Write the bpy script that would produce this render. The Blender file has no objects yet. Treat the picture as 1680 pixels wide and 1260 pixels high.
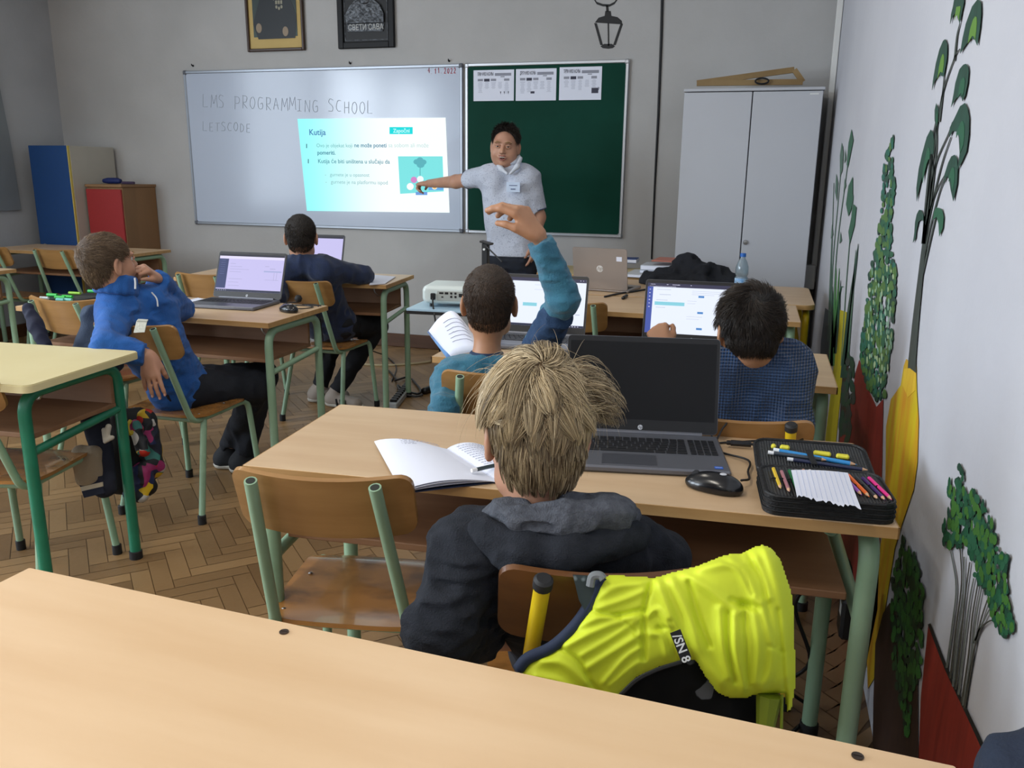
import bpy, math, random
import numpy as np
random.seed(7)
RS = np.random.RandomState(11)
PI = math.pi
col = bpy.context.scene.collection
# ------------------------------------------------------------ camera model (world: X along the front wall, Y towards it, Z up)
CF, CYAW, CPITCH, CROLL, CH = 1361.135, 0.286802956, 0.248441323, 0.0119298528, 1.36606514
def _axes():
    cy, sy = math.cos(CYAW), math.sin(CYAW)
    f = np.array([-sy*math.cos(CPITCH), cy*math.cos(CPITCH), -math.sin(CPITCH)])
    r = np.array([cy, sy, 0.0]); u = np.cross(r, f)
    return math.cos(CROLL)*r+math.sin(CROLL)*u, -math.sin(CROLL)*r+math.cos(CROLL)*u, f
CR, CU, CFW = _axes()
CC = np.array([0, 0, CH])
def ray(x, y): return CFW+CR*((x-840)/CF)-CU*((y-630)/CF)
def A(w, x, y): return CC+w*ray(x, y)                       # point seen at (x, y), w metres deep
def on(ax, v, x, y):                                        # point seen at (x, y) on an axis plane
    d = ray(x, y); i = 'XYZ'.index(ax); return CC+(v-CC[i])/d[i]*d
# ------------------------------------------------------------ materials
def sc(c):
    if isinstance(c, str):
        c = tuple(int(c[i:i+2], 16)/255 for i in (0, 2, 4))
    return tuple(((v/12.92) if v <= .04045 else ((v+.055)/1.055)**2.4) for v in c[:3])+(1,)
MATS = {}
def mat(name, c, rough=.5, metal=0, c2=None, nscale=8, stretch=(1, 1, 1), bump=0, bscale=60, bstretch=(1, 1, 1), emit=0, spec=.5,
        trans=0, sss=0, sheen=0, alpha=1, coat=0, rot=(0, 0, 0), lo=.35, hi=.65, detail=4, coords='Object', wave=0, wscale=100, wdir='X', kind='BANDS', attr=None):
    if name in MATS: return MATS[name]
    m = bpy.data.materials.new(name); m.use_nodes = True; MATS[name] = m
    nt = m.node_tree; N = nt.nodes; L = nt.links; b = N['Principled BSDF']
    b.inputs['Base Color'].default_value = sc(c); b.inputs['Roughness'].default_value = rough
    b.inputs['Metallic'].default_value = metal; b.inputs['Specular IOR Level'].default_value = spec
    b.inputs['Transmission Weight'].default_value = trans; b.inputs['Coat Weight'].default_value = coat
    b.inputs['Sheen Weight'].default_value = sheen
    if sss:
        b.inputs['Subsurface Weight'].default_value = sss; b.inputs['Subsurface Radius'].default_value = (.012, .005, .003)
        b.inputs['Subsurface Scale'].default_value = 1
    if emit:
        b.inputs['Base Color'].default_value = (.02, .02, .02, 1); c2_emit = c2
        b.inputs['Emission Color'].default_value = sc(c); b.inputs['Emission Strength'].default_value = emit
    tc = N.new('ShaderNodeTexCoord')
    def mp(sx, r=(0, 0, 0)):
        k = N.new('ShaderNodeMapping'); k.inputs['Scale'].default_value = sx; k.inputs['Rotation'].default_value = r
        L.new(tc.outputs[coords], k.inputs['Vector']); return k
    if c2 is not None:
        rp = N.new('ShaderNodeValToRGB'); rp.color_ramp.elements[0].position = lo; rp.color_ramp.elements[1].position = hi
        rp.color_ramp.elements[0].color = sc(c); rp.color_ramp.elements[1].color = sc(c2)
        if attr:
            at = N.new('ShaderNodeAttribute'); at.attribute_name = attr; L.new(at.outputs['Fac'], rp.inputs['Fac'])
        else:
            n = N.new('ShaderNodeTexNoise'); n.inputs['Scale'].default_value = nscale; n.inputs['Detail'].default_value = detail
            L.new(mp(stretch, rot).outputs[0], n.inputs['Vector']); L.new(n.outputs['Fac'], rp.inputs['Fac'])
        if not emit: L.new(rp.outputs[0], b.inputs['Base Color'])
        if emit: L.new(rp.outputs[0], b.inputs['Emission Color'])
    last = None
    if bump:
        n2 = N.new('ShaderNodeTexNoise'); n2.inputs['Scale'].default_value = bscale; n2.inputs['Detail'].default_value = 5
        L.new(mp(bstretch, rot).outputs[0], n2.inputs['Vector'])
        bp = N.new('ShaderNodeBump'); bp.inputs['Strength'].default_value = min(1, bump); bp.inputs['Distance'].default_value = .01*max(1, bump)
        L.new(n2.outputs['Fac'], bp.inputs['Height']); L.new(bp.outputs[0], b.inputs['Normal']); last = bp
    if wave:
        for d in wdir:
            w = N.new('ShaderNodeTexWave'); w.bands_direction = d; w.inputs['Scale'].default_value = wscale
            L.new(tc.outputs[coords], w.inputs['Vector'])
            bp = N.new('ShaderNodeBump'); bp.inputs['Strength'].default_value = wave; bp.inputs['Distance'].default_value = .004
            L.new(w.outputs['Fac'], bp.inputs['Height'])
            if last: L.new(last.outputs[0], bp.inputs['Normal'])
            L.new(bp.outputs[0], b.inputs['Normal']); last = bp
    return m
# ------------------------------------------------------------ mesh builder
class MB:
    def __init__(s): s.v = []; s.f = []; s.m = []
    def add(s, V, F, mi=0):
        o = len(s.v); s.v += [tuple(map(float, p)) for p in V]; s.f += [tuple(o+i for i in f) for f in F]; s.m += [mi]*len(F); return s
    def box(s, c, d, R=None, bev=0, mi=0):
        c = np.array(c, float); h = np.array(d, float)/2
        if bev <= 0:
            V = np.array([[x, y, z] for x in (-1, 1) for y in (-1, 1) for z in (-1, 1)])*h
            F = [(0, 1, 3, 2), (4, 6, 7, 5), (0, 4, 5, 1), (2, 3, 7, 6), (0, 2, 6, 4), (1, 5, 7, 3)]
        else:
            b = min(bev, h.min()*.99); V = []; ix = {}
            for sx in (-1, 1):
                for sy in (-1, 1):
                    for sz in (-1, 1):
                        for a in range(3):
                            p = np.array([sx, sy, sz])*(h-b); p[a] += (sx, sy, sz)[a]*b
                            ix[(sx, sy, sz, a)] = len(V); V.append(p)
            F = []
            g = lambda a, b_, c_, d_: ix[(a, b_, c_, d_)]
            for q in (-1, 1):
                F.append((g(q, -1, -1, 0), g(q, 1, -1, 0), g(q, 1, 1, 0), g(q, -1, 1, 0))[::q])
                F.append((g(-1, q, -1, 1), g(1, q, -1, 1), g(1, q, 1, 1), g(-1, q, 1, 1))[::-q])
                F.append((g(-1, -1, q, 2), g(1, -1, q, 2), g(1, 1, q, 2), g(-1, 1, q, 2))[::q])
                for r in (-1, 1):
                    F.append((g(q, r, -1, 0), g(q, r, -1, 1), g(q, r, 1, 1), g(q, r, 1, 0))[::q*r])
                    F.append((g(q, -1, r, 0), g(q, 1, r, 0), g(q, 1, r, 2), g(q, -1, r, 2))[::q*r])
                    F.append((g(-1, q, r, 1), g(-1, q, r, 2), g(1, q, r, 2), g(1, q, r, 1))[::q*r])
                    for t in (-1, 1):
                        F.append((g(q, r, t, 0), g(q, r, t, 1), g(q, r, t, 2))[::q*r*t])
        V = np.array(V)
        if R is not None: V = V@np.array(R).T
        return s.add(V+c, F, mi)
    def tube(s, P, r, n=10, closed=False, cap=True, mi=0, hollow=False):
        P = [np.array(p, float) for p in P]; k = len(P); rr = np.interp(np.linspace(0, 1, k), np.linspace(0, 1, len(r)), r) if hasattr(r, '__len__') else [r]*k
        V = []; T = []
        for i in range(k):
            a = P[i-1] if (i or closed) else P[0]; b = P[(i+1) % k] if (i < k-1 or closed) else P[-1]
            t = b-a; T.append(t/(np.linalg.norm(t)+1e-12))
        up = np.array([0, 0, 1.0]) if abs(T[0][2]) < .9 else np.array([1.0, 0, 0])
        nrm = np.cross(T[0], up); nrm /= np.linalg.norm(nrm)
        for i in range(k):
            nrm = nrm-T[i]*(nrm@T[i]); nrm /= (np.linalg.norm(nrm)+1e-12); bn = np.cross(T[i], nrm)
            for j in range(n):
                a = 2*PI*j/n; V.append(P[i]+rr[i]*(math.cos(a)*nrm+math.sin(a)*bn))
        F = []
        for i in range(k if closed else k-1):
            for j in range(n):
                a = i*n+j; b = i*n+(j+1) % n; c = ((i+1) % k)*n+(j+1) % n; d = ((i+1) % k)*n+j; F.append((a, b, c, d))
        if cap and not closed:
            F.append(tuple(range(n))[::-1]); F.append(tuple((k-1)*n+j for j in range(n)))
        return s.add(V, F, mi)
    def lathe(s, prof, c=(0, 0, 0), n=24, mi=0, R=None):
        V = []; k = len(prof)
        for r, z in prof:
            for j in range(n): V.append((r*math.cos(2*PI*j/n), r*math.sin(2*PI*j/n), z))
        F = [(i*n+j, i*n+(j+1) % n, (i+1)*n+(j+1) % n, (i+1)*n+j) for i in range(k-1) for j in range(n)]
        F.append(tuple(range(n))[::-1]); F.append(tuple((k-1)*n+j for j in range(n)))
        V = np.array(V)
        if R is not None: V = V@np.array(R).T
        return s.add(V+np.array(c), F, mi)
    def prism(s, P, ex, mi=0):                                  # polygon points (3D) extruded by vector ex
        P = [np.array(p, float) for p in P]; n = len(P); ex = np.array(ex, float)
        V = P+[p+ex for p in P]
        F = [tuple(range(n))[::-1], tuple(range(n, 2*n))]+[(i, (i+1) % n, n+(i+1) % n, n+i) for i in range(n)]
        return s.add(V, F, mi)
    def grid(s, G, thick=None, mi=0):                           # G: (n,m,3) surface; thick: offset vector -> closed slab
        G = np.array(G, float); n, m = G.shape[:2]; V = list(G.reshape(-1, 3))
        F = [(i*m+j, (i+1)*m+j, (i+1)*m+j+1, i*m+j+1) for i in range(n-1) for j in range(m-1)]
        if thick is not None:
            t = np.array(thick, float); o = n*m; V += list((G+t).reshape(-1, 3))
            F += [tuple(o+q for q in f[::-1]) for f in F]
            bd = [i*m for i in range(n)]+[(n-1)*m+j for j in range(1, m)]+[i*m+m-1 for i in range(n-2, -1, -1)]+[j for j in range(m-2, 0, -1)]
            F += [(bd[i], o+bd[i], o+bd[(i+1) % len(bd)], bd[(i+1) % len(bd)]) for i in range(len(bd))]
        return s.add(V, F, mi)
    def build(s, name, m, parent=None, smooth=False, loc=None):
        me = bpy.data.meshes.new(name); me.from_pydata(s.v, [], s.f)
        ms = m if isinstance(m, (list, tuple)) else [m]
        for q in ms: me.materials.append(q)
        me.polygons.foreach_set('material_index', s.m)
        if smooth: me.shade_smooth() if smooth is True else me.set_sharp_from_angle(angle=smooth)
        if smooth and smooth is not True:
            me.polygons.foreach_set('use_smooth', [True]*len(me.polygons)); me.set_sharp_from_angle(angle=smooth)
        me.update()
        return link(name, me, parent, loc)
SM = math.radians(38)
def link(name, me, parent=None, loc=None):
    o = bpy.data.objects.new(name, me); col.objects.link(o)
    if parent is not None: o.parent = parent
    if loc is not None: o.location = loc
    return o
def tag(o, label, cat, group=None):
    o['label'] = label; o['category'] = cat
    if group: o['group'] = group
    return o
def thing(name, label, cat, loc=(0, 0, 0), rz=0, group=None):
    o = bpy.data.objects.new(name, None); o.empty_display_size = .1; col.objects.link(o)
    o.location = tuple(map(float, loc)); o.rotation_euler = (0, 0, rz); return tag(o, label, cat, group)
def struct(o): o['kind'] = 'structure'; return o
def plabel(o, t): o['label'] = t; return o
KIDS = {}
def dup(root, loc, rz, label, group=None):
    def cp(o, par):
        c = o.copy(); col.objects.link(c); c.parent = par
        for ch in [q for q in list(bpy.data.objects) if q.parent == o]: cp(ch, c)
        return c
    r = cp(root, None); r.location = loc; r.rotation_euler = (0, 0, rz); r['label'] = label
    if group: r['group'] = group
    return r
def rz3(a): c, s = math.cos(a), math.sin(a); return np.array([[c, -s, 0], [s, c, 0], [0, 0, 1]])
def rx3(a): c, s = math.cos(a), math.sin(a); return np.array([[1, 0, 0], [0, c, -s], [0, s, c]])
def arc(P, r, seg=5):                                          # round the corners of a polyline
    P = [np.array(p, float) for p in P]; out = [P[0]]
    for i in range(1, len(P)-1):
        a = P[i-1]-P[i]; b = P[i+1]-P[i]; la, lb = np.linalg.norm(a), np.linalg.norm(b); q = min(r, la*.49, lb*.49)
        p0 = P[i]+a/la*q; p1 = P[i]+b/lb*q
        for k in range(seg+1):
            t = k/seg; out.append((1-t)**2*p0+2*t*(1-t)*P[i]+t*t*p1)
    return out+[P[-1]]
def spline(P, n=8):
    P = [np.array(p, float) for p in P]; Q = [2*P[0]-P[1]]+P+[2*P[-1]-P[-2]]; out = []
    for i in range(1, len(Q)-2):
        for k in range(n):
            t = k/n; a, b, c, d = Q[i-1:i+3]
            out.append(.5*((2*b)+(c-a)*t+(2*a-5*b+4*c-d)*t*t+(3*b-a-3*c+d)*t**3))
    return out+[P[-1]]
def rrect(w, h, r, n=5):
    out = []
    for cx, cy, a0 in ((w/2-r, h/2-r, 0), (-w/2+r, h/2-r, 90), (-w/2+r, -h/2+r, 180), (w/2-r, -h/2+r, 270)):
        for k in range(n+1):
            a = math.radians(a0+90*k/n); out.append((cx+r*math.cos(a), cy+r*math.sin(a)))
    return out
_dg = None
def textmesh(txt, size, origin, xdir, ydir, depth=.0006, align='LEFT', shear=0, bold=0):
    cu = bpy.data.curves.new('writing', 'FONT'); cu.body = txt; cu.size = size; cu.extrude = 0; cu.align_x = align; cu.shear = shear; cu.offset = bold
    cu.resolution_u = 3
    o = bpy.data.objects.new('writing', cu); col.objects.link(o)
    bpy.context.view_layer.update()
    dg = bpy.context.evaluated_depsgraph_get(); me = bpy.data.meshes.new_from_object(o.evaluated_get(dg))
    bpy.data.objects.remove(o); bpy.data.curves.remove(cu)
    x = np.array(xdir, float); y = np.array(ydir, float); n = np.cross(x, y); n /= np.linalg.norm(n)
    V = [np.array(origin)+x*v.co.x+y*v.co.y+n*depth for v in me.vertices]; F = [tuple(p.vertices) for p in me.polygons]
    bpy.data.meshes.remove(me); return V, F
# ------------------------------------------------------------ signed distance sculpting
class Sdf:
    def __init__(s, lo, hi, h):
        s.lo = np.array(lo, float); s.h = h; s.n = np.ceil((np.array(hi)-s.lo)/h).astype(int)+1
        s.f = np.full(s.n, .08, np.float32)
    def _r(s, lo, hi):
        a = np.clip(np.floor((lo-s.lo)/s.h).astype(int), 0, s.n); b = np.clip(np.ceil((hi-s.lo)/s.h).astype(int)+1, 0, s.n)
        g = [(s.lo[i]+s.h*np.arange(a[i], b[i])).astype(np.float32) for i in range(3)]
        return (slice(a[0], b[0]), slice(a[1], b[1]), slice(a[2], b[2])), g[0][:, None, None], g[1][None, :, None], g[2][None, None, :]
    def _mix(s, sl, d, k, op):
        f = s.f[sl]
        if f.size == 0: return
        if op == 'sub': d = -d
        if k <= 0: r = np.minimum(f, d) if op == 'add' else np.maximum(f, d)
        else:
            h = np.maximum(k-np.abs(f-d), 0)/k
            r = (np.minimum(f, d)-h*h*k*.25) if op == 'add' else (np.maximum(f, d)+h*h*k*.25)
        s.f[sl] = r
    def cone(s, a, b, ra, rb=None, k=.02, op='add', sq=None):
        a = np.array(a, float); b = np.array(b, float); rb = ra if rb is None else rb; m = max(ra, rb)+k+3*s.h
        sl, X, Y, Z = s._r(np.minimum(a, b)-m, np.maximum(a, b)+m); d = b-a; L2 = d@d+1e-9
        px, py, pz = X-a[0], Y-a[1], Z-a[2]; t = np.clip((px*d[0]+py*d[1]+pz*d[2])/L2, 0, 1)
        qx, qy, qz = px-t*d[0], py-t*d[1], pz-t*d[2]
        s._mix(sl, (np.sqrt(qx*qx+qy*qy+qz*qz)-(ra+(rb-ra)*t)).astype(np.float32), k, op); return s
    def ell(s, c, r, R=None, k=.02, op='add'):
        c = np.array(c, float); r = np.array(r, float); m = r.max()+k+3*s.h
        sl, X, Y, Z = s._r(c-m, c+m); x, y, z = X-c[0], Y-c[1], Z-c[2]
        if R is not None:
            R = np.array(R); x, y, z = (R[0, 0]*x+R[1, 0]*y+R[2, 0]*z), (R[0, 1]*x+R[1, 1]*y+R[2, 1]*z), (R[0, 2]*x+R[1, 2]*y+R[2, 2]*z)
        k0 = np.sqrt((x/r[0])**2+(y/r[1])**2+(z/r[2])**2); k1 = np.sqrt((x/r[0]**2)**2+(y/r[1]**2)**2+(z/r[2]**2)**2)+1e-6
        s._mix(sl, (k0*(k0-1)/k1).astype(np.float32), k, op); return s
    def box(s, c, hf, R=None, rad=.01, k=.01, op='add'):
        c = np.array(c, float); hf = np.array(hf, float); m = np.linalg.norm(hf)+k+3*s.h
        sl, X, Y, Z = s._r(c-m, c+m); x, y, z = X-c[0], Y-c[1], Z-c[2]
        if R is not None:
            R = np.array(R); x, y, z = (R[0, 0]*x+R[1, 0]*y+R[2, 0]*z), (R[0, 1]*x+R[1, 1]*y+R[2, 1]*z), (R[0, 2]*x+R[1, 2]*y+R[2, 2]*z)
        x, y, z = np.abs(x)-hf[0]+rad, np.abs(y)-hf[1]+rad, np.abs(z)-hf[2]+rad
        d = np.sqrt(np.maximum(x, 0)**2+np.maximum(y, 0)**2+np.maximum(z, 0)**2)+np.minimum(np.maximum(x, np.maximum(y, z)), 0)-rad
        s._mix(sl, d.astype(np.float32), k, op); return s
    def cut(s, p, n, k=.004):                                  # remove the side n points to
        p = np.array(p, float); n = np.array(n, float); n = n/np.linalg.norm(n)
        sl, X, Y, Z = s._r(s.lo, s.lo+s.h*s.n)
        s._mix(sl, -((X-p[0])*n[0]+(Y-p[1])*n[1]+(Z-p[2])*n[2]).astype(np.float32)+0*s.f, k, 'sub'); return s
    def cutball(s, c, r, p, n, k=.004):                        # same, only inside the ball (c, r)
        c = np.array(c, float); p = np.array(p, float); n = np.array(n, float); n = n/np.linalg.norm(n)
        sl, X, Y, Z = s._r(c-r, c+r)
        d = -((X-p[0])*n[0]+(Y-p[1])*n[1]+(Z-p[2])*n[2]); b = np.sqrt((X-c[0])**2+(Y-c[1])**2+(Z-c[2])**2)-r
        s._mix(sl, np.maximum(d, b).astype(np.float32), k, 'sub'); return s
    def noise(s, amp, scale, seed=0, stretch=(1, 1, 1), R=None, ridged=False, box=None):
        g = np.random.RandomState(seed).rand(24, 24, 24).astype(np.float32)
        idx = np.argwhere(np.abs(s.f) < .035)
        if box is not None:
            P = s.lo+idx*s.h; idx = idx[np.all((P > np.array(box[0])) & (P < np.array(box[1])), axis=1)]
        P = (s.lo+idx*s.h)
        if R is not None: P = P@np.array(R)
        P = P*np.array(stretch)/scale; i = np.floor(P).astype(int); t = P-i; t = t*t*(3-2*t); v = 0
        for a in (0, 1):
            for b in (0, 1):
                for c in (0, 1):
                    w = (t[:, 0] if a else 1-t[:, 0])*(t[:, 1] if b else 1-t[:, 1])*(t[:, 2] if c else 1-t[:, 2])
                    v = v+w*g[(i[:, 0]+a) % 24, (i[:, 1]+b) % 24, (i[:, 2]+c) % 24]
        v = (v-.5)*2
        if ridged: v = 1-2*np.abs(v)
        s.f[idx[:, 0], idx[:, 1], idx[:, 2]] -= (amp*v).astype(np.float32); return s
    def mesh(s, name, m, parent=None, relax=1):
        f = s.f.copy(); f[0] = f[-1] = .05; f[:, 0] = f[:, -1] = .05; f[:, :, 0] = f[:, :, -1] = .05
        S = f < 0; n = np.array(f.shape)-1
        C = np.zeros(n, np.uint8)
        for a in (0, 1):
            for b in (0, 1):
                for c in (0, 1): C += S[a:n[0]+a, b:n[1]+b, c:n[2]+c]
        act = np.argwhere((C > 0) & (C < 8)); idm = np.full(n, -1, np.int64); idm[act[:, 0], act[:, 1], act[:, 2]] = np.arange(len(act))
        cv = {}
        for a in (0, 1):
            for b in (0, 1):
                for c in (0, 1): cv[(a, b, c)] = f[act[:, 0]+a, act[:, 1]+b, act[:, 2]+c]
        acc = np.zeros((len(act), 3)); cnt = np.zeros(len(act))
        for ax in range(3):
            for u in (0, 1):
                for w in (0, 1):
                    p = [0, 0, 0]; q = [0, 0, 0]; o = [i for i in range(3) if i != ax]
                    p[o[0]] = q[o[0]] = u; p[o[1]] = q[o[1]] = w; q[ax] = 1
                    fa, fb = cv[tuple(p)], cv[tuple(q)]; mk = (fa < 0) != (fb < 0); t = np.where(mk, fa/(fa-fb+1e-12), 0)
                    P = np.tile(np.array(p, float), (len(act), 1)); P[:, ax] += t; acc += P*mk[:, None]; cnt += mk
        V = s.lo+s.h*(act+acc/cnt[:, None]); quads = []
        for ax in range(3):
            o = [i for i in range(3) if i != ax]; sh = [slice(1, -1)]*3; sh[ax] = slice(0, n[ax])
            s0 = S[tuple(sh)]; sh2 = list(sh); sh2[ax] = slice(1, n[ax]+1); s1 = S[tuple(sh2)]
            e = np.argwhere(s0 != s1); e2 = e.copy(); e2[:, o[0]] += 1; e2[:, o[1]] += 1; flip = s0[e[:, 0], e[:, 1], e[:, 2]]
            ids = []
            for u, w in ((-1, -1), (0, -1), (0, 0), (-1, 0)):
                g = e2.copy(); g[:, o[0]] += u; g[:, o[1]] += w; ids.append(idm[g[:, 0], g[:, 1], g[:, 2]])
            Q = np.stack(ids, 1)
            if ax == 1: flip = ~flip
            Q[~flip] = Q[~flip][:, ::-1]; quads.append(Q)
        Q = np.concatenate(quads); Q = Q[(Q >= 0).all(1)]
        for _ in range(relax):
            a = np.zeros_like(V); c = np.zeros(len(V))
            for i in range(4):
                np.add.at(a, Q[:, i], V[Q[:, (i+1) % 4]]+V[Q[:, i-1]]); np.add.at(c, Q[:, i], 2)
            V = V*.45+.55*a/np.maximum(c, 1)[:, None]
        return rawmesh(name, V, Q, m, parent)
def rawmesh(name, V, Q, m, parent=None, smooth=True, attr=None):
    me = bpy.data.meshes.new(name); k = Q.shape[1]
    me.vertices.add(len(V)); me.vertices.foreach_set('co', np.asarray(V, np.float32).ravel())
    me.loops.add(Q.size); me.loops.foreach_set('vertex_index', Q.astype(np.int32).ravel())
    me.polygons.add(len(Q)); me.polygons.foreach_set('loop_start', np.arange(0, Q.size, k, dtype=np.int32)); me.polygons.foreach_set('loop_total', np.full(len(Q), k, np.int32))
    me.update(calc_edges=True); me.validate()
    if attr is not None:
        a = me.attributes.new('rnd', 'FLOAT', 'POINT'); a.data.foreach_set('value', attr.astype(np.float32))
    me.materials.append(m)
    if smooth: me.shade_smooth()
    return link(name, me, parent)
# ============================================================ materials
M_wall = mat('plaster_front', 'b3b2b0', .85, c2='a9a8a6', nscale=1.6, bump=.12, bscale=40, detail=6)
M_wallr = mat('plaster_right', 'bcbdc3', .8, c2='b5b6bd', nscale=1.5, bump=.15, bscale=25)
M_walll = mat('plaster_left', 'aeb1b5', .85, c2='a3a6aa', nscale=2, bump=.12, bscale=30)
M_ceil = mat('ceiling_white', 'dedede', .9)
M_base = mat('dark_wood', '5a3a22', .5, c2='47290f', nscale=5, stretch=(.3, 3, 3), bump=.1)
M_top = mat('beech_laminate', 'dcbd96', .36, c2='d2b087', nscale=2.2, stretch=(1, 7, 7), detail=5, spec=.45, lo=.3, hi=.7)
M_topb = mat('beech_laminate_dull', 'ceb28e', .42, c2='c3a480', nscale=2.5, stretch=(1, 6, 6), detail=5)
M_topc = mat('cream_laminate', 'd9cd9f', .45, c2='d3c594', nscale=3)
M_edge = mat('desk_edge_strip', 'b8925f', .5, c2='ab834f', nscale=10, stretch=(.5, 4, 4))
M_shelf = mat('shelf_board', '8d6748', .6, c2='7d583b', nscale=4, stretch=(.5, 4, 4))
M_green = mat('pale_green_paint', '8fae91', .38, c2='86a588', nscale=9, spec=.5)
M_dgreen = mat('deep_green_paint', '1f7a5c', .35, c2='1a6d51', nscale=9)
M_yel = mat('yellow_paint', 'd8bb1c', .4, c2='cba910', nscale=12)
M_cap = mat('black_rubber', '17181a', .6)
M_tubein = mat('tube_inside', '20251f', .8)
M_ply = mat('bent_plywood', 'a37a48', .36, c2='8f683a', nscale=3, stretch=(1, 8, 8), coat=.25, detail=5)
M_plyw = mat('worn_plywood_seat', 'a06f3a', .25, c2='4a3220', nscale=7, stretch=(1, 1.5, 1), coat=.4, lo=.48, hi=.74, detail=6)
M_plyr = mat('reddish_plywood', '66401f', .35, c2='543217', nscale=4, stretch=(1, 6, 6), coat=.3)
M_screw = mat('steel_screw', 'b8b8b8', .3, metal=1)
M_alu = mat('aluminium', 'b9bcc0', .35, metal=.7)
M_black = mat('black_plastic', '131417', .38)
M_blackm = mat('black_matte', '0d0e10', .7)
M_white = mat('white_plastic', 'd9dcda', .4)
M_paper = mat('white_paper', 'dfe3f0', .8)
M_ink = mat('faint_pen_ink', '9094a8', .8)
# ============================================================ room shell
XL, XR, YF, YB, ZC = -5.86, .37, 6.06, -3.2, 3.3
m = MB(); m.box(((XL+XR)/2, YF+.1, ZC/2), (XR-XL+.4, .2, ZC)); struct(m.build('wall_front', M_wall))
m = MB(); m.box(((XL+XR)/2, YB-.1, ZC/2), (XR-XL+.4, .2, ZC)); struct(m.build('wall_back', M_walll))
m = MB(); m.box((XR+.1, (YF+YB)/2, ZC/2), (.2, YF-YB, ZC)); struct(m.build('wall_right', M_wallr))
# left wall with three tall windows behind the field of view
WN = [(-2.4, -.9), (-.3, 1.2), (1.8, 3.3)]; WZ0, WZ1 = .9, 2.9
m = MB(); y = YB
for a, b in WN:
    m.box((XL-.12, (y+a)/2, ZC/2), (.24, a-y, ZC)); m.box((XL-.12, (a+b)/2, WZ0/2), (.24, b-a, WZ0)); m.box((XL-.12, (a+b)/2, (WZ1+ZC)/2), (.24, b-a, ZC-WZ1)); y = b
m.box((XL-.12, (y+YF)/2, ZC/2), (.24, YF-y, ZC)); struct(m.build('wall_left', M_walll))
M_wf = mat('window_frame_paint', 'd8d8d4', .4)
M_glass = mat('window_glass', 'ffffff', 0, trans=1)
for i, (a, b) in enumerate(WN):
    m = MB()
    for zz in (WZ0+.03, (WZ0+WZ1)/2+.3, WZ1-.03): m.box((XL-.12, (a+b)/2, zz), (.07, b-a, .06))
    for yy in (a+.03, (a+b)/2, b-.03): m.box((XL-.12, yy, (WZ0+WZ1)/2), (.07, .06, WZ1-WZ0))
    struct(m.build('window_%d' % (i+1), M_wf))
m = MB(); m.box(((XL+XR)/2, (YF+YB)/2, ZC+.1), (XR-XL+.8, YF-YB+.4, .2)); struct(m.build('ceiling', M_ceil))
# herringbone parquet: one floor mesh, per-plank tone
M_floor = mat('herringbone_parquet', 'ab885c', .38, c2='6a4f31', nscale=5, attr='rnd', lo=0, hi=1, bump=.08, bscale=50)
def floor():
    w, L, g = .062, .248, .0014; V = []; Q = []; at = []; c45 = math.cos(PI/4)
    rnd = np.random.RandomState(3)
    def pl(x0, y0, x1, y1, t):
        P = [(x0+g, y0+g), (x1-g, y0+g), (x1-g, y1-g), (x0+g, y1-g)]; W = [(c45*(p-q)-2.5, c45*(p+q)+1.5) for p, q in P]
        cx = sum(p[0] for p in W)/4; cy = sum(p[1] for p in W)/4
        if cx < XL-.2 or cx > XR+.2 or cy < YB-.2 or cy > YF+.2: return
        W = [(min(max(a, XL-.02), XR+.02), min(max(b, YB-.02), YF+.02)) for a, b in W]
        o = len(V); V.extend([(a, b, 0) for a, b in W]); Q.append((o, o+1, o+2, o+3)); at.extend([t]*4)
    for k in range(-90, 90):
        for j in range(-16, 20):
            # stair-step herringbone in (p,q): horizontal plank + vertical plank
            x = k*w+j*L*1.0+0; y = k*w-j*L
            ox, oy = k*w+2*0, k*w
            px, py = ox+j*L, oy-j*L
            b1 = .10*math.sin(px*1.3+py*.7)
            pl(px, py, px+L, py+w, min(1, max(0, .30+rnd.rand()*.4+b1)))
            pl(px+L, py+w-L, px+L+w, py+w, min(1, max(0, .38+rnd.rand()*.45+b1)))
    V.extend([(XL-.1, YB-.1, -.002), (XR+.1, YB-.1, -.002), (XR+.1, YF+.1, -.002), (XL-.1, YF+.1, -.002)]); o = len(V)-4
    Q.append((o, o+1, o+2, o+3)); at += [1.9]*4
    return rawmesh('floor', np.array(V), np.array(Q), M_floor, smooth=False, attr=np.array(at))
struct(floor())
m = MB(); m.box((XL+3.1, YF-.0125, .0525), (6.2, .025, .105), bev=.004); struct(m.build('baseboard_front', M_base))
m = MB(); m.box((XL+.0125, 1.45, .0525), (.025, 9.2, .105), bev=.004); struct(m.build('baseboard_left', M_base))
m = MB(); m.box((XR-.02, 5.93, 1.98), (.035, .06, 2.6), bev=.004); struct(m.build('trim_1', M_wf))
bx = thing('junction_box', 'white cable box on the corner trunking beside the white cabinet', 'electrical box', (0, 0, 0))
m = MB(); m.box((XR-.045, 5.90, .72), (.07, .11, .16), bev=.006); m.build('housing', M_wf, bx)
m = MB(); m.tube(spline([(XR-.06, 5.86, .66), (XR-.07, 5.83, .5), (XR-.03, 5.83, .3), (XR-.03, 5.84, .01)]), .006, 6); m.build('wire', M_black, bx)
# grey painted panel on the left wall
m = MB(); y1, y0 = 5.33, 3.42
m.prism([(XL+.001, y0, 1.03), (XL+.001, y1+.18, 1.03), (XL+.001, y1+.16, 1.6), (XL+.001, y1+.08, 2.50), (XL+.001, y1, 2.56), (XL+.001, y0, 2.58)], (.022, 0, 0))
tag(m.build('wall_panel', mat('grey_panel', '7e858a', .6, c2='757c82', nscale=2)), 'dull grey panel mounted on the left wall', 'panel')
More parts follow.
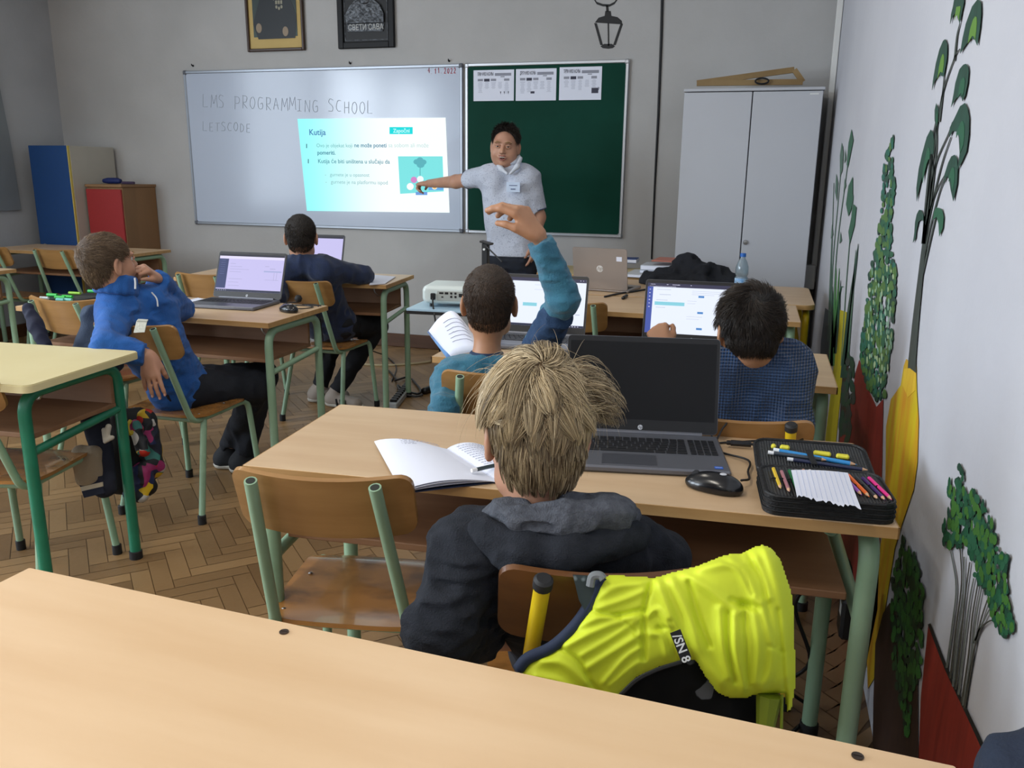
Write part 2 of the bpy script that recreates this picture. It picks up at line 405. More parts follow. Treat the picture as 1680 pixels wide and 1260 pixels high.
# wall stains and nail holes are part of the plaster; the small hooks are things
def nail(px, py, lab):
    p = on('Y', YF, px, py); t = MB(); t.tube([p+[0, .005, 0], p+[0, -.02, 0], p+[.002, -.022, .012]], .004, 8); t.tube([p+[0, -.001, 0], p+[0, -.006, 0]], .008, 8)
    tag(t.build('wall_hook', M_blackm), lab, 'hook')
nail(317, 108, 'small metal hook at the top left corner of the whiteboard')
nail(737, 100, 'small metal hook above the right end of the whiteboard')
nail(575, 104, 'small nail in the wall between the black plaque and the whiteboard')
# ============================================================ whiteboard
def board(name, lab, x0, x1, z0, z1, face, fr, cat):
    t = thing(name, lab, cat, ((x0+x1)/2, YF, z0)); cx = (x0+x1)/2; H = z1-z0; w = x1-x0
    m = MB(); m.box((0, -.011, H/2), (w-.02, .016, H-.02)); m.build('writing_surface', face, t)
    m = MB()
    for s in (0, H): m.box((0, -.014, s+(.011 if s == 0 else -.011)), (w-.03, .024, .022), bev=.004)
    for s in (-1, 1): m.box((s*(w/2-.011), -.014, H/2), (.022, .024, H-.03), bev=.004)
    m.build('frame', fr, t)
    for s in (-1, 1):
        for z in (.014, H-.014):
            m = MB(); m.box((s*(w/2-.014), -.015, z), (.036, .03, .036), bev=.009); m.build('corner_cap', M_alu if face is not M_wb else mat('grey_cap', '5c6068', .5), t)
    return t
M_wb = mat('whiteboard_enamel', 'b9c3d3', .16, c2='b5bfcf', nscale=1, spec=.5)
wb = board('whiteboard', 'large whiteboard with faded writing and a projected slide', -4.575, -2.185, .925, 2.135, M_wb, mat('board_frame', '9aa0a8', .35, metal=.6), 'whiteboard')
gb = board('chalkboard', 'dark green board in an aluminium frame behind the standing teacher', -2.165, -.97, .925, 2.135,
           mat('green_enamel', '06372a', .6, c2='083c2f', nscale=3, spec=.1), M_alu, 'chalkboard')
# strokes for the handwriting
G = {'L': ['0,1 0,0 .6,0'], 'M': ['0,0 .1,1 .4,.3 .75,1 .85,0'], 'S': ['.6,.9 .2,1 .05,.7 .55,.4 .5,.05 0,.05'], 'P': ['.1,0 .1,1', '0,1 .6,.9 .6,.5 .1,.45'],
     'R': ['.1,0 .1,1', '0,1 .6,.9 .5,.5 .1,.45 .65,0'], 'O': ['.3,0 0,.3 .1,.8 .45,.9 .65,.5 .5,.1 .3,0'], 'G': ['.6,.85 .2,.9 0,.5 .15,.05 .6,.05 .6,.45 .35,.4'],
     'A': ['0,0 .3,.9 .65,0', '.1,.35 .6,.35'], 'I': ['.3,0 .3,.9', '.05,.9 .55,.9', '.05,0 .55,0'], 'N': ['0,0 .05,.9 .6,0 .65,.9'], 'C': ['.6,.85 .2,.85 0,.4 .2,.05 .6,.05'],
     'H': ['.05,0 .05,.9', '.6,0 .6,.9', '.05,.45 .6,.45'], 'E': ['.6,.9 .1,.9 .1,0 .6,0', '.1,.45 .5,.45'], 'T': ['0,.9 .7,.9', '.35,.9 .35,0'], 'D': ['.1,0 .1,.9 .6,.6 .5,.15 .1,0'],
     'X': ['.6,.8 .3,.6 0,.15 .2,.05 .5,.7 .4,.9', '.2,.6 .8,0'], '4': ['.4,0 .4,.9 0,.35 .6,.35'], '1': ['.1,.7 .35,.95 .35,0'], '2': ['0,.7 .25,.95 .5,.7 .1,.1 0,0 .6,0'], '0': ['.3,0 .05,.3 .1,.8 .4,.9 .55,.5 .3,0'], '.': ['.1,0 .14,.05']}
def hand_write(m, txt, px0, py0, px1, py1, hpx, r):
    n = len(txt); Rn = np.random.RandomState(n)
    for i, ch in enumerate(txt):
        if ch == ' ': continue
        x = px0+(px1-px0)*i/n; y = py0+(py1-py0)*i/n; w = (px1-px0)/n*.8; j = Rn.rand()*2-1
        for st in G[ch]:
            P = [tuple(map(float, q.split(','))) for q in st.split()]
            W = [on('Y', YF-.0205, x+a*w*1.2, y-b*hpx+j*1.5) for a, b in P]
            W = spline(W, 3) if len(W) > 2 and ch in 'SOGCDPR02X' else W
            m.tube(W, r, 4)
def local(o, root):                                             # shift world-space mesh under a moved root
    d = np.array(root.location); me = o.data
    for v in me.vertices: v.co.x -= d[0]; v.co.y -= d[1]; v.co.z -= d[2]
m = MB(); hand_write(m, 'LMS PROGRAMMING SCHOOL', 333, 176, 616, 187, 21, .0019); hand_write(m, 'LETSCODE', 333, 213, 414, 218, 15, .0019)
o = m.build('faded_writing', mat('faded_marker', 'a7afbb', .6), wb); local(o, wb); plabel(o, 'faded grey handwriting LMS PROGRAMMING SCHOOL LETSCODE')
m = MB(); hand_write(m, '4.11.2022', 702, 121, 750, 121, 9, .0022)
o = m.build('date_writing', mat('red_marker', 'b8404c', .6), wb); local(o, wb); plabel(o, 'red handwritten date 4.11.2022')
# projected slide: light on the board
sl = thing('projected_slide', 'bright projected slide titled Kutija on the whiteboard', 'projection', tuple(on('Y', YF-.022, 620, 270)))
def P(px, py, k=0): return on('Y', YF-.022-k*.0008, px, py)-np.array(sl.location)
def emis(n, c, e=1.0, **k): return mat(n, c, .6, emit=e, spec=0, **k)
# slide background runs from cyan to white across its width
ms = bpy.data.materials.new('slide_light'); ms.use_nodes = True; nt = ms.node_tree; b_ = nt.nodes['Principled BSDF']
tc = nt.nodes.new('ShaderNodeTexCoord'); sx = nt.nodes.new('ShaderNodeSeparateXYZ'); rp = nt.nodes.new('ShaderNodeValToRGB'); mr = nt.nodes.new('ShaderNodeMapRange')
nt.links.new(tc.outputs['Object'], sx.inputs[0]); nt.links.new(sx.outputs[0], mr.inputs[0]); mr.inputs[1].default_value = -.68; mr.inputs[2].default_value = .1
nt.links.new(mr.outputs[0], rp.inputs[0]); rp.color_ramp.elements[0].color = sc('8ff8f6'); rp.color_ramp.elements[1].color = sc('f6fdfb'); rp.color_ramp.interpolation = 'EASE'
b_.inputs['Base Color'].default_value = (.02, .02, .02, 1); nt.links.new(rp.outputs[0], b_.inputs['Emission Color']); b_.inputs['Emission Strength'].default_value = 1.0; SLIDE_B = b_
m = MB(); m.prism([P(488, 195), P(503.5, 346), P(737.5, 349), P(731, 193)], (0, .0015, 0)); m.build('slide_background', ms, sl)
def srect(name, x0, y0, x1, y1, c, k=1, e=1.0):
    m = MB(); m.prism([P(x0, y0, k), P(x0+.0, y1, k), P(x1, y1, k), P(x1, y0, k)], (0, .0006, 0)); return m.build(name, emis('slide_'+c, c, e), sl)
srect('slide_button', 639, 208.5, 677, 220, '16dfe2')
o = MB(); o.prism([P(653, 256.5, 1), P(656.5, 318, 1), P(728, 314, 1), P(726, 256.5, 1)], (0, .0006, 0)); o.build('slide_picture', emis('slide_pic', '7fe6e6'), sl)
def stext(name, t, px, py, pxe, c, hfac=1.0, bold=0):
    p0 = P(px, py, 2); p1 = P(pxe, py, 2); W = np.linalg.norm(p1-p0)
    V, F = textmesh(t, 1, (0, 0, 0), (1, 0, 0), (0, 0, 1), 0, bold=bold); X = np.array(V); wd = X[:, 0].max(); s = W/wd
    X = X*s+p0; m = MB(); m.add(X, F); return m.build(name, emis('slide_'+c, c, 1.0), sl)
stext('slide_title', 'Kutija', 507, 221.5, 534.5, '3f74b4', bold=.012)
stext('slide_button_text', 'Započni', 645, 217.5, 672, 'c8ffff', bold=.02)
stext('slide_text', 'Ovo je objekat koji', 519, 241.5, 578, '74b3ba'); stext('slide_text', 'ne može poneti', 581, 241.5, 634, '4a86a6', bold=.015)
stext('slide_text', 'sa sobom ali može', 637, 241.5, 703, 'c2dedd'); stext('slide_text', 'pomeriti.', 520.5, 253.5, 550.5, '3d7e9c', bold=.015)
stext('slide_text', 'Kutija će biti uništena u slučaju da', 521.5, 267.5, 639.5, '4f8fa4', bold=.008)
stext('slide_text', '-   gurnete je u opasnost', 533, 289, 606, '8ab9c2'); stext('slide_text', '-   gurnete je na platformu ispod', 534, 301, 636, '93bcc4')
for x, y in ((503, 239.5), (505.8, 264.5)): srect('slide_bullet', x-.7, y-3.5, x+.7, y+3.5, '3f6f84', 2)
m = MB()
for k, (cx, cy, r) in enumerate(((689, 262, 4), (684, 265.5, 4.5), (694, 266, 4.5), (690, 270.5, 5))): m.prism([P(cx+r*1.3*math.cos(a), cy+r*math.sin(a), 2+k*.3) for a in np.linspace(0, -2*PI, 12, endpoint=False)], (0, .0004, 0))
m.build('slide_drawing', emis('slide_cloud', '5cb3bd'), sl); srect('slide_line', 688.7, 274, 689.5, 289, '3f8b96', 2)
def sdisc(n, cx, cy, r, c, k=2, sx_=1):
    m = MB(); m.prism([P(cx+sx_*r*math.cos(a), cy+r*math.sin(a), k) for a in np.linspace(0, -2*PI, 14, endpoint=False)], (0, .0004, 0)); return m.build(n, emis('slide_'+c, c), sl)
sdisc('slide_drawing', 679, 295, 5.2, 'd58ac8', 3); sdisc('slide_drawing', 673, 306, 5.8, 'fbffff', 2); sdisc('slide_drawing', 689.5, 294, 5.5, 'f4ffff', 2.4)
sdisc('slide_drawing', 713, 306.5, 3.2, 'f0b460', 3); sdisc('slide_drawing', 713, 306.5, 4.6, 'fdf3d8', 2.5)
srect('slide_drawing', 703, 303, 727.5, 312, '6aaae6', 1.6); srect('slide_drawing', 682, 315, 701, 320, '6f9fe0', 3)
# ============================================================ pictures on the front wall
def framed(name, lab, a, b, c, d, fw, fm, mats_, cat='picture'):
    z1 = 2.95; x0, x1, z0 = a, b, c
    t = thing(name, lab, cat, ((x0+x1)/2, YF, z0)); w = x1-x0; H = d-z0; m = MB()
    for s in (-1, 1): m.box((s*(w/2-fw/2), -.015, H/2), (fw, .03, H), bev=.005)
    for z in (fw/2, H-fw/2): m.box((0, -.015, z), (w-2*fw+.004, .029, fw), bev=.005)
    m.build('frame', fm, t); return t, w, H
pt, w, H = framed('framed_portrait', 'dark framed old portrait of a person in a dark suit with medals', -3.965, -3.465, 2.262, 2.93, .022, mat('dark_brown_frame', '3a2413', .4), None)
m = MB(); m.box((0, -.008, H/2), (w-.04, .01, H-.04)); m.build('mount_board', mat('cream_mount', 'c2a86c', .8, c2='b59a5e', nscale=3), pt)
m = MB(); m.box((0, -.0145, H/2+.035), (w-.12, .003, H-.14)); m.build('photograph', mat('portrait_print', '32443f', .5, c2='1d2826', nscale=3, lo=.4, hi=.6), pt)
M_suit = mat('portrait_suit', '0e151a', .5); M_pskin = mat('portrait_skin', '8d7a62', .5)
def flat(t, pts, y, mm, name): m = MB(); m.prism([(x, y, z) for x, z in pts], (0, .0012, 0)); return m.build(name, mm, t)
def oval(cx, cz, rx, rz, n=18): return [(cx+rx*math.cos(a), cz+rz*math.sin(a)) for a in np.linspace(0, 2*PI, n, endpoint=False)]
flat(pt, [(-.15, .09), (.17, .09), (.19, .25), (.13, .40), (.05, .45), (-.05, .45), (-.12, .38), (-.19, .2)], -.0175, M_suit, 'suit')
flat(pt, oval(0, .52, .055, .075), -.019, M_pskin, 'face'); flat(pt, [(-.03, .47), (.03, .47), (0, .36)], -.0185, mat('portrait_shirt', 'b9b39e', .5), 'shirt_front')
for x, z in ((-.14, .17), (.09, .14)): flat(pt, oval(x, z, .025, .035), -.019, M_pskin, 'hand')
for k in range(3): flat(pt, [(.015+k*.022, .335), (.031+k*.022, .335), (.031+k*.022, .36), (.015+k*.022, .36)], -.019, mat('medal', '8f8a74', .4), 'medal'); flat(pt, oval(.023+k*.022, .315-.01*(k % 2), .009, .012), -.019, mat('medal', '8f8a74', .4), 'medal')
pq, w, H = framed('relief_plaque', 'black framed metal relief plaque with the words СВЕТИ САВА', -3.178, -2.718, 2.262, 2.93, .045, mat('black_frame', '0f1012', .55, spec=.3), None)
m = MB(); m.box((0, -.008, H/2), (w-.08, .01, H-.08)); m.build('backing', mat('black_velvet', '141517', .6), pq)
M_pew = mat('pewter', '5b5d60', .4, metal=.8, c2='2f3032', nscale=40, bump=.6, bscale=60)
m = MB()
for x in (-1, 1): m.box((x*.173, -.015, H/2), (.004, .004, H-.11))
m.box((0, -.015, .058), (.346, .004, .004)); m.build('inner_border', M_pew, pq)
m = MB(); V = [(-.155, .0), (-.16, .06), (-.12, .12), (-.06, .17), (-.04, .28), (.04, .28), (.06, .17), (.12, .12), (.15, .06), (.15, 0)]
m.prism([(x, -.014, .175+z) for x, z in V], (0, -.018, 0)); m.lathe([(.001, 0), (.035, .01), (.055, .06), (.05, .14), (.001, .17)], (0, -.03, .30), 14, R=np.diag([1, .35, 1])); m.build('bust_relief', M_pew, pq, smooth=SM)
m = MB(); m.prism([(x, -.014, z) for x, z in ((-.15, .12), (.14, .115), (.15, .17), (.14, .165), (-.145, .17), (-.155, .18))], (0, -.006, 0)); m.build('scroll_band', M_pew, pq)
V, F = textmesh('СВЕТИ САВА', .055, (0, -.0215, .128), (1, 0, 0), (0, 0, 1), 0, 'CENTER', bold=.0003); V = [((p[0])*.82, p[1], p[2]) for p in V]
m = MB(); m.add(V, F); m.build('inscription', mat('pale_letters', 'b4b4b0', .5), pq)
# painted lantern and the long black line
def wp(px, py, k=0): return on('Y', YF-.0015-k*.001, px, py)
M_paintb = mat('black_wall_paint', '0f1012', .6)
lt = thing('painted_lantern', 'black street lantern painted on the wall above the green board', 'wall painting', tuple(on('Y', YF, 997, 80)))
m = MB(); m.prism([wp(*q) for q in ((976, 37), (982, 29), (992, 26), (993, 18), (1002, 18), (1003, 26), (1013, 28), (1020, 34), (1021, 40))][::-1], (0, .001, 0)); o = m.build('lantern_roof', M_paintb, lt); local(o, lt)
m = MB()
for a, b, r in (((977, 38), (987, 74), 2.2), ((1020, 39), (1008, 74), 2.2), ((998, 38), (998.5, 75), 1.2)):
    m.prism([wp(a[0]-r, a[1]), wp(b[0]-r, b[1]), wp(b[0]+r, b[1]), wp(a[0]+r, a[1])], (0, .001, 0))
m.prism([wp(*q) for q in ((985, 76), (991, 72), (1004, 72), (1009, 76), (1005, 79), (998, 80), (989, 79))], (0, .001, 0)); o = m.build('lantern_body', M_paintb, lt); local(o, lt)
m = MB(); pts = [(974, -3), (979, 5), (989, 8.5), (1000, 9), (1008, 5), (1013, -2)]
m.prism([wp(x, y-2) for x, y in pts]+[wp(x, y+2) for x, y in pts[::-1]], (0, .001, 0)); m.prism([wp(994, 9), wp(994.5, 19), wp(999, 19), wp(998, 9)], (0, .001, 0)); o = m.build('lantern_bracket', M_paintb, lt); local(o, lt)
m = MB(); m.tube([wp(1087.5, -40)+[0, -.003, 0], wp(1085, 60)+[0, -.003, 0], wp(1080, 190)+[0, -.003, 0], wp(1074, 310)+[0, -.003, 0], wp(1069, 425)+[0, -.003, 0]], [.010, .0095, .009, .007, .006], 8)
tag(m.build('wall_cable', M_paintb), 'long thin black line running down the wall between green board and white cabinet', 'cable')
# papers on the green board
M_grey = mat('print_grey', '8d909c', .8); M_dk = mat('print_dark', '3d3d4c', .8); M_lg = mat('print_pale', 'b3b7c5', .8)
for px, ttl, pos, art in (((777, 843, 115.5, 166), 'ПРВИ НИВО НАСИЉА', 'leftmost', 0), ((846, 912, 113.5, 165.5), 'ДРУГИ НИВО НАСИЉА', 'middle', 1), ((917, 986, 110.5, 164.5), 'ТРЕЋИ НИВО НАСИЉА', 'rightmost', 2)):
    a = on('Y', YF-.02, px[0], px[3]); b = on('Y', YF-.02, px[1], px[3]); c = on('Y', YF-.02, px[0], px[2]); W = b[0]-a[0]; H = c[2]-a[2]
    t = thing('notice_sheet', 'white printed table sheet headed %s, %s of three on the green board' % (ttl, pos), 'notice', (a[0], YF-.02, a[2]), group=None)
    m = MB(); m.box((W/2, -.001, H/2), (W, .0015, H)); m.build('paper', M_paper, t)
    V, F = textmesh(ttl, H*.125, (W*.1, -.0022, H*.82), (1, 0, 0), (0, 0, 1), 0, bold=.0006); xs = max(p[0] for p in V)-W*.1; V = [(W*.1+(p[0]-W*.1)*(W*.4/xs), p[1], H*.82+(p[2]-H*.82)*1.2) for p in V]
    m = MB(); m.add(V, F); m.build('heading', M_dk, t)
    m = MB(); m.box((W*.73, -.002, H*.85), (W*.4, .001, H*.09)); m.box((W*.72, -.002, H*.775), (W*.1, .001, H*.03))
    for k in (0, 2, 4): m.box((W*(.17+.163*k), -.002, H*.68), (W*.13, .001, H*.075))
    m.build('table_header', M_grey, t)
    m = MB(); m.box((W*.333, -.002, H*.675), (W*.135, .001, H*.09)); 
    if art == 2: m.box((W*.85, -.002, H*.28), (W*.16, .001, H*.16)); m.tube([(W*.93, -.002, H*.3), (W*.95, -.002, H*.36), (W*.92, -.002, H*.38)], .002, 5)
    elif art == 1: m.box((W*.42, -.002, H*.26), (W*.1, .001, H*.07)); m.lathe([(.009, 0), (.011, .008), (.005, .016), (.004, .022)], (W*.7, -.0005, H*.22), 10, R=np.diag([1, .1, 1]))
    else:
        for q in (.66, .75, .85): m.prism([(W*q, -.002, H*.3), (W*(q+.03), -.002, H*.3), (W*(q+.015), -.002, H*.2)], (0, .0008, 0))
    m.build('table_artwork', M_dk, t)
    m = MB(); Rn = np.random.RandomState(art)
    for k in range(5):
        for r in range(int(7+Rn.randint(6))):
            m.box((W*(.17+.163*k), -.002, H*(.6-.032*r)), (W*(.06+.06*Rn.rand()), .001, H*.012))
    m.build('table_text', M_lg, t)
# ============================================================ cabinets
def slab(name, mm, par, c, d, bev=.003): m = MB(); m.box(c, d, bev=bev); return m.build(name, mm, par)
c1 = thing('cupboard', 'tall cupboard with a blue door and pale side in the left corner', 'cupboard', (-5.515, 5.78, 0))
slab('carcass', mat('pale_board', 'b6b3a8', .6, c2='aeaba0', nscale=3), c1, (0, .01, .77), (.39, .48, 1.54))
o = slab('door', mat('blue_door', '0f3f78', .6, c2='123f74', nscale=90, detail=2), c1, (-.005, -.24, .79), (.38, .02, 1.5)); slab('hinge', mat('yellow_edge', 'c4b25a', .5), c1, (.190, -.241, .79), (.008, .02, 1.5), .001)
m = MB(); m.lathe([(.012, 0), (.014, .01), (.001, .014)], (0, 0, 0), 12, R=rx3(PI/2)); m.build('lock', M_screw, o, loc=(-.14, -.25, .75))
c2_ = thing('cupboard', 'low wooden cupboard with a red door beside the blue cupboard', 'cupboard', (-5.13, 5.86, 0))
slab('carcass', mat('brown_board', '8c6844', .6, c2='80603e', nscale=3, stretch=(3, 3, .5)), c2_, (0, 0, .61), (.35, .39, 1.22))
slab('top_board', mat('brown_top', '8a6946', .6), c2_, (0, -.003, 1.232), (.36, .41, .022)); o = slab('door', mat('red_door', '9b2224', .55, c2='93201f', nscale=90, detail=2), c2_, (0, -.203, .64), (.34, .018, 1.13))
m = MB(); m.lathe([(.01, 0), (.012, .01), (.001, .014)], (0, 0, 0), 12, R=rx3(PI/2)); m.build('lock', M_screw, o, loc=(.14, -.212, .7))
t = MB(); t.tube(spline([(-5.25, 5.80, 1.268), (-5.20, 5.80, 1.27), (-5.12, 5.80, 1.27), (-5.08, 5.80, 1.268)]), [.016, .025, .025, .018], 14); tag(t.build('pencil_pouch', mat('navy_pouch', '14245c', .6), smooth=True), 'dark blue pencil pouch on top of the red cupboard', 'pouch')
t = MB(); t.box((-4.99, 5.78, 1.256), (.12, .03, .022), bev=.006); tag(t.build('chalk_brush', mat('dark_purple', '3a2b45', .7)), 'small dark brush on top of the red cupboard', 'brush')
wc = thing('cabinet', 'tall white two door cabinet in the right front corner', 'cabinet', (-.125, 5.82, 0))
M_cab = mat('grey_white_laminate', 'b7bac0', .42, c2='b3b6bc', nscale=1)
slab('carcass', mat('cabinet_carcass', '24262a', .7), wc, (.0, .015, .94), (.81, .43, 1.86)); slab('top_board', M_cab, wc, (0, .0, 1.886), (.84, .46, .018))
slab('door', M_cab, wc, (-.209, -.215, .96), (.413, .018, 1.825)); o = slab('door', M_cab, wc, (.207, -.215, .96), (.407, .018, 1.825))
m = MB(); m.lathe([(.016, 0), (.016, .006), (.012, .012), (.001, .013)], (0, 0, 0), 16, R=rx3(PI/2)); m.box((0, -.014, 0), (.004, .006, .016)); m.build('lock', M_screw, o, loc=(.027, -.224, .955))
slab('maker_label', M_white, o, (.36, -.2245, 1.855), (.05, .001, .008), 0)
# wooden set square on the cabinet
ts = thing('set_square', 'large wooden blackboard set square lying on the white cabinet', 'set square', (-.1, 5.75, 1.895))
a, b, c = on('Y', 5.72, 1143, 139)-ts.location, on('Y', 5.75, 1303, 117)-ts.location, on('Y', 5.72, 1317, 137)-ts.location
m = MB()
for p, q in ((a, b), (b, c), (a*[1, 1, 1], c)):
    p = np.array(p); q = np.array(q); d = (q-p)/np.linalg.norm(q-p); n = np.array([0, -1, 0.]); w = np.cross(d, n)*.017
    m.prism([p+w+[0, 0, .01], q+w+[0, 0, .01], q-w+[0, 0, .01], p-w+[0, 0, .01]], (0, .022, 0))
m.build('triangle_frame', mat('old_wood', '8a7148', .6, c2='7b6139', nscale=6), ts)
m = MB(); P0 = on('Y', 5.70, 1250, 133)-np.array(ts.location); m.tube([P0+np.array([.04*math.cos(t), 0, .017*math.sin(t)]) for t in np.linspace(0, 2*PI, 16, endpoint=False)], .006, 6, closed=True); m.build('grip', M_blackm, ts)
# ============================================================ desks
def desk(lab, x, y, a, topm=M_top, frm=M_green, L=1.3, W=.5, round_=0, fr=.0175, shelf=True, caps=M_cap, side='both', hooks=False, group=None, splay=0, inset=.035):
    t = thing('school_desk', lab, 'desk', (x, y, 0), a, group)
    if round_ > 0:
        m = MB(); pp = rrect(L, W, round_); m.prism([(p[0], p[1], .738) for p in pp], (0, 0, .022)); m.build('table_top', topm, t, smooth=SM)
        m = MB(); n = len(pp)
        pe = rrect(L+.004, W+.004, round_); m.prism([(p[0], p[1], .736) for p in pe], (0, 0, .021)); m.build('edge_strip', M_edge if topm is not M_topc else topm, t, smooth=SM)
    else:
        m = MB(); m.box((0, 0, .749), (L-.004, W-.004, .022), bev=.0015); m.build('table_top', topm, t)
        m = MB()
        for s in (-1, 1): m.box((0, s*(W/2-.0015), .7485), (L, .003, .021)); m.box((s*(L/2-.0015), 0, .7485), (.003, W, .021))
        m.build('edge_strip', M_edge, t)
    for s in (-1, 1):
        X = s*(L/2-inset); Y = W/2-.045
        m = MB(); m.tube(arc([(X, -Y, .02), (X, -Y, .716), (X, Y, .716), (X, Y, .02)], .07, 6), fr, 12); f = m.build('side_frame', frm, t, smooth=SM)
        m = MB(); m.tube([(X, -Y+.01, .535), (X, Y-.01, .565)], fr*.72, 10); m.build('cross_bar', frm, f, smooth=SM)
        for yy in (-Y, Y): m = MB(); m.lathe([(fr+.004, 0), (fr+.004, .028), (fr, .03)], (X, yy, 0), 14); m.build('foot_cap', caps, f, smooth=SM)
    if shelf:
        m = MB(); m.box((0, .0, .582), (L-.125, W-.13, .016), bev=.002); m.build('shelf', M_shelf, t)
        m = MB(); m.box((0, W/2-.075, .65), (L-.125, .016, .12), bev=.002); m.build('shelf_back', M_shelf, t)
    m = MB(); X = L/2-.12
    m.tube(arc([(X, -.12, .735), (X, -.12, .70), (X+.03, -.12, .675), (X+.05, -.12, .70)], .015, 4), .004, 6); m.build('bag_hook', M_screw if not hooks else frm, t)
    return t
dA = desk('empty beech desk filling the foreground', -.418, .6425, -.0478, round_=.003, fr=.019)
dB = desk('beech desk with an open switched off laptop, notebook and pencil case', -.3855, 1.723, .0652, M_topb, fr=.019, hooks=True)
dC = desk('beech desk shared by the boy raising his hand and the boy in the waffle sweater', -.396, 2.8196, 0, M_topb)
dD = desk('beech desk with lit laptop beside the boy in blue fleece', -2.5586, 3.179, .0049, M_topb)
dE = desk('small beech desk where the boy in navy leans, near the whiteboard', -2.638, 4.377, .0968, M_topb, L=1.3)
dF = desk('beech desk in front of the teacher desk with empty chair', -.4604, 3.9796, .008, M_topb)
dG = desk('wide beech desk with rounded corners carrying the silver laptop and bottle', -.395, 4.61, .0, M_topb, M_yel, L=1.34, W=.70, round_=.05, shelf=False)
dH = desk('cream topped desk with dark green legs at the left edge', -2.6486, 2.017, .0672, M_topc, M_dgreen, round_=.025, fr=.019, inset=.065)
dI = desk('beech desk standing in front of the blue and red cupboards', -5.06, 5.25, .0, M_topb)
dJ = desk('desk cut off by the left edge behind the cream desk', -5.045, 3.805, .0, M_topb)
dK = desk('small desk with yellow frame and stacked papers left of the white cabinet', -.97, 5.34, 0, mat('yellowed_top', 'cdb98a', .5), M_yel, L=.76, W=.5, round_=.02, shelf=True)
# screws on the front desk
for px, py in ((466, 1037), (1407, 1241)):
    p = on('Z', .7605, px, py); m = MB(); m.lathe([(.0065, 0), (.0065, .0012), (.003, .0016)], (0, 0, 0), 14); m.box((0, 0, .0018), (.009, .0016, .0006))
    inv = rz3(.0478)@(p-np.array([-.418, .6425, 0])); plabel(m.build('screw_head', mat('worn_screw', '4c4038', .4, metal=.8), dA, loc=inv), 'dark worn screw head')
# ============================================================ chairs
def chair(lab, x, y, a, frm=M_green, bm=M_ply, capped=False, group='green framed school chairs', bw=.36, bh=.145, sag=.03, seatm=None):
    t = thing('school_chair', lab, 'chair', (x, y, 0), a, group); rt = .0125
    post = [None, None]
    for s in (-1, 1):
        X = s*.125
        P_ = arc([(s*.12, -.305, .80), (s*.148, -.165, .405), (s*.165, .20, .405), (s*.185, .235, .02)], .045, 6)
        m = MB(); m.tube(P_, rt, 12); f = m.build('side_tube', frm, t, smooth=SM)
        m = MB(); m.tube([(s*.155, -.10, .40), (s*.185, -.205, .02)], rt, 12); m.build('leg', frm, t, smooth=SM)
        for p in ((s*.185, .2355, .013), (s*.1855, -.206, .013)): m = MB(); m.lathe([(rt+.004, -.013), (rt+.004, .022), (rt+.001, .024)], p, 14); m.build('foot_cap', M_cap, t, smooth=SM)
        d = np.array([s*.12, -.305, .80])-np.array([s*.148, -.165, .405]); d /= np.linalg.norm(d); e = np.array([s*.12, -.305, .80])
        m = MB()
        if capped: m.tube([e-d*.004, e+d*.010, e+d*.014], [rt+.002, rt+.002, rt-.002], 14); m.build('tube_plug', M_cap, f, smooth=SM)
        else: m.tube([e-d*.0002, e+d*.0006], rt*.72, 14); m.build('tube_mouth', M_tubein, f)
    m = MB(); m.tube([(-.157, .02, .40), (.157, .02, .40)], rt*.85, 10); m.tube([(-.15, -.12, .40), (.15, -.12, .40)], rt*.85, 10); m.build('cross_tube', frm, t, smooth=SM)
    # seat: rounded board with a rolled front edge and slight dish
    n = 15; Gd = []
    for i in range(n):
        v = -1+2*i/(n-1); row = []
        for j in range(n):
            u = -1+2*j/(n-1); w = .185*(1-.06*(v < 0)*v*v)*(1-.12*max(0, abs(v)-.75)/.25)
            xx = u*w; yy = .01+.185*v*(1-.05*abs(u)**4); zz = .428-.008*(1-u*u)*(1-v*v)-.03*max(0, v-.6)**2*4+.012*max(0, -v-.6)*1.2
            row.append((xx, yy, zz))
        Gd.append(row)
    m = MB(); m.grid(Gd, thick=(0, 0, -.011)); st = m.build('seat', seatm or M_plyw, t, smooth=math.radians(50))
    m = MB()
    for s in (-1, 1):
        for yy in (-.12, .05): m.lathe([(.0055, 0), (.0055, .001), (.002, .003)], (s*.15, yy, .4275), 10)
    m.build('screws', M_screw, st)
    # backrest: curved board fixed in front of the posts
    d = np.array([0, -.14, .395]); d /= np.linalg.norm(d); top = np.array([0, -.305, .80])-d*.0
    nrm = np.array([0, d[2], -d[1]]); Gd = []; nu = 27; nv = 11
    pts = []
    for i in range(nv):
        v = i/(nv-1); row = []
        for j in range(nu):
            u = math.sin(PI/2*(-1+2*j/(nu-1))); e = max(0, abs(u)-.84)/.16; vv = .5+(v-.5)*(1-.40*(1-math.sqrt(max(0, 1-e*e))))
            p = top+d*(-.004-bh*(1-vv))+nrm*(.016+sag*(u*u-.35)*0-sag*.0+sag*(u*u)-.004)+np.array([u*bw/2, 0, 0])
            row.append(p)
        Gd.append(row)
    m = MB(); m.grid(Gd, thick=nrm*.011); m.build('backrest', bm, t, smooth=math.radians(50))
    return t
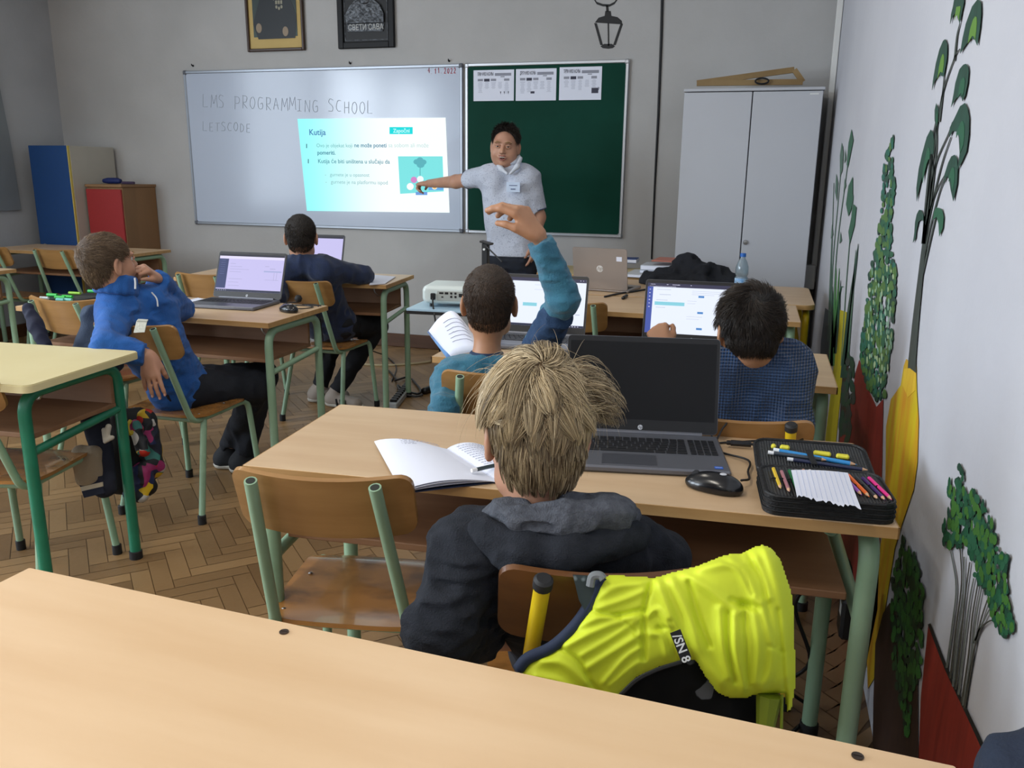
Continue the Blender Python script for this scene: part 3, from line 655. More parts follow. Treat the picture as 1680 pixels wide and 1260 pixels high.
# ============================================================ chairs in place
ch = [
 chair('empty worn wooden chair with green tubes left of the blond boy', -.82, 1.59, math.radians(10)),
 chair('chair with yellow tubes and black plugs carrying the blond boy and neon jacket', -.25, 1.37, math.radians(20), M_yel, M_plyr, True, 'yellow framed school chairs'),
 chair('green framed chair under the boy raising his hand', -.76, 2.50, math.radians(15)),
 chair('yellow framed chair under the boy in the waffle knit sweater', -.04, 2.245, math.radians(4), M_yel, M_ply, True, 'yellow framed school chairs'),
 chair('empty chair with green tubes tucked between the two lit laptops', -.84, 3.905, math.radians(5)),
 chair('green framed chair under the boy in blue fleece', -2.235, 2.79, math.radians(2)),
 chair('empty chair with deeply curved backrest under the open green pencil case', -2.93, 3.17, 0, bw=.40, bh=.165, sag=.05),
 chair('green framed chair under the boy in navy near the whiteboard', -2.32, 4.14, 0),
 chair('empty chair behind the lit laptop, left of the boy in navy', -2.97, 4.20, 0),
 chair('empty chair at the desk before the blue cupboard, the more central one', -4.82, 5.03, 0),
 chair('empty chair at the desk before the blue cupboard, cut by the left edge', -5.38, 5.0, 0),
 chair('chair pushed under the cream topped desk', -2.30, 2.0, math.radians(12)),
]
# ============================================================ laptops
M_lapg = mat('laptop_grey', '6d6f76', .38, metal=.5); M_laps = mat('laptop_silver', 'a39a94', .35, metal=.5)
M_key = mat('key_black', '15161a', .5); M_scr_off = mat('screen_off', '06070a', .35, spec=.3); M_bez = mat('bezel', '0c0d10', .35)
def laptop(lab, x, y, rz, W=.358, D=.242, lean=18, screen=None, body=M_lapg, z=.7605, lidback=None, group='laptops on the school desks', keys=True):
    t = thing('laptop', lab, 'laptop', (x, y, z), rz, group); H = D*.93
    m = MB(); m.box((0, -D/2, .0085), (W, D, .015), bev=.004)
    for sx in (-1, 1):
        for sy in (-.9, -.1): m.box((sx*W*.4, D*sy, .0008), (.03, .012, .0016))
    base = m.build('base', body, t)
    m = MB(); Rn = np.random.RandomState(2); rows = [(15, .010), (15, .017), (14, .017), (13, .017), (12, .017), (11, .017)]; y0 = -.042*D/.242; kx0 = -W/2+.014; kw = W-.028
    main = kw*.80 if W > .34 else kw; yy = y0
    for r, (n, hgt) in enumerate(rows):
        hg = hgt*D/.242; ws = main/n; xx = kx0
        k = 0
        while k < n:
            span = 5 if (r == 5 and k == 3) else 1
            m.box((xx+ws*span/2, yy-hg/2, .0172), (ws*span-.0028, hg-.0028, .0018), bev=.0004); xx += ws*span; k += span
        if W > .34:
            for q in range(4):
                w4 = kw*.185/4; m.box((kx0+kw*.815+w4*(q+.5), yy-hg/2, .0172), (w4-.0028, hg-.0028, .0018), bev=.0004)
        yy -= hg+.0015
    m.build('keyboard', M_key, base)
    m = MB(); m.box((-.03, -D*.80, .0163), (.115*W/.358, D*.27, .0006)); m.build('touchpad', mat('touchpad_grey', '5b5d64', .3, metal=.5), base)
    if lean is not None:
        m = MB(); m.tube([(-W*.4, .0, .017), (W*.4, .0, .017)], .0055, 8); m.build('hinge', body, base)
        a = math.radians(lean); up = np.array([0, math.sin(a), math.cos(a)]); nb = np.array([0, math.cos(a), -math.sin(a)]); Rl = np.stack([np.array([1, 0, 0]), nb, up], 1)
        o0 = np.array([0, .004, .017])
        m = MB(); pp = rrect(W, H, .010, 4); m.prism([o0+Rl@np.array([p[0], .0, p[1]+H/2]) for p in pp], nb*.006); lid = m.build('lid', lidback or body, t)
        m = MB(); m.prism([o0+Rl@np.array([p[0], -.001, p[1]+H/2]) for p in rrect(W-.002, H-.002, .009, 4)], nb*.002); m.build('bezel', M_bez, lid)
        sw, shh = W-.016, H-.042; sc0 = H/2+.008
        m = MB(); m.prism([o0+Rl@np.array([u*sw/2, -.0016, sc0+v*shh/2]) for u, v in ((-1, -1), (1, -1), (1, 1), (-1, 1))], nb*.001); s_ = m.build('screen', screen[0] if screen else M_scr_off, lid)
        def logo(zc, yoff, r, par, mm, flip=1):
            m = MB(); m.prism([o0+Rl@np.array([r*math.cos(q), yoff, zc+r*math.sin(q)]) for q in np.linspace(0, 2*PI, 20, endpoint=False)][::flip], nb*-.0004*flip); dd = m.build('logo_disc', mm, par)
            V, F = textmesh('hp', r*1.75, (0, 0, 0), (1, 0, 0), (0, 0, 1), 0, 'CENTER', shear=.35, bold=.0)
            V = [o0+Rl@np.array([flip*p[0], yoff-.0010*flip, zc-r*.42+p[2]]) for p in V]; m = MB(); m.add(V, F); m.build('logo_letters', M_black if flip > 0 else M_laps, dd)
        logo(.011, -.0012, .0058, lid, mat('logo_silver', 'c9ccd2', .3)); 
        if screen is None and lidback is not None: logo(H*.5, .0065, .018, lid, mat('logo_bright', 'd8d6d2', .25), -1)
        if screen:
            for nm_, mm, rects in screen[1]:
                m = MB()
                for (u0, v0, u1, v1) in rects:
                    m.prism([o0+Rl@np.array([(-.5+u)*sw, -.0022, sc0+(.5-v)*shh]) for u, v in ((u0, v1), (u1, v1), (u1, v0), (u0, v0))], nb*.0004)
                m.build(nm_, mm, s_)
        t['lidR'] = 0; return t, Rl, o0, lid
    return t, None, None, None
SE = 1.0
def em(n, c, e=SE): return mat(n, c, .4, emit=e, spec=.2)
Rn = np.random.RandomState(5)
def lines(u0, u1, v0, n, dv, h=.006): return [(u0, v0+dv*i, u0+(u1-u0)*(.45+.55*Rn.rand()), v0+dv*i+h) for i in range(n)]
ui_blue = (em('screen_lilac', 'c6c0ee'), [('title_bar', em('ui_dark', '16162b'), [(0, 0, 1, .055)]), ('menu_panel', em('ui_navy', '2a3768'), [(0, .13, .145, .92)]), ('task_bar', em('ui_taskbar', '1b2140'), [(0, .945, 1, 1)]),
   ('page_header', em('ui_white', 'e2dcf8'), [(0, .055, 1, .125)]), ('page_text', em('ui_grey_text', '9a98bb'), [(.18, .25, .26, .257)]+lines(.18, .50, .33, 3, .07)+lines(.18, .40, .66, 3, .09)+[(.72, .30, .78, .307), (.80, .36, .88, .37)]),
   ('selected_row', em('ui_pale_blue', 'a4acd8'), [(.71, .42, .98, .455)]), ('table_lines', em('ui_grey_text', '9a98bb'), [(.87, .46, .873, .66), (.91, .46, .913, .66), (.74, .66, .95, .665)]), ('menu_items', em('ui_menu_text', '7480b0'), [(.03, .17+.06*i, .10, .178+.06*i) for i in range(7)]), ('icons', em('ui_white2', 'e8e8ff'), [(.03+.03*i, .965, .042+.03*i, .98) for i in range(5)])])
ui_dark = (em('screen_bright', 'e4ebfa', 1.08), [('browser_bar', em('ui_browser', '35344f'), [(0, 0, 1, .075)]), ('menu_strip', em('ui_indigo', '4557a8'), [(0, .075, .06, 1)]), ('highlight', em('ui_aqua', '8ad2e2'), [(.085, .37, .40, .44)]),
   ('blue_buttons', em('ui_button', '4a86c8'), [(.54, .22, .60, .26), (.54, .54, .60, .58), (.54, .86, .60, .90)]), ('page_text', em('ui_lt', 'c3cbdc'), lines(.47, .85, .13, 3, .035)+lines(.43, .60, .33, 2, .05)+lines(.43, .62, .64, 2, .05)+[(.1, .12, .25, .13), (.13, .22, .25, .232), (.1, .33, .22, .34), (.1, .48, .2, .49)]), ('tab_icons', em('ui_white2', 'e8e8ff'), [(.03, .02, .08, .03), (.2, .018, .22, .03), (.26, .018, .34, .03), (.45, .018, .46, .03), (.02, .06, .3, .066)]+[(.02, .12+.07*i, .035, .137+.07*i) for i in range(6)])])
ui_arm = (em('screen_bright', 'e4ebfa', 1.08), [('browser_bar', em('ui_browser', '35344f'), [(0, 0, 1, .07)]), ('menu_strip', em('ui_indigo', '4557a8'), [(0, .07, .06, .93)]), ('task_bar', em('ui_taskbar', '1b2140'), [(0, .955, 1, 1)]), ('highlight', em('ui_aqua', '8ad2e2'), [(.30, .52, .46, .59)]),
   ('blue_buttons', em('ui_button', '4a86c8'), [(.58, .48, .63, .51)]), ('page_text', em('ui_lt', 'b9d3d8'), lines(.42, .7, .14, 2, .1)+[(.54, .24, .62, .25), (.54, .31, .6, .32), (.9, .3, .94, .32), (.88, .49, .95, .51), (.9, .72, .95, .74)]), ('icons', em('ui_white2', 'e8e8ff'), [(.75+.03*i, .97, .765+.03*i, .985) for i in range(7)]+[(.93, .02, .94, .035), (.96, .02, .97, .035)])])
ui_far = (em('screen_lilac', 'c6c0ee'), [('title_bar', em('ui_dark', '16162b'), [(0, 0, 1, .06)]), ('menu_panel', em('ui_navy', '2a3768'), [(0, .13, .05, .92)])])
lb, Rl, o0, lid = laptop('switched off grey laptop with black screen on the blond boy\'s desk', -.238, 1.880, math.radians(10), lean=15)
m = MB(); m.box((.155, -.222, .0168), (.017, .013, .0006)); s_ = m.build('sticker', mat('blue_sticker', '2a5fc0', .4), lb); plabel(s_, 'small blue processor sticker'); V, F = textmesh('intel', .0075, (.148, -.2245, .0173), (1, 0, 0), (0, 1, 0), .0001)
m = MB(); m.add(V, F); m.build('sticker_text', M_white, s_)
laptop('lit laptop with dark side menu on the desk of the boy in blue fleece', -2.325, 3.40, math.radians(3), lean=22, screen=ui_blue)
laptop('lit laptop with white page between the raised hand boy and the blond boy', -.785, 3.0, math.radians(2), lean=16, screen=ui_arm)
laptop('lit laptop with indigo side strip in front of the boy in the waffle sweater', -.215, 3.02, math.radians(2), lean=16, screen=ui_dark)
laptop('lit laptop half hidden behind the head of the boy in navy', -2.60, 4.52, math.radians(3), lean=18, screen=ui_far)
lt2, Rl, o0, lid = laptop('silver laptop seen from behind with a round logo on its lid', -.80, 4.37, math.radians(171), W=.30, D=.238, lean=11, body=M_laps, lidback=M_laps, keys=True)
m = MB(); m.box((0, 0, 0), (.030, .0008, .024)); o = m.build('asset_sticker', M_paper, lid); R_ = Rl; o.location = tuple(o0+Rl@np.array([-.108, .0068, .168])); o.rotation_euler = (-math.radians(11), 0, 0)
# ============================================================ mice, cables
def mouse(lab, x, y, rz, z=.7605, lg=True):
    t = thing('computer_mouse', lab, 'mouse', (x, y, z), rz, 'computer mice on the desks'); S = Sdf((-.05, -.07, -.005), (.05, .07, .05), .0022)
    S.ell((0, -.012, .010), (.031, .048, .026), k=.01); S.ell((0, .025, .008), (.027, .034, .018), k=.02);  S.cut((0, 0, .001), (0, 0, -1), .001)
    S.mesh('shell', mat('mouse_black', '0f1013', .22, spec=.6), t)
    m = MB(); m.tube([(-.004, .038, .024), (.004, .038, .024)], .008, 12); m.build('scroll_wheel', mat('wheel_grey', '26272b', .6), t)
    m = MB(); m.lathe([(.007, 0), (.006, .0006)], (0, -.018, .0358), 16); l = m.build('logo_disc', mat('logo_silver', 'c9ccd2', .3), t)
    return t
mouse('black mouse beside the pencil case on the blond boy\'s desk', -.052, 1.604, math.radians(72))
mouse('small black mouse beside the lit laptop on the fleece boy\'s desk', -1.985, 3.215, math.radians(60))
def wire(lab, pts, r=.0025, name='cable', mm=M_black, extra=None, cat='cable'):
    if extra is None:
        m = MB(); m.tube(spline(pts, 6), r, 7); return tag(m.build(name, mm, smooth=True), lab, cat)
zt = .764
wire('black mouse cable running back across the blond boy\'s desk', [(.0, 1.625, .778), (.015, 1.66, .77), (.012, 1.71, .768), (.01, 1.78, .77), (-.06, 1.85, zt), (-.055, 1.93, zt+.02), (-.045, 1.955, zt+.035), (-.075, 1.96, zt+.03), (-.07, 1.91, zt), (-.03, 1.915, zt), (.08, 1.97, zt), (.1, 1.985, zt-.02), (.1, 2.02, .55)])
ad = thing('charger_plug', 'black charging plug pushed in behind the switched off laptop', 'plug', (-.03, 1.885, .772), math.radians(5)); m = MB(); m.tube([(0, 0, 0), (.045, 0, 0)], .007, 10); m.box((-.004, 0, 0), (.012, .012, .009), bev=.002); m.build('plug_body', M_black, ad)
m = MB(); m.tube(spline([(.045, 0, 0), (.09, .01, -.006), (.14, .05, -.007), (.17, .09, -.007)], 5), .003, 7); m.build('cord', M_black, ad)
wire('black cable looped behind the mouse on the fleece boy\'s desk', [(-1.99, 3.26, .768), (-1.96, 3.29, zt), (-1.94, 3.35, zt), (-2.02, 3.39, zt), (-1.96, 3.41, zt), (-1.93, 3.38, .75), (-1.925, 3.40, .6)])
mc = thing('desk_microphone', 'small black foam microphone beside the lit laptop with side menu', 'microphone', tuple(on('Z', .7605, 490, 499)))
m = MB(); m.lathe([(.001, -.018), (.012, -.014), (.018, 0), (.012, .014), (.001, .018)], (0, 0, .026), 14); m.build('foam_head', M_blackm, mc, smooth=True)
m = MB(); m.tube(spline([(0, 0, .01), (-.05, -.02, .006), (-.02, -.06, .004), (.06, -.04, .004), (.13, -.02, .004)], 6), .003, 6); m.build('cord', M_black, mc)
wire('black power cable crossing the wide desk under the silver laptop', [on('Z', zt, 992, 487), on('Z', zt, 1015, 482), on('Z', zt, 1035, 479), on('Z', zt, 1060, 475), on('Z', zt, 1090, 470)], .006)
wire('short black adapter on the desk below the silver laptop', [on('Z', zt+.004, 1022, 489), on('Z', zt+.004, 1028, 485)], .009, 'power_adapter', cat='adapter')
wire('dark cord hanging from the small far desk to the baseboard', [(-2.42, 4.55, .56), (-2.45, 4.7, .50), (-2.50, 4.8, .3), (-2.60, 5.3, .12), (-2.65, 5.6, .02), (-2.45, 5.35, .006), (-2.3, 4.95, .006)], .005)
wire('long beige cable lying on the parquet', [on('Z', .006, 560, 590), on('Z', .006, 600, 598), on('Z', .006, 650, 599), on('Z', .006, 708, 593), on('Z', .006, 760, 580)], .009, mm=mat('beige_cable', 'b0a07c', .6))
for i, (lab, pts) in enumerate((('tangled black cable beside the power strip, the left strand', ((638, 608), (650, 622), (649, 624), (670, 619), (657, 640), (645, 655))), ('tangled black cable beside the power strip, the right strand', ((676, 622), (690, 640), (684, 646), (664, 640), (652, 632), (660, 645), (680, 650), (694, 648))), ('thin black cable leaving the power strip towards the front', ((652, 645), (644, 655), (637, 664), (625, 672))))):
    wire(lab, [on('Z', .01+.006*(k % 3), *q) for k, q in enumerate(pts)], .007)
ps = thing('power_strip', 'white and grey power strip on the floor with black plugs', 'power strip', tuple(on('Z', 0, 656, 657)), math.radians(102))
m = MB(); m.box((0, 0, .02), (.42, .055, .04), bev=.006); m.build('housing', mat('strip_grey', 'a0a3a3', .5), ps)
m = MB()
for k in range(8): m.box((-.17+.047*k, 0, .045), (.03, .04, .022), bev=.004)
m.build('plugs', M_black, ps)
wire('black adapter brick on the floor at the end of the tangled cables', [on('Z', .022, 695, 642), on('Z', .022, 706, 638)], .022, 'power_adapter', cat='adapter')
tb = thing('storage_crate', 'flat grey plastic crate on the floor by the boy raising his hand', 'crate', (-1.56, 4.02, 0), math.radians(20))
m = MB(); m.box((0, 0, .03), (.42, .5, .06), bev=.01); m.build('crate_body', mat('grey_crate', '75797b', .5), tb); m = MB(); m.box((0, 0, .062), (.34, .42, .006)); m.box((0, .0, .066), (.3, .02, .006)); m.build('lid_ribs', mat('crate_lid', '868a8b', .5), tb)
# cables under the blond boy's desk
wire('black cord hanging below the right end of the blond boy\'s desk', [(.16, 1.9, .57), (.13, 1.92, .5), (.17, 1.94, .43), (.21, 1.93, .46), (.15, 1.95, .36), (.2, 1.97, .2), (.15, 2.0, .10), (.22, 2.02, .03), (.17, 1.93, .01)], .005)
pa = thing('power_adapter', 'black charger block hanging by the wall under the blond boy\'s desk', 'adapter', (.29, 2.05, .30)); m = MB(); m.box((0, 0, 0), (.05, .08, .11), bev=.008); m.build('block', M_black, pa); m = MB(); m.box((-.0255, -.01, .02), (.001, .03, .03)); m.build('rating_label', M_white, pa)
m = MB(); m.tube(spline([(0, 0, .05), (-.02, -.02, .15), (-.08, -.05, .22), (-.10, -.08, .27)], 6), .004, 6); m.build('cord', M_black, pa)
# ============================================================ open notebook on the blond boy's desk
nb = thing('open_notebook', 'open exercise book with handwritten lines left of the blond boy', 'notebook', (0, 0, 0))
def sheet(c4, bulge, n=12, lift=0):
    a, b, c, d = [np.array(q, float) for q in c4]; out = []
    for i in range(n+1):
        u = i/n; row = []
        for j in range(5):
            v = j/4; p = (a*(1-u)+b*u)*(1-v)+(d*(1-u)+c*u)*v; p = p+np.array([0, 0, bulge(u)+lift]); row.append(p)
        out.append(row)
    return out
z0 = .7625; NL = [(-.615, 1.392, .768), (-.47, 1.505, .7645), (-.640, 1.662, .7645), (-.80, 1.655, .768)]; NR = [(-.47, 1.505, .7645), (-.385, 1.52, .764), (-.56, 1.705, .764), (-.640, 1.662, .7645)]
bl = lambda u: .016*math.sin(PI*u)**.8*(1-.3*u); br = lambda u: .012*math.sin(PI*min(1, u*1.05))**.8 if u < .95 else 0
m = MB(); m.grid(sheet([(-.622, 1.388, .7615), (-.47, 1.502, .7615), (-.64, 1.665, .7615), (-.808, 1.655, .7615)], lambda u: 0), thick=(0, 0, .0012)); m.grid(sheet([(-.47, 1.502, .7615), (-.382, 1.518, .7615), (-.558, 1.708, .7615), (-.64, 1.665, .7615)], lambda u: 0), thick=(0, 0, .0012)); m.build('cover', mat('dark_cover', '2f3a55', .5), nb)
m = MB()
for k in range(4):
    f = k*.0022; q = [np.array(p)+np.array([-.004*(k % 2)-.003*k*(i in (0, 3)), -.003*k, 0]) for i, p in enumerate(NL)]
    m.grid(sheet(q, lambda u, f=f: bl(u)*(1-.22*(3-k))-.001*0, lift=-.0005*(3-k)), thick=(0, 0, -.0007))
    m.grid(sheet(NR, lambda u, f=f: br(u)*(1-.22*(3-k)), lift=-.0005*(3-k)), thick=(0, 0, -.0007))
pg = m.build('pages', M_paper, nb, smooth=SM)
m = MB(); Rn = np.random.RandomState(9)
def nline(c4, bul, v, u0, u1):
    a, b, c, d = [np.array(q, float) for q in c4]
    def pt(u, dv): vv = v+dv; return (a*(1-u)+b*u)*(1-vv)+(d*(1-u)+c*u)*vv+np.array([0, 0, bul(u)+.0012])
    u = u0
    while u < u1:
        w = .02+.06*Rn.rand(); P_ = [pt(u+w*q/6, .007*(-1)**q*Rn.rand()) for q in range(7)]; m.tube(P_, .0005, 3); u += w+.02
for r in range(4): nline(NL, bl, .95-.035*r, .12, .80 if r < 2 else .45)
for r in range(11): nline(NR, br, .93-.055*r, .15, .9-.03*r)
m.build('handwriting', M_ink, pg)
def pencil(lab, p0, p1, c, r=.0036, tip='wood', grp='coloured pencils in the open pencil case', cat='pencil', rear=None, nm='pencil', ns=6):
    p0 = np.array(p0, float); p1 = np.array(p1, float); d = p1-p0; Lg = np.linalg.norm(d); t = thing(nm, lab, cat, tuple((p0+p1)/2), 0, grp); cen = (p0+p1)/2; d = d/Lg; tl = .013
    m = MB(); m.tube([p0-cen, p1-d*tl-cen], r, ns); b_ = m.build('barrel', mat('pencil_'+c, c, .35), t)
    m = MB(); m.tube([p1-d*tl-cen, p1-d*.003-cen], [r*.97, r*.3], 8); m.build('sharpened_wood', mat('pencil_wood', 'd0a683', .6), t)
    m = MB(); m.tube([p1-d*.003-cen, p1-cen], [r*.3, .0004], 6); m.build('lead', mat('pencil_'+c, c, .35) if tip == 'wood' else M_black, t)
    if rear: m = MB(); m.tube([p0-d*.012-cen, p0-cen], r*1.02, 8); m.build('end_cap', mat('pencil_'+rear, rear, .5), t)
    return t
pencil('dark pencil with a white end lying on the exercise book', (-.520, 1.515, .779), (-.44, 1.61, .781), '2b3a3c', .0042, 'lead', None, rear='e8e8e8')
# ============================================================ open pencil case
pc = thing('pencil_case', 'open black zipped pencil case full of coloured pencils at the right desk end', 'pencil case', (.152, 1.60, .7605), math.radians(5))
M_case = mat('case_fabric', '101113', .55, bump=.3, bscale=120); M_lin = mat('case_lining', '222427', .5, wave=.6, wscale=55, wdir='XY')
m = MB(); m.prism([(p[0], p[1], 0) for p in rrect(.232, .175, .03)], (0, 0, .036)); m.build('body_shell', M_case, pc, smooth=SM)
m = MB()
for z in (.009, .018, .028): q = rrect(.2345, .1775, .031); m.tube([(p[0], p[1], z) for p in q], .0013, 5, closed=True)
m.build('zip', M_blackm, pc)
m = MB(); m.prism([(p[0], p[1], .036) for p in rrect(.215, .158, .025)], (0, 0, .0015)); m.build('lining', M_lin, pc)
m = MB(); m.tube([(p[0], p[1], .0365) for p in rrect(.228, .171, .03)], .003, 6, closed=True); m.build('rim', M_case, pc)
m = MB(); q = [(p[0], p[1]+.165) for p in rrect(.228, .150, .03)]; aa = math.radians(10)
Rf = rx3(aa); hp = np.array([0, .09, .008]); fp = lambda x, y, z: hp+Rf@(np.array([x, y, z])-np.array([0, .09, 0]))
m.prism([fp(x, y, 0) for x, y in q], Rf@np.array([0, 0, .012])); m.build('flap', M_case, pc, smooth=SM)
m = MB(); q2 = [(p[0], p[1]+.165) for p in rrect(.212, .134, .025)]; m.prism([fp(x, y, .012) for x, y in q2], Rf@np.array([0, 0, .0012])); m.build('flap_lining', M_lin, pc)
m = MB(); m.tube([fp(x, y, .0125) for x, y in q], .003, 6, closed=True); m.build('flap_rim', M_case, pc)
m = MB(); m.prism([(x, -.003, .0415) for x in ()] or [(-.10, -.002, .0415), (.10, -.002, .0415), (.10, -.007, .0415), (-.10, -.007, .0415)][::-1], (0, 0, .001)); 
for k in range(14): m.tube([(-.093+.0145*k+.0055*math.cos(t), -.004, .0385+.0055*max(0, math.sin(t))) for t in np.linspace(0, PI, 7)], .0011, 5)
m.build('elastic_loops', M_blackm, pc)
PW = lambda x, y, z: np.array([.152, 1.60, .7605])+rz3(math.radians(5))@np.array([x, y, z])
pens = [(-.088, 'd8b634', 'yellow', 0), (-.074, 'a8717a', 'dull pink', -.014), (-.058, '1f6b3c', 'green', -.006), (-.045, '55524e', 'grey', 0), (.052, '9a5bb4', 'lilac', 0), (.064, 'e86a1e', 'orange', -.006), (.077, '2b2c30', 'black', -.014), (.089, '412064', 'dark purple', -.016), (.101, 'e82f8a', 'hot pink', -.012)]
for x, c, nmn, dy in pens:
    sh = .012*(x > 0); pencil('%s coloured pencil held by elastic in the open case' % nmn, PW(x-sh, .055+dy, .0415), PW(x+.003+sh*.2, -.055+dy, .0415), c)
for x, c, nmn in ((-.030, 'b8836c', 'pale brown'), (-.018, 'd8d0c8', 'whitish'), (-.002, '7a5b3a', 'brown'), (.018, 'a92e4a', 'crimson'), (.035, '3a6fae', 'blue')):
    pencil('%s coloured pencil mostly covered by the torn lined paper' % nmn, PW(x, .062, .0405), PW(x+.002, -.058, .0405), c, .0034)
# torn lined paper
tp = thing('torn_paper', 'torn piece of lined white paper lying on the coloured pencils', 'paper', (0, 0, 0)); a, b, c, d = [np.array(on('Z', .812, *q)) for q in ((1298, 771), (1391, 776), (1412, 830), (1307, 815))]
Gd = []; Rn = np.random.RandomState(4); n = 26
for i in range(n+1):
    u = i/n; row = []; tear = (Rn.rand()*.10 if 0 < i < n else 0)
    for j in range(7): v = j/6*(1+(.06-tear)*(j == 6)); row.append((a*(1-u)+b*u)*(1-v)+(d*(1-u)+c*u)*v+np.array([0, 0, .0025*math.sin(u*3+v*2)]))
    Gd.append(row)
m = MB(); m.grid(Gd, thick=(0, 0, -.0006)); pp_ = m.build('sheet', M_paper, tp)
m = MB()
for k in range(1, 12):
    u = k/12; m.tube([(a*(1-u)+b*u)*(1-v)+(d*(1-u)+c*u)*v+np.array([0, 0, .0025*math.sin(u*3+v*2)+.0004]) for v in np.linspace(.02, .96, 7)], .0003, 3)
m.build('ruled_lines', mat('ruled_blue', '9aa6c8', .8), pp_)
# things in the flap
FW = lambda x, y, z=.0185: np.array([.152, 1.60, .7605])+rz3(math.radians(5))@fp(x, y, z)
pencil('blue ballpoint pen under the elastic of the case flap', FW(-.065, .178), FW(.085, .142), '2f86c4', .0046, rear='dfe6ea', grp=None, cat='pen', nm='ballpoint_pen', ns=10)
pencil('dark mechanical pencil with white end in the case flap', FW(-.077, .166), FW(.03, .152), '39424c', .004, rear='e4e6e8', grp=None)
pencil('long dark blue pencil pointing right in the case flap', FW(-.04, .143), FW(.105, .122), '232a4a', .0038, 'lead', rear='d8dade', grp=None)
for i, (x, y, l, lab) in enumerate(((-.075, .198, .010, 'small yellow marker end at the left of the case flap'), (-.052, .196, .02, 'short yellow eraser next to the blue pen in the case flap'), (.022, .180, .035, 'larger yellow eraser at the right of the case flap'), (.062, .174, .026, 'smaller yellow eraser at the right of the case flap'))):
    m = MB(); m.box((0, 0, 0), (l, .014, .009), bev=.003); o = m.build('eraser', mat('soft_yellow', 'd9cf3c', .6)); o.location = tuple(FW(x, y, .018)); o.rotation_euler = (0, 0, math.radians(-4)); tag(o, lab, 'eraser')
m = MB(); m.box((0, 0, 0), (.012, .062, .0015)); o = m.build('elastic_strap', M_blackm, pc, loc=tuple(fp(-.004, .152, .0235))); o.rotation_euler = (aa, 0, .1)
# ============================================================ green pencil case on the far left desk
gp = thing('pencil_case', 'open black pencil case with bright green pens behind the curved chair back', 'pencil case', (-3.03, 3.06, .7605), 0)
m = MB(); m.prism([(p[0], p[1], 0) for p in rrect(.24, .16, .03)], (0, 0, .03)); m.prism([(p[0]+.02, p[1]+.165, 0) for p in rrect(.24, .16, .03)], (0, 0, .018)); m.build('body_shell', M_case, gp, smooth=SM)
m = MB(); m.prism([(p[0], p[1], .03) for p in rrect(.22, .14, .02)], (0, 0, .001)); m.build('lining', M_lin, gp)
for i, (px, py, l, r, c, lab) in enumerate(((85, 484, .05, .008, '2bb045', 'bright green marker left in the far pencil case'), (98, 488, .05, .008, '28b242', 'bright green marker lying lower in the far pencil case'), (110, 487, .05, .008, '33bb40', 'bright green marker on the right in the far pencil case'), (122, 481, .06, .007, '86b822', 'lime green marker in the flap of the far pencil case'), (98, 492, .035, .008, '6cb8b0', 'pale teal pen cap in the far pencil case'), (111, 492, .035, .008, '74c0b4', 'second pale teal pen cap, nearer the boy, in the far pencil case'), (72, 489, .04, .007, 'c9d6d8', 'white pen cap at the left of the far pencil case'), (152, 478, .05, .008, '2fae52', 'green marker at the right end of the far pencil case'))):
    p = on('Z', .7605+.04, px, py); m = MB(); m.tube([p+[-l/2, 0, 0], p+[l/2, .005, 0]], [r, r*.9], 10); tag(m.build('marker_pen', mat('marker_'+c, c, .4), smooth=SM), lab, 'marker', 'bright pens in the far pencil case')
# papers on desk D and E
def flatpaper(lab, pts, z=.762, mm=M_paper, th=.002, cat='paper', nm='paper_sheet'):
    m = MB(); P_ = [on('Z', z, *q) for q in pts]; m.prism(P_, (0, 0, th)); return tag(m.build(nm, mm), lab, cat)
flatpaper('white sheet of paper left of the lit laptop beside the fleece boy', ((288, 498), (300, 507), (350, 495), (325, 489))[::1])
flatpaper('pale notebook lying open at the right end of the far desk', ((606, 468), (632, 466), (649, 455), (613, 452)), th=.005, cat='notebook', nm='notebook')
# ============================================================ booklet held up by the boy with the raised hand
bk = thing('open_booklet', 'open white booklet with a blue cover left of the boy raising his hand', 'booklet', (0, 0, 0))
w0 = 2.72; m = MB(); top = [A(w0+.10, 703, 543), A(w0+.05, 722, 520), A(w0+.02, 745, 511), A(w0, 775, 545)]; bot = [A(w0, 742, 590), A(w0-.02, 752, 582), A(w0-.04, 775, 578), A(w0-.05, 800, 580)]
ts_, bs_ = spline(top, 5), spline(bot, 5); m.grid([[t_*(1-v)+b_*v for v in np.linspace(0, 1, 6)] for t_, b_ in zip(ts_, bs_)], thick=CFW*.006); m.build('pages', M_paper, bk, smooth=True)
m = MB(); o_ = CFW*.010; tp2 = [A(w0+.12, 701, 545), A(w0+.10, 712, 532), A(w0+.08, 716, 530)]; bt2 = [A(w0, 738, 594), A(w0, 744, 590), A(w0, 748, 588)]
m.grid([[t_*(1-v)+b_*v-CFW*.004 for v in np.linspace(0, 1, 6)] for t_, b_ in zip(spline(tp2, 4), spline(bt2, 4))], thick=CFW*.004); m.build('cover', mat('booklet_cover', '4e7fb4', .4, c2='27406e', nscale=12, lo=.4, hi=.6), bk)
m = MB(); Rn = np.random.RandomState(8)
for r in range(6):
    v = .18+.1*r; P_ = []
    for i in range(9): u = int((.35+.06*i)*(len(ts_)-1)); P_.append(ts_[u]*(1-v)+bs_[u]*v-CFW*.002+CU*(.002*Rn.rand()))
    m.tube(P_, .0008, 3)
m.build('handwriting', M_ink, bk)
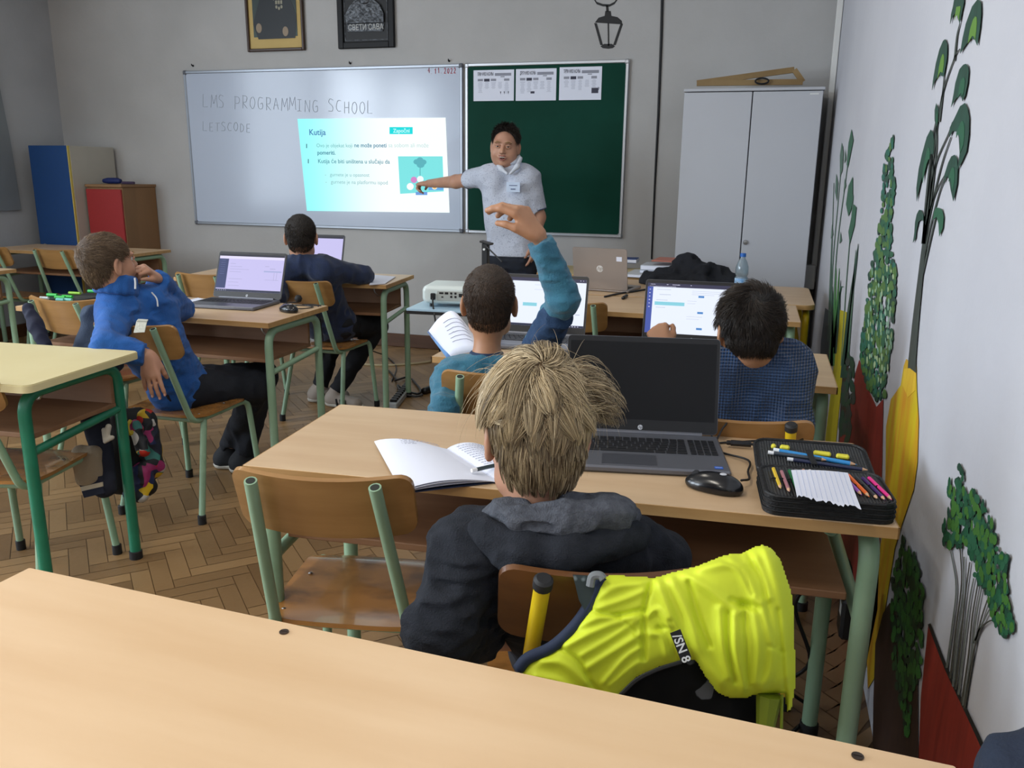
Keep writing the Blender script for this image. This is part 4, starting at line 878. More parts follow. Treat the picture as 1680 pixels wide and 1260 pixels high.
# ============================================================ projector on its stand
pj_ = thing('projector_table', 'small black edged projector shelf on a metal stand by the raised hand boy', 'stand', (-1.355, 3.66, 0), math.radians(4))
m = MB(); m.box((0, 0, .751), (.40, .30, .014), bev=.002); m.build('shelf_top', mat('pale_blue_top', 'a8c4d6', .35), pj_)
m = MB(); m.box((0, 0, .741), (.402, .302, .016), bev=.002); m.build('shelf_edge', M_black, pj_)
m = MB(); m.tube([(.1, 0, .03), (.1, 0, .735)], .018, 12); m.build('column', M_black, pj_)
for k in range(3): a = k*2*PI/3+.5; m = MB(); m.tube([(.1, 0, .12), (.1+.25*math.cos(a), .25*math.sin(a), .012)], .011, 8); m.build('leg', M_black, pj_)
pr = thing('projector', 'white projector with rear connector panel beside the raised hand boy\'s head', 'projector', (-1.36, 3.69, .7585), math.radians(8))
S = Sdf((-.18, -.15, -.01), (.18, .15, .13), .0035); S.box((0, 0, .058), (.15, .115, .043), rad=.028, k=0); S.cut((0, -.112, 0), (0, -1, .0), .002); S.mesh('housing', mat('projector_white', 'd3dcd8', .35), pr)
m = MB()
for sx in (-1, 1):
    for sy in (-1, 1): m.tube([(sx*.11, sy*.08, 0), (sx*.11, sy*.08, .02)], .010, 8)
m.build('feet', M_black, pr); m = MB(); m.box((-.0, -.113, .055), (.15, .004, .045), bev=.001); pn = m.build('connector_panel', mat('panel_grey', 'a7aaa4', .5), pr)
m = MB()
for k, (x, z, w, h) in enumerate(((-.055, .068, .02, .008), (-.03, .068, .016, .01), (-.008, .068, .01, .01), (.012, .068, .01, .01), (-.008, .052, .01, .01), (.012, .052, .01, .01), (-.05, .05, .01, .006), (.04, .06, .025, .016))): m.box((x, -.1155, z), (w, .003, h), bev=.001)
m.box((-.094, -.118, .052), (.022, .014, .03), bev=.003); m.build('sockets', M_black, pn)
m = MB(); m.tube(spline([(-.094, -.125, .045), (-.085, -.15, .01), (-.07, -.18, -.04), (-.05, -.17, -.2), (0, -.1, -.4)], 6), .004, 7); m.build('power_cord', M_black, pr)
m = MB(); m.lathe([(.035, 0), (.035, .012), (.026, .014), (.001, .010)], (.07, .115, .06), 20, R=rx3(-PI/2)); m.build('lens', mat('lens_glass', '1a2230', .1), pr)
m = MB()
for k in range(6): m.box((-.151, .0+.012*k-.03, .058), (.003, .005, .04))
m.build('vent_slots', mat('vent_grey', '8f9794', .5), pr)
# camera tripod head
tr = thing('tripod', 'black camera tripod head sticking up behind the raised hand boy\'s head', 'tripod', (-1.33, 4.05, 0))
tp0 = on('Y', 4.05, 797, 402); X0 = tp0[0]+1.33; zt_ = tp0[2]
m = MB(); m.box((X0, 0, zt_-.075), (.032, .04, .17), bev=.004); m.box((X0-.005, 0, zt_-.17), (.05, .05, .05), bev=.006); m.build('head_block', M_black, tr)
m = MB(); m.tube([(X0, 0, .7), (X0, 0, zt_-.19)], .02, 10); m.build('centre_column', M_black, tr)
m = MB(); m.box((X0+.004, 0, zt_+.012), (.062, .05, .010), R=np.array([[.97, 0, .22], [0, 1, 0], [-.22, 0, .97]]), bev=.002); m.tube([(X0, 0, zt_), (X0, 0, zt_+.01)], .010, 8); m.build('mounting_plate', M_black, tr)
m = MB(); m.tube([(X0+.01, -.02, zt_-.005), (X0+.105, -.06, zt_-.075)], .004, 8); m.build('pan_handle', M_black, tr); m = MB(); m.tube([(X0-.001, -.021, zt_-.02), (X0-.001, -.027, zt_-.02)], .006, 10); m.build('knob', M_white, tr)
for k in range(3): a = k*2*PI/3+.9; m = MB(); m.tube([(X0, 0, .72), (X0+.33*math.cos(a), .33*math.sin(a), .012)], .012, 8); m.build('leg', M_black, tr)
# ============================================================ on the far small desk and wide desk
z = .7605
def book(lab, px0, px1, py, dpt, h, c, zz, nm='book', cat='book', yaw=0):
    a = on('Z', zz, px0, py); b = on('Z', zz, px1, py); t = thing(nm, lab, cat, tuple((a+b)/2+[0, dpt/2, 0]), math.radians(yaw)); w = abs(b[0]-a[0])
    m = MB(); m.box((0, 0, h/2), (w, dpt, h), bev=min(.003, h*.3)); m.build('cover', mat('cover_'+c, c, .5), t)
    if h > .012: m = MB(); m.box((.003, -.002, h/2), (w-.004, dpt-.001, h*.7)); m.build('page_block', M_paper, t)
    return t
book('lowest wide pale folder stack on the small yellow framed desk', 1024, 1080, 456, .3, .018, 'c6c9cc', .7605, 'paper_stack', 'papers', -4)
book('grey ring folder on the small yellow framed desk', 1046, 1092, 449, .22, .022, '9fa5ac', .779, 'folder', 'folder', 3)
book('stack of white exercise books beside the white cabinet', 1050, 1102, 444, .2, .03, 'b9bfc7', .80, 'exercise_books', 'books', -3)
book('salmon red folder topmost on the papers by the white cabinet', 1070, 1106, 430, .24, .008, 'b5705f', .852, 'folder', 'folder', -5)
bb = book('small dark blue box on the papers beside the silver laptop', 1020, 1044, 432, .14, .028, '24407a', .80, 'box', 'box')
m = MB(); m.box((-1.0+.37, 5.30, .8), (.015, .28, .19)) if False else None
bo = thing('water_bottle', 'clear plastic water bottle with a blue cap on the wide desk', 'bottle', tuple(on('Z', z, 1214, 486)))
sc_ = .235/.245
prof = [(.030, 0), (.033, .006), (.033, .03), (.030, .036), (.033, .042), (.033, .10), (.028, .11), (.033, .12), (.032, .16), (.024, .185), (.013, .205), (.0125, .222)]
m = MB(); m.lathe([(r, zz*sc_) for r, zz in prof]+[(.0115, .222*sc_)]+[(r-.0012, zz*sc_+.001) for r, zz in prof[::-1]], (0, 0, 0), 24)
m.build('bottle_body', mat('clear_plastic', 'd5e4ec', .12, trans=.85, spec=.5), bo, smooth=SM); m = MB(); m.lathe([(.015, 0), (.015, .016), (.013, .018)], (0, 0, .213*sc_), 18); m.build('cap', mat('blue_cap', '1d62b8', .4), bo)
m = MB(); m.lathe([(.0338, .045), (.0338, .095)], (0, 0, 0), 24); m.build('label_band', mat('blue_label', '3f87c6', .4, c2='b9d4ea', nscale=30), bo)
S = Sdf((-.75, 4.55, .70), (-.0, 5.05, .99), .007)
for a, b, ra, rb in (((-.60, 4.80, .78), (-.35, 4.78, .82), .05, .06), ((-.42, 4.8, .86), (-.30, 4.8, .84), .05, .05), ((-.42, 4.82, .885), (-.38, 4.82, .90), .035, .03), ((-.35, 4.78, .83), (-.12, 4.78, .80), .055, .04), ((-.55, 4.72, .78), (-.3, 4.70, .78), .04, .05), ((-.3, 4.75, .86), (-.18, 4.78, .83), .035, .03), ((-.25, 4.72, .78), (-.1, 4.72, .775), .03, .03)): S.cone(a, b, ra, rb, .03)
S.noise(.016, .06, 3, ridged=True); S.noise(.006, .025, 4); S.cut((0, 0, .762), (0, 0, -1), .002); tag(S.mesh('jacket', mat('black_cloth', '111620', .85, c2='0c1018', nscale=9, sheen=.0, bump=.3, bscale=200)), 'crumpled black jacket heaped on the wide desk beside the bottle', 'jacket')
# ============================================================ people
M_skin = mat('skin', 'b98c72', .5, c2='b0826a', nscale=14, sss=.15, bump=.04, bscale=300)
M_skin2 = mat('skin_warm', 'b18262', .5, c2='a87a5a', nscale=14, sss=.15, bump=.05, bscale=300)
M_eyew = mat('eye_white', 'd9d6d0', .2); M_iris = mat('iris_brown', '2c1b10', .2); M_lip = mat('lips', '96584c', .45); M_mouth = mat('mouth_dark', '3a1516', .6); M_teeth = mat('teeth', 'd8d2c6', .3); M_nail = mat('finger_nail', 'd2a493', .3)
U = lambda v: np.array(v, float)/np.linalg.norm(v)
def frame(yaw, pitch=0, roll=0):                                # yaw>0 turns left of +Y; pitch>0 looks up
    y, p, r = map(math.radians, (yaw, pitch, roll)); f = np.array([-math.sin(y)*math.cos(p), math.cos(y)*math.cos(p), math.sin(p)]); rt = np.array([math.cos(y), math.sin(y), 0]); up = np.cross(rt, f)
    return np.stack([math.cos(r)*rt+math.sin(r)*up, f, -math.sin(r)*rt+math.cos(r)*up], 1)
def head_sdf(S, c, R, s):
    L = lambda x, y, z: c+R@(np.array([x, y, z])*s)
    S.ell(L(0, -.012, .03), np.array([.073, .092, .083])*s, R, k=.01)
    S.ell(L(0, .025, -.025), np.array([.060, .064, .078])*s, R, k=.03)
    S.ell(L(0, -.03, -.04), np.array([.055, .055, .05])*s, R, k=.04)
    S.ell(L(0, .058, -.086), np.array([.026, .022, .018])*s, R, k=.03)
    for q in (-1, 1):
        S.ell(L(q*.036, .056, -.035), np.array([.026, .024, .026])*s, R, k=.02)
        S.ell(L(q*.045, .012, -.075), np.array([.018, .03, .022])*s, R, k=.025)
        S.ell(L(q*.030, .079, .024), np.array([.024, .010, .009])*s, R, k=.014)
        S.ell(L(q*.030, .094, .004), np.array([.015, .014, .010])*s, R, k=.010, op='sub')
    S.cone(L(0, .084, .012), L(0, .106, -.026), .007*s, .0115*s, k=.012)
    for q in (-1, 1): S.ell(L(q*.011, .097, -.030), np.array([.009, .010, .008])*s, R, k=.006)
    S.ell(L(0, .084, -.055), np.array([.026, .012, .013])*s, R, k=.012)
    for q in (-1, 1):
        Re = R@rz3(q*math.radians(22))@rx3(math.radians(-8)); e = L(q*.078, -.004, -.006)
        S.ell(e, np.array([.0085, .021, .033])*s, Re, k=.006); S.ell(e+Re@np.array([q*.007, .003, .002])*s, np.array([.006, .012, .021])*s, Re, k=.004, op='sub')
        S.ell(e+Re@np.array([0, .004, -.028])*s, np.array([.007, .009, .009])*s, Re, k=.006)
def face_parts(par, c, R, s, open_=0):
    L = lambda x, y, z: c+R@(np.array([x, y, z])*s)
    for q in (-1, 1):
        m = MB(); m.lathe([(.011*s*math.sin(a), -.011*s*math.cos(a)) for a in np.linspace(.02, PI-.02, 9)], L(q*.030, .0772, .003), 14, R=R@rx3(-PI/2)); e = m.build('eye', M_eyew, par, smooth=True)
        m = MB(); m.lathe([(.0050*s, 0), (.0048*s, .0012*s), (.001*s, .0018*s)], L(q*.030, .0876, .002), 14, R=R@rx3(-PI/2)); m.build('iris', M_iris, e)
        m = MB(); m.tube(spline([L(q*.013, .0965, .022), L(q*.03, .096, .027), L(q*.048, .083, .021)], 4), [.0030*s, .0040*s, .0015*s], 6); m.build('eyebrow', par['brow'] if False else BROW[0], par)
        m = MB(); m.tube(spline([L(q*.016, .0895, .0055), L(q*.03, .0925, .0085), L(q*.045, .083, .005)], 4), .0040*s, 6); m.tube(spline([L(q*.017, .0885, -.002), L(q*.03, .0905, -.0055), L(q*.044, .082, -.002)], 4), .0030*s, 6); m.build('eyelid', SKIN[0], par)
    m = MB(); m.tube(spline([L(-.027, .080, -.049), L(-.009, .0965, -.0490), L(0, .097, -.0500), L(.009, .0965, -.0490), L(.027, .080, -.049)], 4), .0036*s, 6)
    m.tube(spline([L(-.026, .081, -.050-.002*open_), L(-.012, .091, -.058-.009*open_), L(0, .0945, -.060-.011*open_), L(.012, .091, -.058-.009*open_), L(.026, .081, -.050-.002*open_)], 5), .0042*s, 6); m.build('lips', M_lip, par, smooth=True)
    if open_:
        m = MB(); m.prism([L(-.020, .0885, -.053), L(0, .0955, -.0505), L(.020, .0885, -.053), L(.012, .090, -.064), L(0, .092, -.068), L(-.012, .090, -.064)], R@np.array([0, .003, 0])); mo = m.build('mouth', M_mouth, par)
        m = MB(); m.prism([L(-.014, .0935, -.0525), L(0, .099, -.0515), L(.014, .0935, -.0525), L(.011, .0935, -.0575), L(-.011, .0935, -.0575)], R@np.array([0, .002, 0])); m.build('teeth', M_teeth, mo)
BROW = [mat('brow_dark', '2a1c14', .8)]; SKIN = [M_skin]
def hand(S, wr, d, n, sd, s, curls, spread=.10, thumb=(.5, .7), tips=None, fat=1.0):
    wr = np.array(wr, float); d = U(d); n = np.array(n, float); n = U(n-d*(n@d)); sd = np.array(sd, float); sd = U(sd-d*(sd@d)-n*(sd@n)); out = []
    for i, off in enumerate((.031, .0105, -.0105, -.030)):
        base = wr+sd*off*.5*s+d*.008*s; kn = wr+d*(.090, .094, .089, .080)[i]*s+sd*off*s
        S.cone(base, kn, .0155*s, .0118*s, k=.014)
    for i, off in enumerate((.031, .0105, -.0105, -.030)):
        kn = wr+d*(.090, .094, .089, .080)[i]*s+sd*off*s; p = kn; lf = (.95, 1.05, .97, .76)[i]; c1, c2, c3 = curls[i]; a = 0
        dd = U(d+sd*spread*(1.5-i)*.9)
        for L_, c_, r0, r1 in ((.045, c1, .0105, .0092), (.027, c2, .0092, .0083), (.021, c3, .0083, .0068)):
            a += c_; v = dd*math.cos(a)+n*math.sin(a); q = p+v*L_*lf*s; S.cone(p, q, r0*s*fat, r1*s*fat, k=.0035); p = q
        out.append((p, v, -n*math.cos(a)+dd*math.sin(a)))
    b = wr+d*.022*s+sd*.024*s+n*.006*s; v1 = U(d*.75+sd*thumb[0]+n*.25); p1 = b+v1*.042*s; v2 = U(d*.85+sd*thumb[0]*.4+n*thumb[1]*.6); p2 = p1+v2*.032*s; v3 = U(d*.8+sd*.05+n*thumb[1]); p3 = p2+v3*.024*s
    S.cone(b, p1, .0165*s, .0125*s, k=.012); S.cone(p1, p2, .0118*s, .0105*s, k=.004); S.cone(p2, p3, .0105*s, .0085*s, k=.003)
    return out
def torso(S, J, g, s, k=.05, arms=(1, 1), foldn=0):
    nb, hl, hr, sl, sr = J['neck'], J['hipL'], J['hipR'], J['shL'], J['shR']
    cl = nb*.30+sl*.70; cr = nb*.30+sr*.70; dn = U((hl+hr)/2-nb); cl = cl+dn*.035*s; cr = cr+dn*.035*s; cdep = J.get('belly', 0)
    hl2 = hl*.75+hr*.25; hr2 = hr*.75+hl*.25
    S.cone(hl2, cl, .088*s+g+cdep*.5, .078*s+g, k=k); S.cone(hr2, cr, .088*s+g+cdep*.5, .078*s+g, k=k)
    S.cone(hl, hr, .085*s+g, k=k); S.ell((hl+hr)/2*.55+nb*.45, np.array([.11, .085, .13])*s+g+cdep, k=k) if True else 0
    S.cone(nb+dn*.02*s, sl+dn*.02*s, .050*s+g*.8, .052*s+g*.8, k=.04); S.cone(nb+dn*.02*s, sr+dn*.02*s, .050*s+g*.8, .052*s+g*.8, k=.04)
def limbs(S, J, g, s, up=True, low=True, gw=None):
    if up:
        for q in 'LR':
            S.cone(J['sh'+q], J['el'+q], .051*s+g, .041*s+g, k=.03); S.cone(J['el'+q], J['wr'+q], .041*s+g, (.027*s+(g if gw is None else gw)), k=.02)
    if low:
        for q in 'LR':
            S.cone(J['hip'+q], J['kn'+q], .080*s+g, .057*s+g, k=.04); S.cone(J['kn'+q], J['an'+q], .056*s+g, .038*s+g, k=.025)
def bounds(J, pad=.16):
    P_ = np.array([v for k, v in J.items() if k[:2] != 'ft' and isinstance(v, np.ndarray) and v.shape == (3,)]); return P_.min(0)-pad, P_.max(0)+pad
def strands(name, mm, par, c, R, e, s, whorl, n, length, lift, seed=0, r=.0007, seg=6, swirl=.5, grav=.2, mask=None, jit=.25, clump=.5, base_off=.002, colbias=None, tuft=None, gather=0, gsz=22, co=(0, -.012, .03)):
    co = np.array(co)
    rs = np.random.RandomState(seed); w = U(whorl); u = rs.randn(n*4, 3); u /= np.linalg.norm(u, axis=1)[:, None]
    P0 = u*e+co*s
    ok = mask(P0/s) if mask is not None else np.ones(len(u), bool); u = u[ok][:n]; n = len(u); P0 = P0[ok][:n]
    fr = rs.rand(97, 3)*8+4; ph = rs.rand(97)*6.28; lf = (np.sin((u*[9, 7, 11]).sum(1)+1.3)+np.sin((u*[-13, 10, 5]).sum(1))+np.sin((u*[17, 19, -8]).sum(1)*1.1))/3
    cid = (np.floor((np.arctan2(u[:, 1], u[:, 0])+PI)*7)*31+np.floor(u[:, 2]*7)).astype(int); cr = np.random.RandomState(seed+5).randn(2000); crn = cr[cid % 2000]
    Ls = length(P0/s) if callable(length) else np.full(n, length); Ls = Ls*(.7+.5*rs.rand(n)); Lf = lift(P0/s) if callable(lift) else np.full(n, lift); Lf = Lf*(1+clump*lf)*(.6+.8*rs.rand(n))
    sw = swirl+clump*.5*crn+rs.randn(n)*jit; cur = u.copy(); pts = []; rad = e.mean(); fin = rs.randn(n, 3)*.15
    for i in range(seg+1):
        t = i/seg; pos = cur*(e+base_off+(Lf*(t**.8))[:, None])+co*s
        pts.append(pos)
        tan = (cur@w)[:, None]*cur-w; tan += 1e-4; tan /= np.linalg.norm(tan, axis=1)[:, None]; bi = np.cross(cur, tan); tt = tan*np.cos(sw)[:, None]+bi*np.sin(sw)[:, None]
        g = np.array([0, 0, -1.]); gt = g-cur*(cur@g)[:, None]; tt = tt+gt*grav*(.5+t)+fin*.4
        if tuft is not None: tt = tt+tuft(P0/s)*t
        tt -= cur*(tt*cur).sum(1)[:, None]; tt /= (np.linalg.norm(tt, axis=1)[:, None]+1e-9)
        cur = cur+tt*(Ls/seg/rad)[:, None]; cur /= np.linalg.norm(cur, axis=1)[:, None]; sw = sw*.9
    Pt = np.stack(pts, 1)                                      # n, seg+1, 3 local
    if gather:
        gi = rs.choice(n, max(4, n//gsz), replace=False); nn_ = np.concatenate([np.argmax(u[i:i+1500]@u[gi].T, 1) for i in range(0, n, 1500)]); tw = (np.linspace(0, 1, seg+1)**1.4)[None, :, None]
        Pt = Pt+(Pt[gi][nn_]-Pt)*gather*tw
        Pt = Pt+(gi[nn_] % 7-3)[:, None, None]*.0012*tw*Pt/np.linalg.norm(Pt, axis=2)[..., None]
    T = np.gradient(Pt, axis=1); T /= (np.linalg.norm(T, axis=2)[..., None]+1e-9); Nn = Pt/(np.linalg.norm(Pt, axis=2)[..., None]+1e-9); B = np.cross(T, Nn); B /= (np.linalg.norm(B, axis=2)[..., None]+1e-9); N2 = np.cross(B, T)
    rr = r*(1-.75*np.linspace(0, 1, seg+1)**2)[None, :, None]*(.7+.6*rs.rand(n))[:, None, None]
    ring = np.stack([Pt+rr*(B*math.cos(a)+N2*math.sin(a)) for a in (PI/2, PI/2+2.094, PI/2+4.189)], 2)   # n, seg+1, 3, 3
    V = (ring.reshape(-1, 3))@R.T+c; i0 = np.arange(n)[:, None, None]*(seg+1)*3+np.arange(seg)[None, :, None]*3; j = np.arange(3)[None, None, :]; j2 = (j+1) % 3
    Q = np.stack([i0+j, i0+j2, i0+3+j2, i0+3+j], -1).reshape(-1, 4)
    cc = np.clip(.5+.28*rs.randn(n)+.12*crn+(colbias(P0/s) if colbias else 0), 0, 1)
    return rawmesh(name, V, Q, mm, par, attr=np.repeat(cc, (seg+1)*3))
def hmask(P_, nape=-.062, fr=.060, fz=.06):
    x, y, z = P_[:, 0], P_[:, 1], P_[:, 2]; ok = (y < fr+.40*(z-fz)) & (z > nape+.15*np.maximum(y, 0))
    ok &= ~(((np.abs(x)-.085)/.05)**2+((y-.052)/.058)**2+((z+.035)/.072)**2 < 1)
    ok &= ~(((np.abs(x)-.080)/.03)**2+((y+.003)/.022)**2+((z+.012)/.032)**2 < 1); return ok
def hair(par, c, R, s, name, cols, t=.004, n=4000, length=.012, lift=.004, nape=-.062, cap_noise=.0015, fz=.06, **kw):
    S = Sdf(c-.16, c+.16, .0032); e = np.array([.073, .092, .083])*s; L = lambda x, y, z: c+R@(np.array([x, y, z])*s)
    S.ell(L(0, -.013, .034), e+t, R, k=0); S.ell(L(0, -.034, -.032), np.array([.056, .054, .05])*s+t*.45, R, k=.03)
    for q in (-1, 1):
        S.ell(L(q*.085, .052, -.035), np.array([.05, .058, .072])*s, R, k=.004, op='sub'); S.ell(L(q*.080, -.003, -.012), np.array([.03, .022, .032])*s, R, k=.003, op='sub')
    S.cut(L(0, .060, fz), R@np.array([0, 1, -.40]), .004); S.cut(L(0, 0, nape), R@np.array([0, .15, -1]), .004); S.noise(cap_noise, .012, 3); 
    capm = mat(name+'_cap', cols[0], .8, c2=cols[1], nscale=60, bump=.5, bscale=220)
    o = S.mesh('hair', capm, par)
    hm = mat(name+'_strand', cols[1], .42, c2=cols[2], attr='rnd', lo=0, hi=1, spec=.4)
    nl = .010 if not callable(length) else .014
    strands('hair_strands', hm, o, c, R, np.array([.062, .072, .092])*s+t*.5, s, (0, 0, 1), n//2, nl, .003, seg=4, r=kw.get('r', .0007), swirl=0, grav=.4, co=(0, -.028, -.006), mask=lambda P_: hmask(P_, nape-.006, .0, .03) & (P_[:, 2] < .03) & (P_[:, 1] < .005), seed=77, clump=.2, colbias=lambda P_: -.1+0*P_[:, 0])
    strands('hair_strands', hm, o, c, R, e+t*.6, s, kw.pop('whorl', (0, -.75, .66)), n, length, lift, mask=lambda P_: hmask(P_, nape-.004, .060, fz), **kw); return o
def shoe(par, an, d, s, mm, sole, name='shoe', stripes=None):
    an = np.array(an); d = U([d[0], d[1], 0]); S = Sdf([min(an[0], an[0]+d[0]*.2*s)-.09, min(an[1], an[1]+d[1]*.2*s)-.09, -.01], [max(an[0], an[0]+d[0]*.2*s)+.09, max(an[1], an[1]+d[1]*.2*s)+.09, an[2]+.06], .005); h = an[2]
    b = np.array([an[0], an[1], 0])
    S.cone(b-d*.03*s+[0, 0, .045*s], an+[0, 0, .0], .042*s, .040*s, k=.01); S.cone(b-d*.03*s+[0, 0, .04*s], b+d*.13*s+[0, 0, .032*s], .042*s, .034*s, k=.03); S.cut((0, 0, .014), (0, 0, -1), .002); S.cut(an+[0, 0, .02], (0, 0, 1), .003)
    o = S.mesh(name, mm, par); S = Sdf(S.lo, S.lo+S.h*S.n, .005); S.cone(b-d*.035*s+[0, 0, .03], b+d*.14*s+[0, 0, .03], .046*s, .04*s, k=.0); S.cut((0, 0, .024), (0, 0, 1), .002); S.cut((0, 0, .003), (0, 0, -1), .001); S.mesh('sole', sole, o)
    if stripes:
        side = np.array([-d[1], d[0], 0])
        for sg in (-1, 1):
            m = MB()
            for k in range(3): q = b+d*(.03+.028*k)*s; m.tube([q+side*sg*.043*s+[0, 0, .018], q+side*sg*.038*s-d*.01+[0, 0, .055*s]], .006, 6)
            m.build('stripes', stripes, o)
    return o
def person(label, J, hc, HR, hs, s, top, bot, hands, h=.0048, skin=None, topname='sweatshirt', botname='trousers', collar=None, sleeve_cut=None, necks=1.0, wr=(0.012, .05), tg=.010, hair_kw=None, open_=0, shoes=None, cutneck=None, anim=None, brow=None, ag=None, afac=1, chub=0):
    skin = skin or M_skin; SKIN[0] = skin; BROW[0] = brow or BROW[0]
    root = thing('person', label, 'person', tuple((J['hipL']+J['hipR'])/2*[1, 1, 0]))
    org = np.array(root.location); hold = thing('tmp', '', '') if False else None
    lo, hi = bounds({**J, 'hc': hc}, .17); S = Sdf(lo, hi, h)
    torso(S, J, -.006, s); limbs(S, J, -.004, s*afac if afac > 1 else s, low=False); limbs(S, J, -.004, s, up=False)
    for q in 'LR':
        if bot is None: continue
        fd = J.get('ft'+q, HR[:, 1]); fd = U([fd[0], fd[1], 0]); S.cone(J['an'+q]+[0, 0, -.02], J['an'+q]*[1, 1, 0]+fd*.10*s+[0, 0, .035], .030*s, .026*s, k=.02)
    jaw = hc+HR@(np.array([0, -.028, -.055])*hs); S.cone(J['neck'], jaw, .052*s*min(necks, 1.05), .048*s*min(necks, 1.05), k=.03)
    head_sdf(S, hc, HR, hs)
    if chub:
        for q in (-1, 1): S.ell(hc+HR@(np.array([q*.042, .035, -.045])*hs), np.array([.030, .036, .042])*hs*chub, HR, k=.03)
        S.ell(hc+HR@(np.array([0, .03, -.085])*hs), np.array([.045, .04, .028])*hs*chub, HR, k=.03)
    tips = {}
    for q, hd in hands.items(): tips[q] = hand(S, J['wr'+q], **hd)
    objs = []; P = root
    b = S.mesh('body', skin, P)
    # nails
    for q, tp_ in tips.items():
        hsz = hands[q]['s']
        for (p, v, nn) in tp_:
            Rn_ = np.stack([np.cross(v, nn), v, nn], 1); m = MB(); m.lathe([(.0048*hsz, 0), (.0045*hsz, .0008), (.002*hsz, .0012)], p+nn*.0062*hsz-v*.002*hsz, 10, R=Rn_@np.diag([1, 1.3, 1])); m.build('finger_nail', M_nail, b)
    # clothing
    S = Sdf(lo, hi, h); torso(S, J, tg, s); SA = Sdf(lo, hi, h); limbs(SA, J, ag if ag is not None else tg, s*afac, low=False, gw=wr[0])
    jk = U(hc-J['neck']+1e-6); cn = cutneck if cutneck is not None else J['neck']+jk*.028*s
    if collar == 'stand': S.cone(J['neck'], J['neck']+jk*.085*s, .060*s*necks+.008, .057*s*necks+.008, k=.02)
    elif collar == 'round': S.cone(J['neck'], J['neck']+jk*.03*s, .056*s*necks+.006, .054*s*necks+.006, k=.02)
    S0, S = S, SA
    for q in 'LR':
        dv = U(J['wr'+q]-J['el'+q]); p = J['wr'+q]-dv*wr[1]*s if sleeve_cut is None else J['sh'+q]+(J['el'+q]-J['sh'+q])*sleeve_cut[q]
        dn = dv if sleeve_cut is None else U(J['el'+q]-J['sh'+q])
        if sleeve_cut is None: S.cutball(J['wr'+q]+dv*.05, .13 if False else .11*s+.03, p, dn)
        else: S.cutball(J['el'+q], .20 if False else np.linalg.norm(J['el'+q]-p)+.07, p, dn); S.cutball(J['wr'+q], np.linalg.norm(J['wr'+q]-J['el'+q])*.9, p, dn)
    S = S0; S._mix((slice(None),)*3, SA.f, .035, 'add')
    for nz in top.get('noise', ()): S.noise(**nz)
    if collar == 'stand': S.cutball(J['neck']+jk*.14, .115, J['neck']+jk*.082*s, jk)
    else: S.cutball(J['neck']+jk*.12, .12, cn, jk)
    hem = J.get('hem'); 
    if hem is not None: S.cutball(hem[0]+U(hem[1])*.3, .55, hem[0], hem[1])
    cloth = S.mesh(topname, top['mat'], P)
    if bot:
        S = Sdf(lo, hi*[1, 1, 0]+[0, 0, max(J['hipL'][2], J['hipR'][2], J['knL'][2], J['knR'][2])+.16], .0065); S.cone(J['hipL'], J['hipR'], .088*s+.006, k=.04); limbs(S, J, .012, s, up=False)
        up_ = U(J['neck']-(J['hipL']+J['hipR'])/2); S.cone((J['hipL']+J['hipR'])/2, (J['hipL']+J['hipR'])/2+up_*.06, .10*s, k=.05)
        S.noise(.006, .05, 5, ridged=True)
        for q in 'LR': dv = U(J['an'+q]-J['kn'+q]); S.cutball(J['an'+q]+dv*.06, .10, J['an'+q]+dv*.005, dv)
        S.mesh(botname, bot, P)
        for q in 'LR': shoe(P, J['an'+q], J.get('ft'+q, HR[:, 1]), s*1.22, *(shoes or (M_black, M_white)))
    face_parts(P, hc, HR, hs, open_)
    if hair_kw: hair(P, hc, HR, hs, **hair_kw)
    return root, cloth, b
def settle(root):                                              # parts were built in world space: shift them under the root
    d = np.array(root.location, np.float32)
    for o in list(bpy.data.objects):
        r = o
        while r.parent: r = r.parent
        if r is root and o is not root and o.type == 'MESH':
            n = len(o.data.vertices); a = np.empty(n*3, np.float32); o.data.vertices.foreach_get('co', a); a = a.reshape(-1, 3)-d; o.data.vertices.foreach_set('co', a.ravel()); o.data.update()
def piece(name, par, mm, prims, h=.005, pad=.06, noises=(), cuts=(), k=.02):
    P_ = np.array([np.array(q, float) for pr in prims for q in pr[:2]]); S = Sdf(P_.min(0)-pad, P_.max(0)+pad, h)
    for pr in prims: S.cone(pr[0], pr[1], pr[2], pr[3], k=pr[4] if len(pr) > 4 else k)
    for nz in noises: S.noise(**nz)
    for ct in cuts: S.cut(*ct)
    return S.mesh(name, mm, par)
V3 = lambda *a: np.array(a, float)
def hd(d, n, sd, s, curls, **k): return dict(d=d, n=n, sd=sd, s=s, curls=curls, **k)
REL = [(.35, .3, .2)]*4; FIST = [(1.2, 1.5, .9)]*4
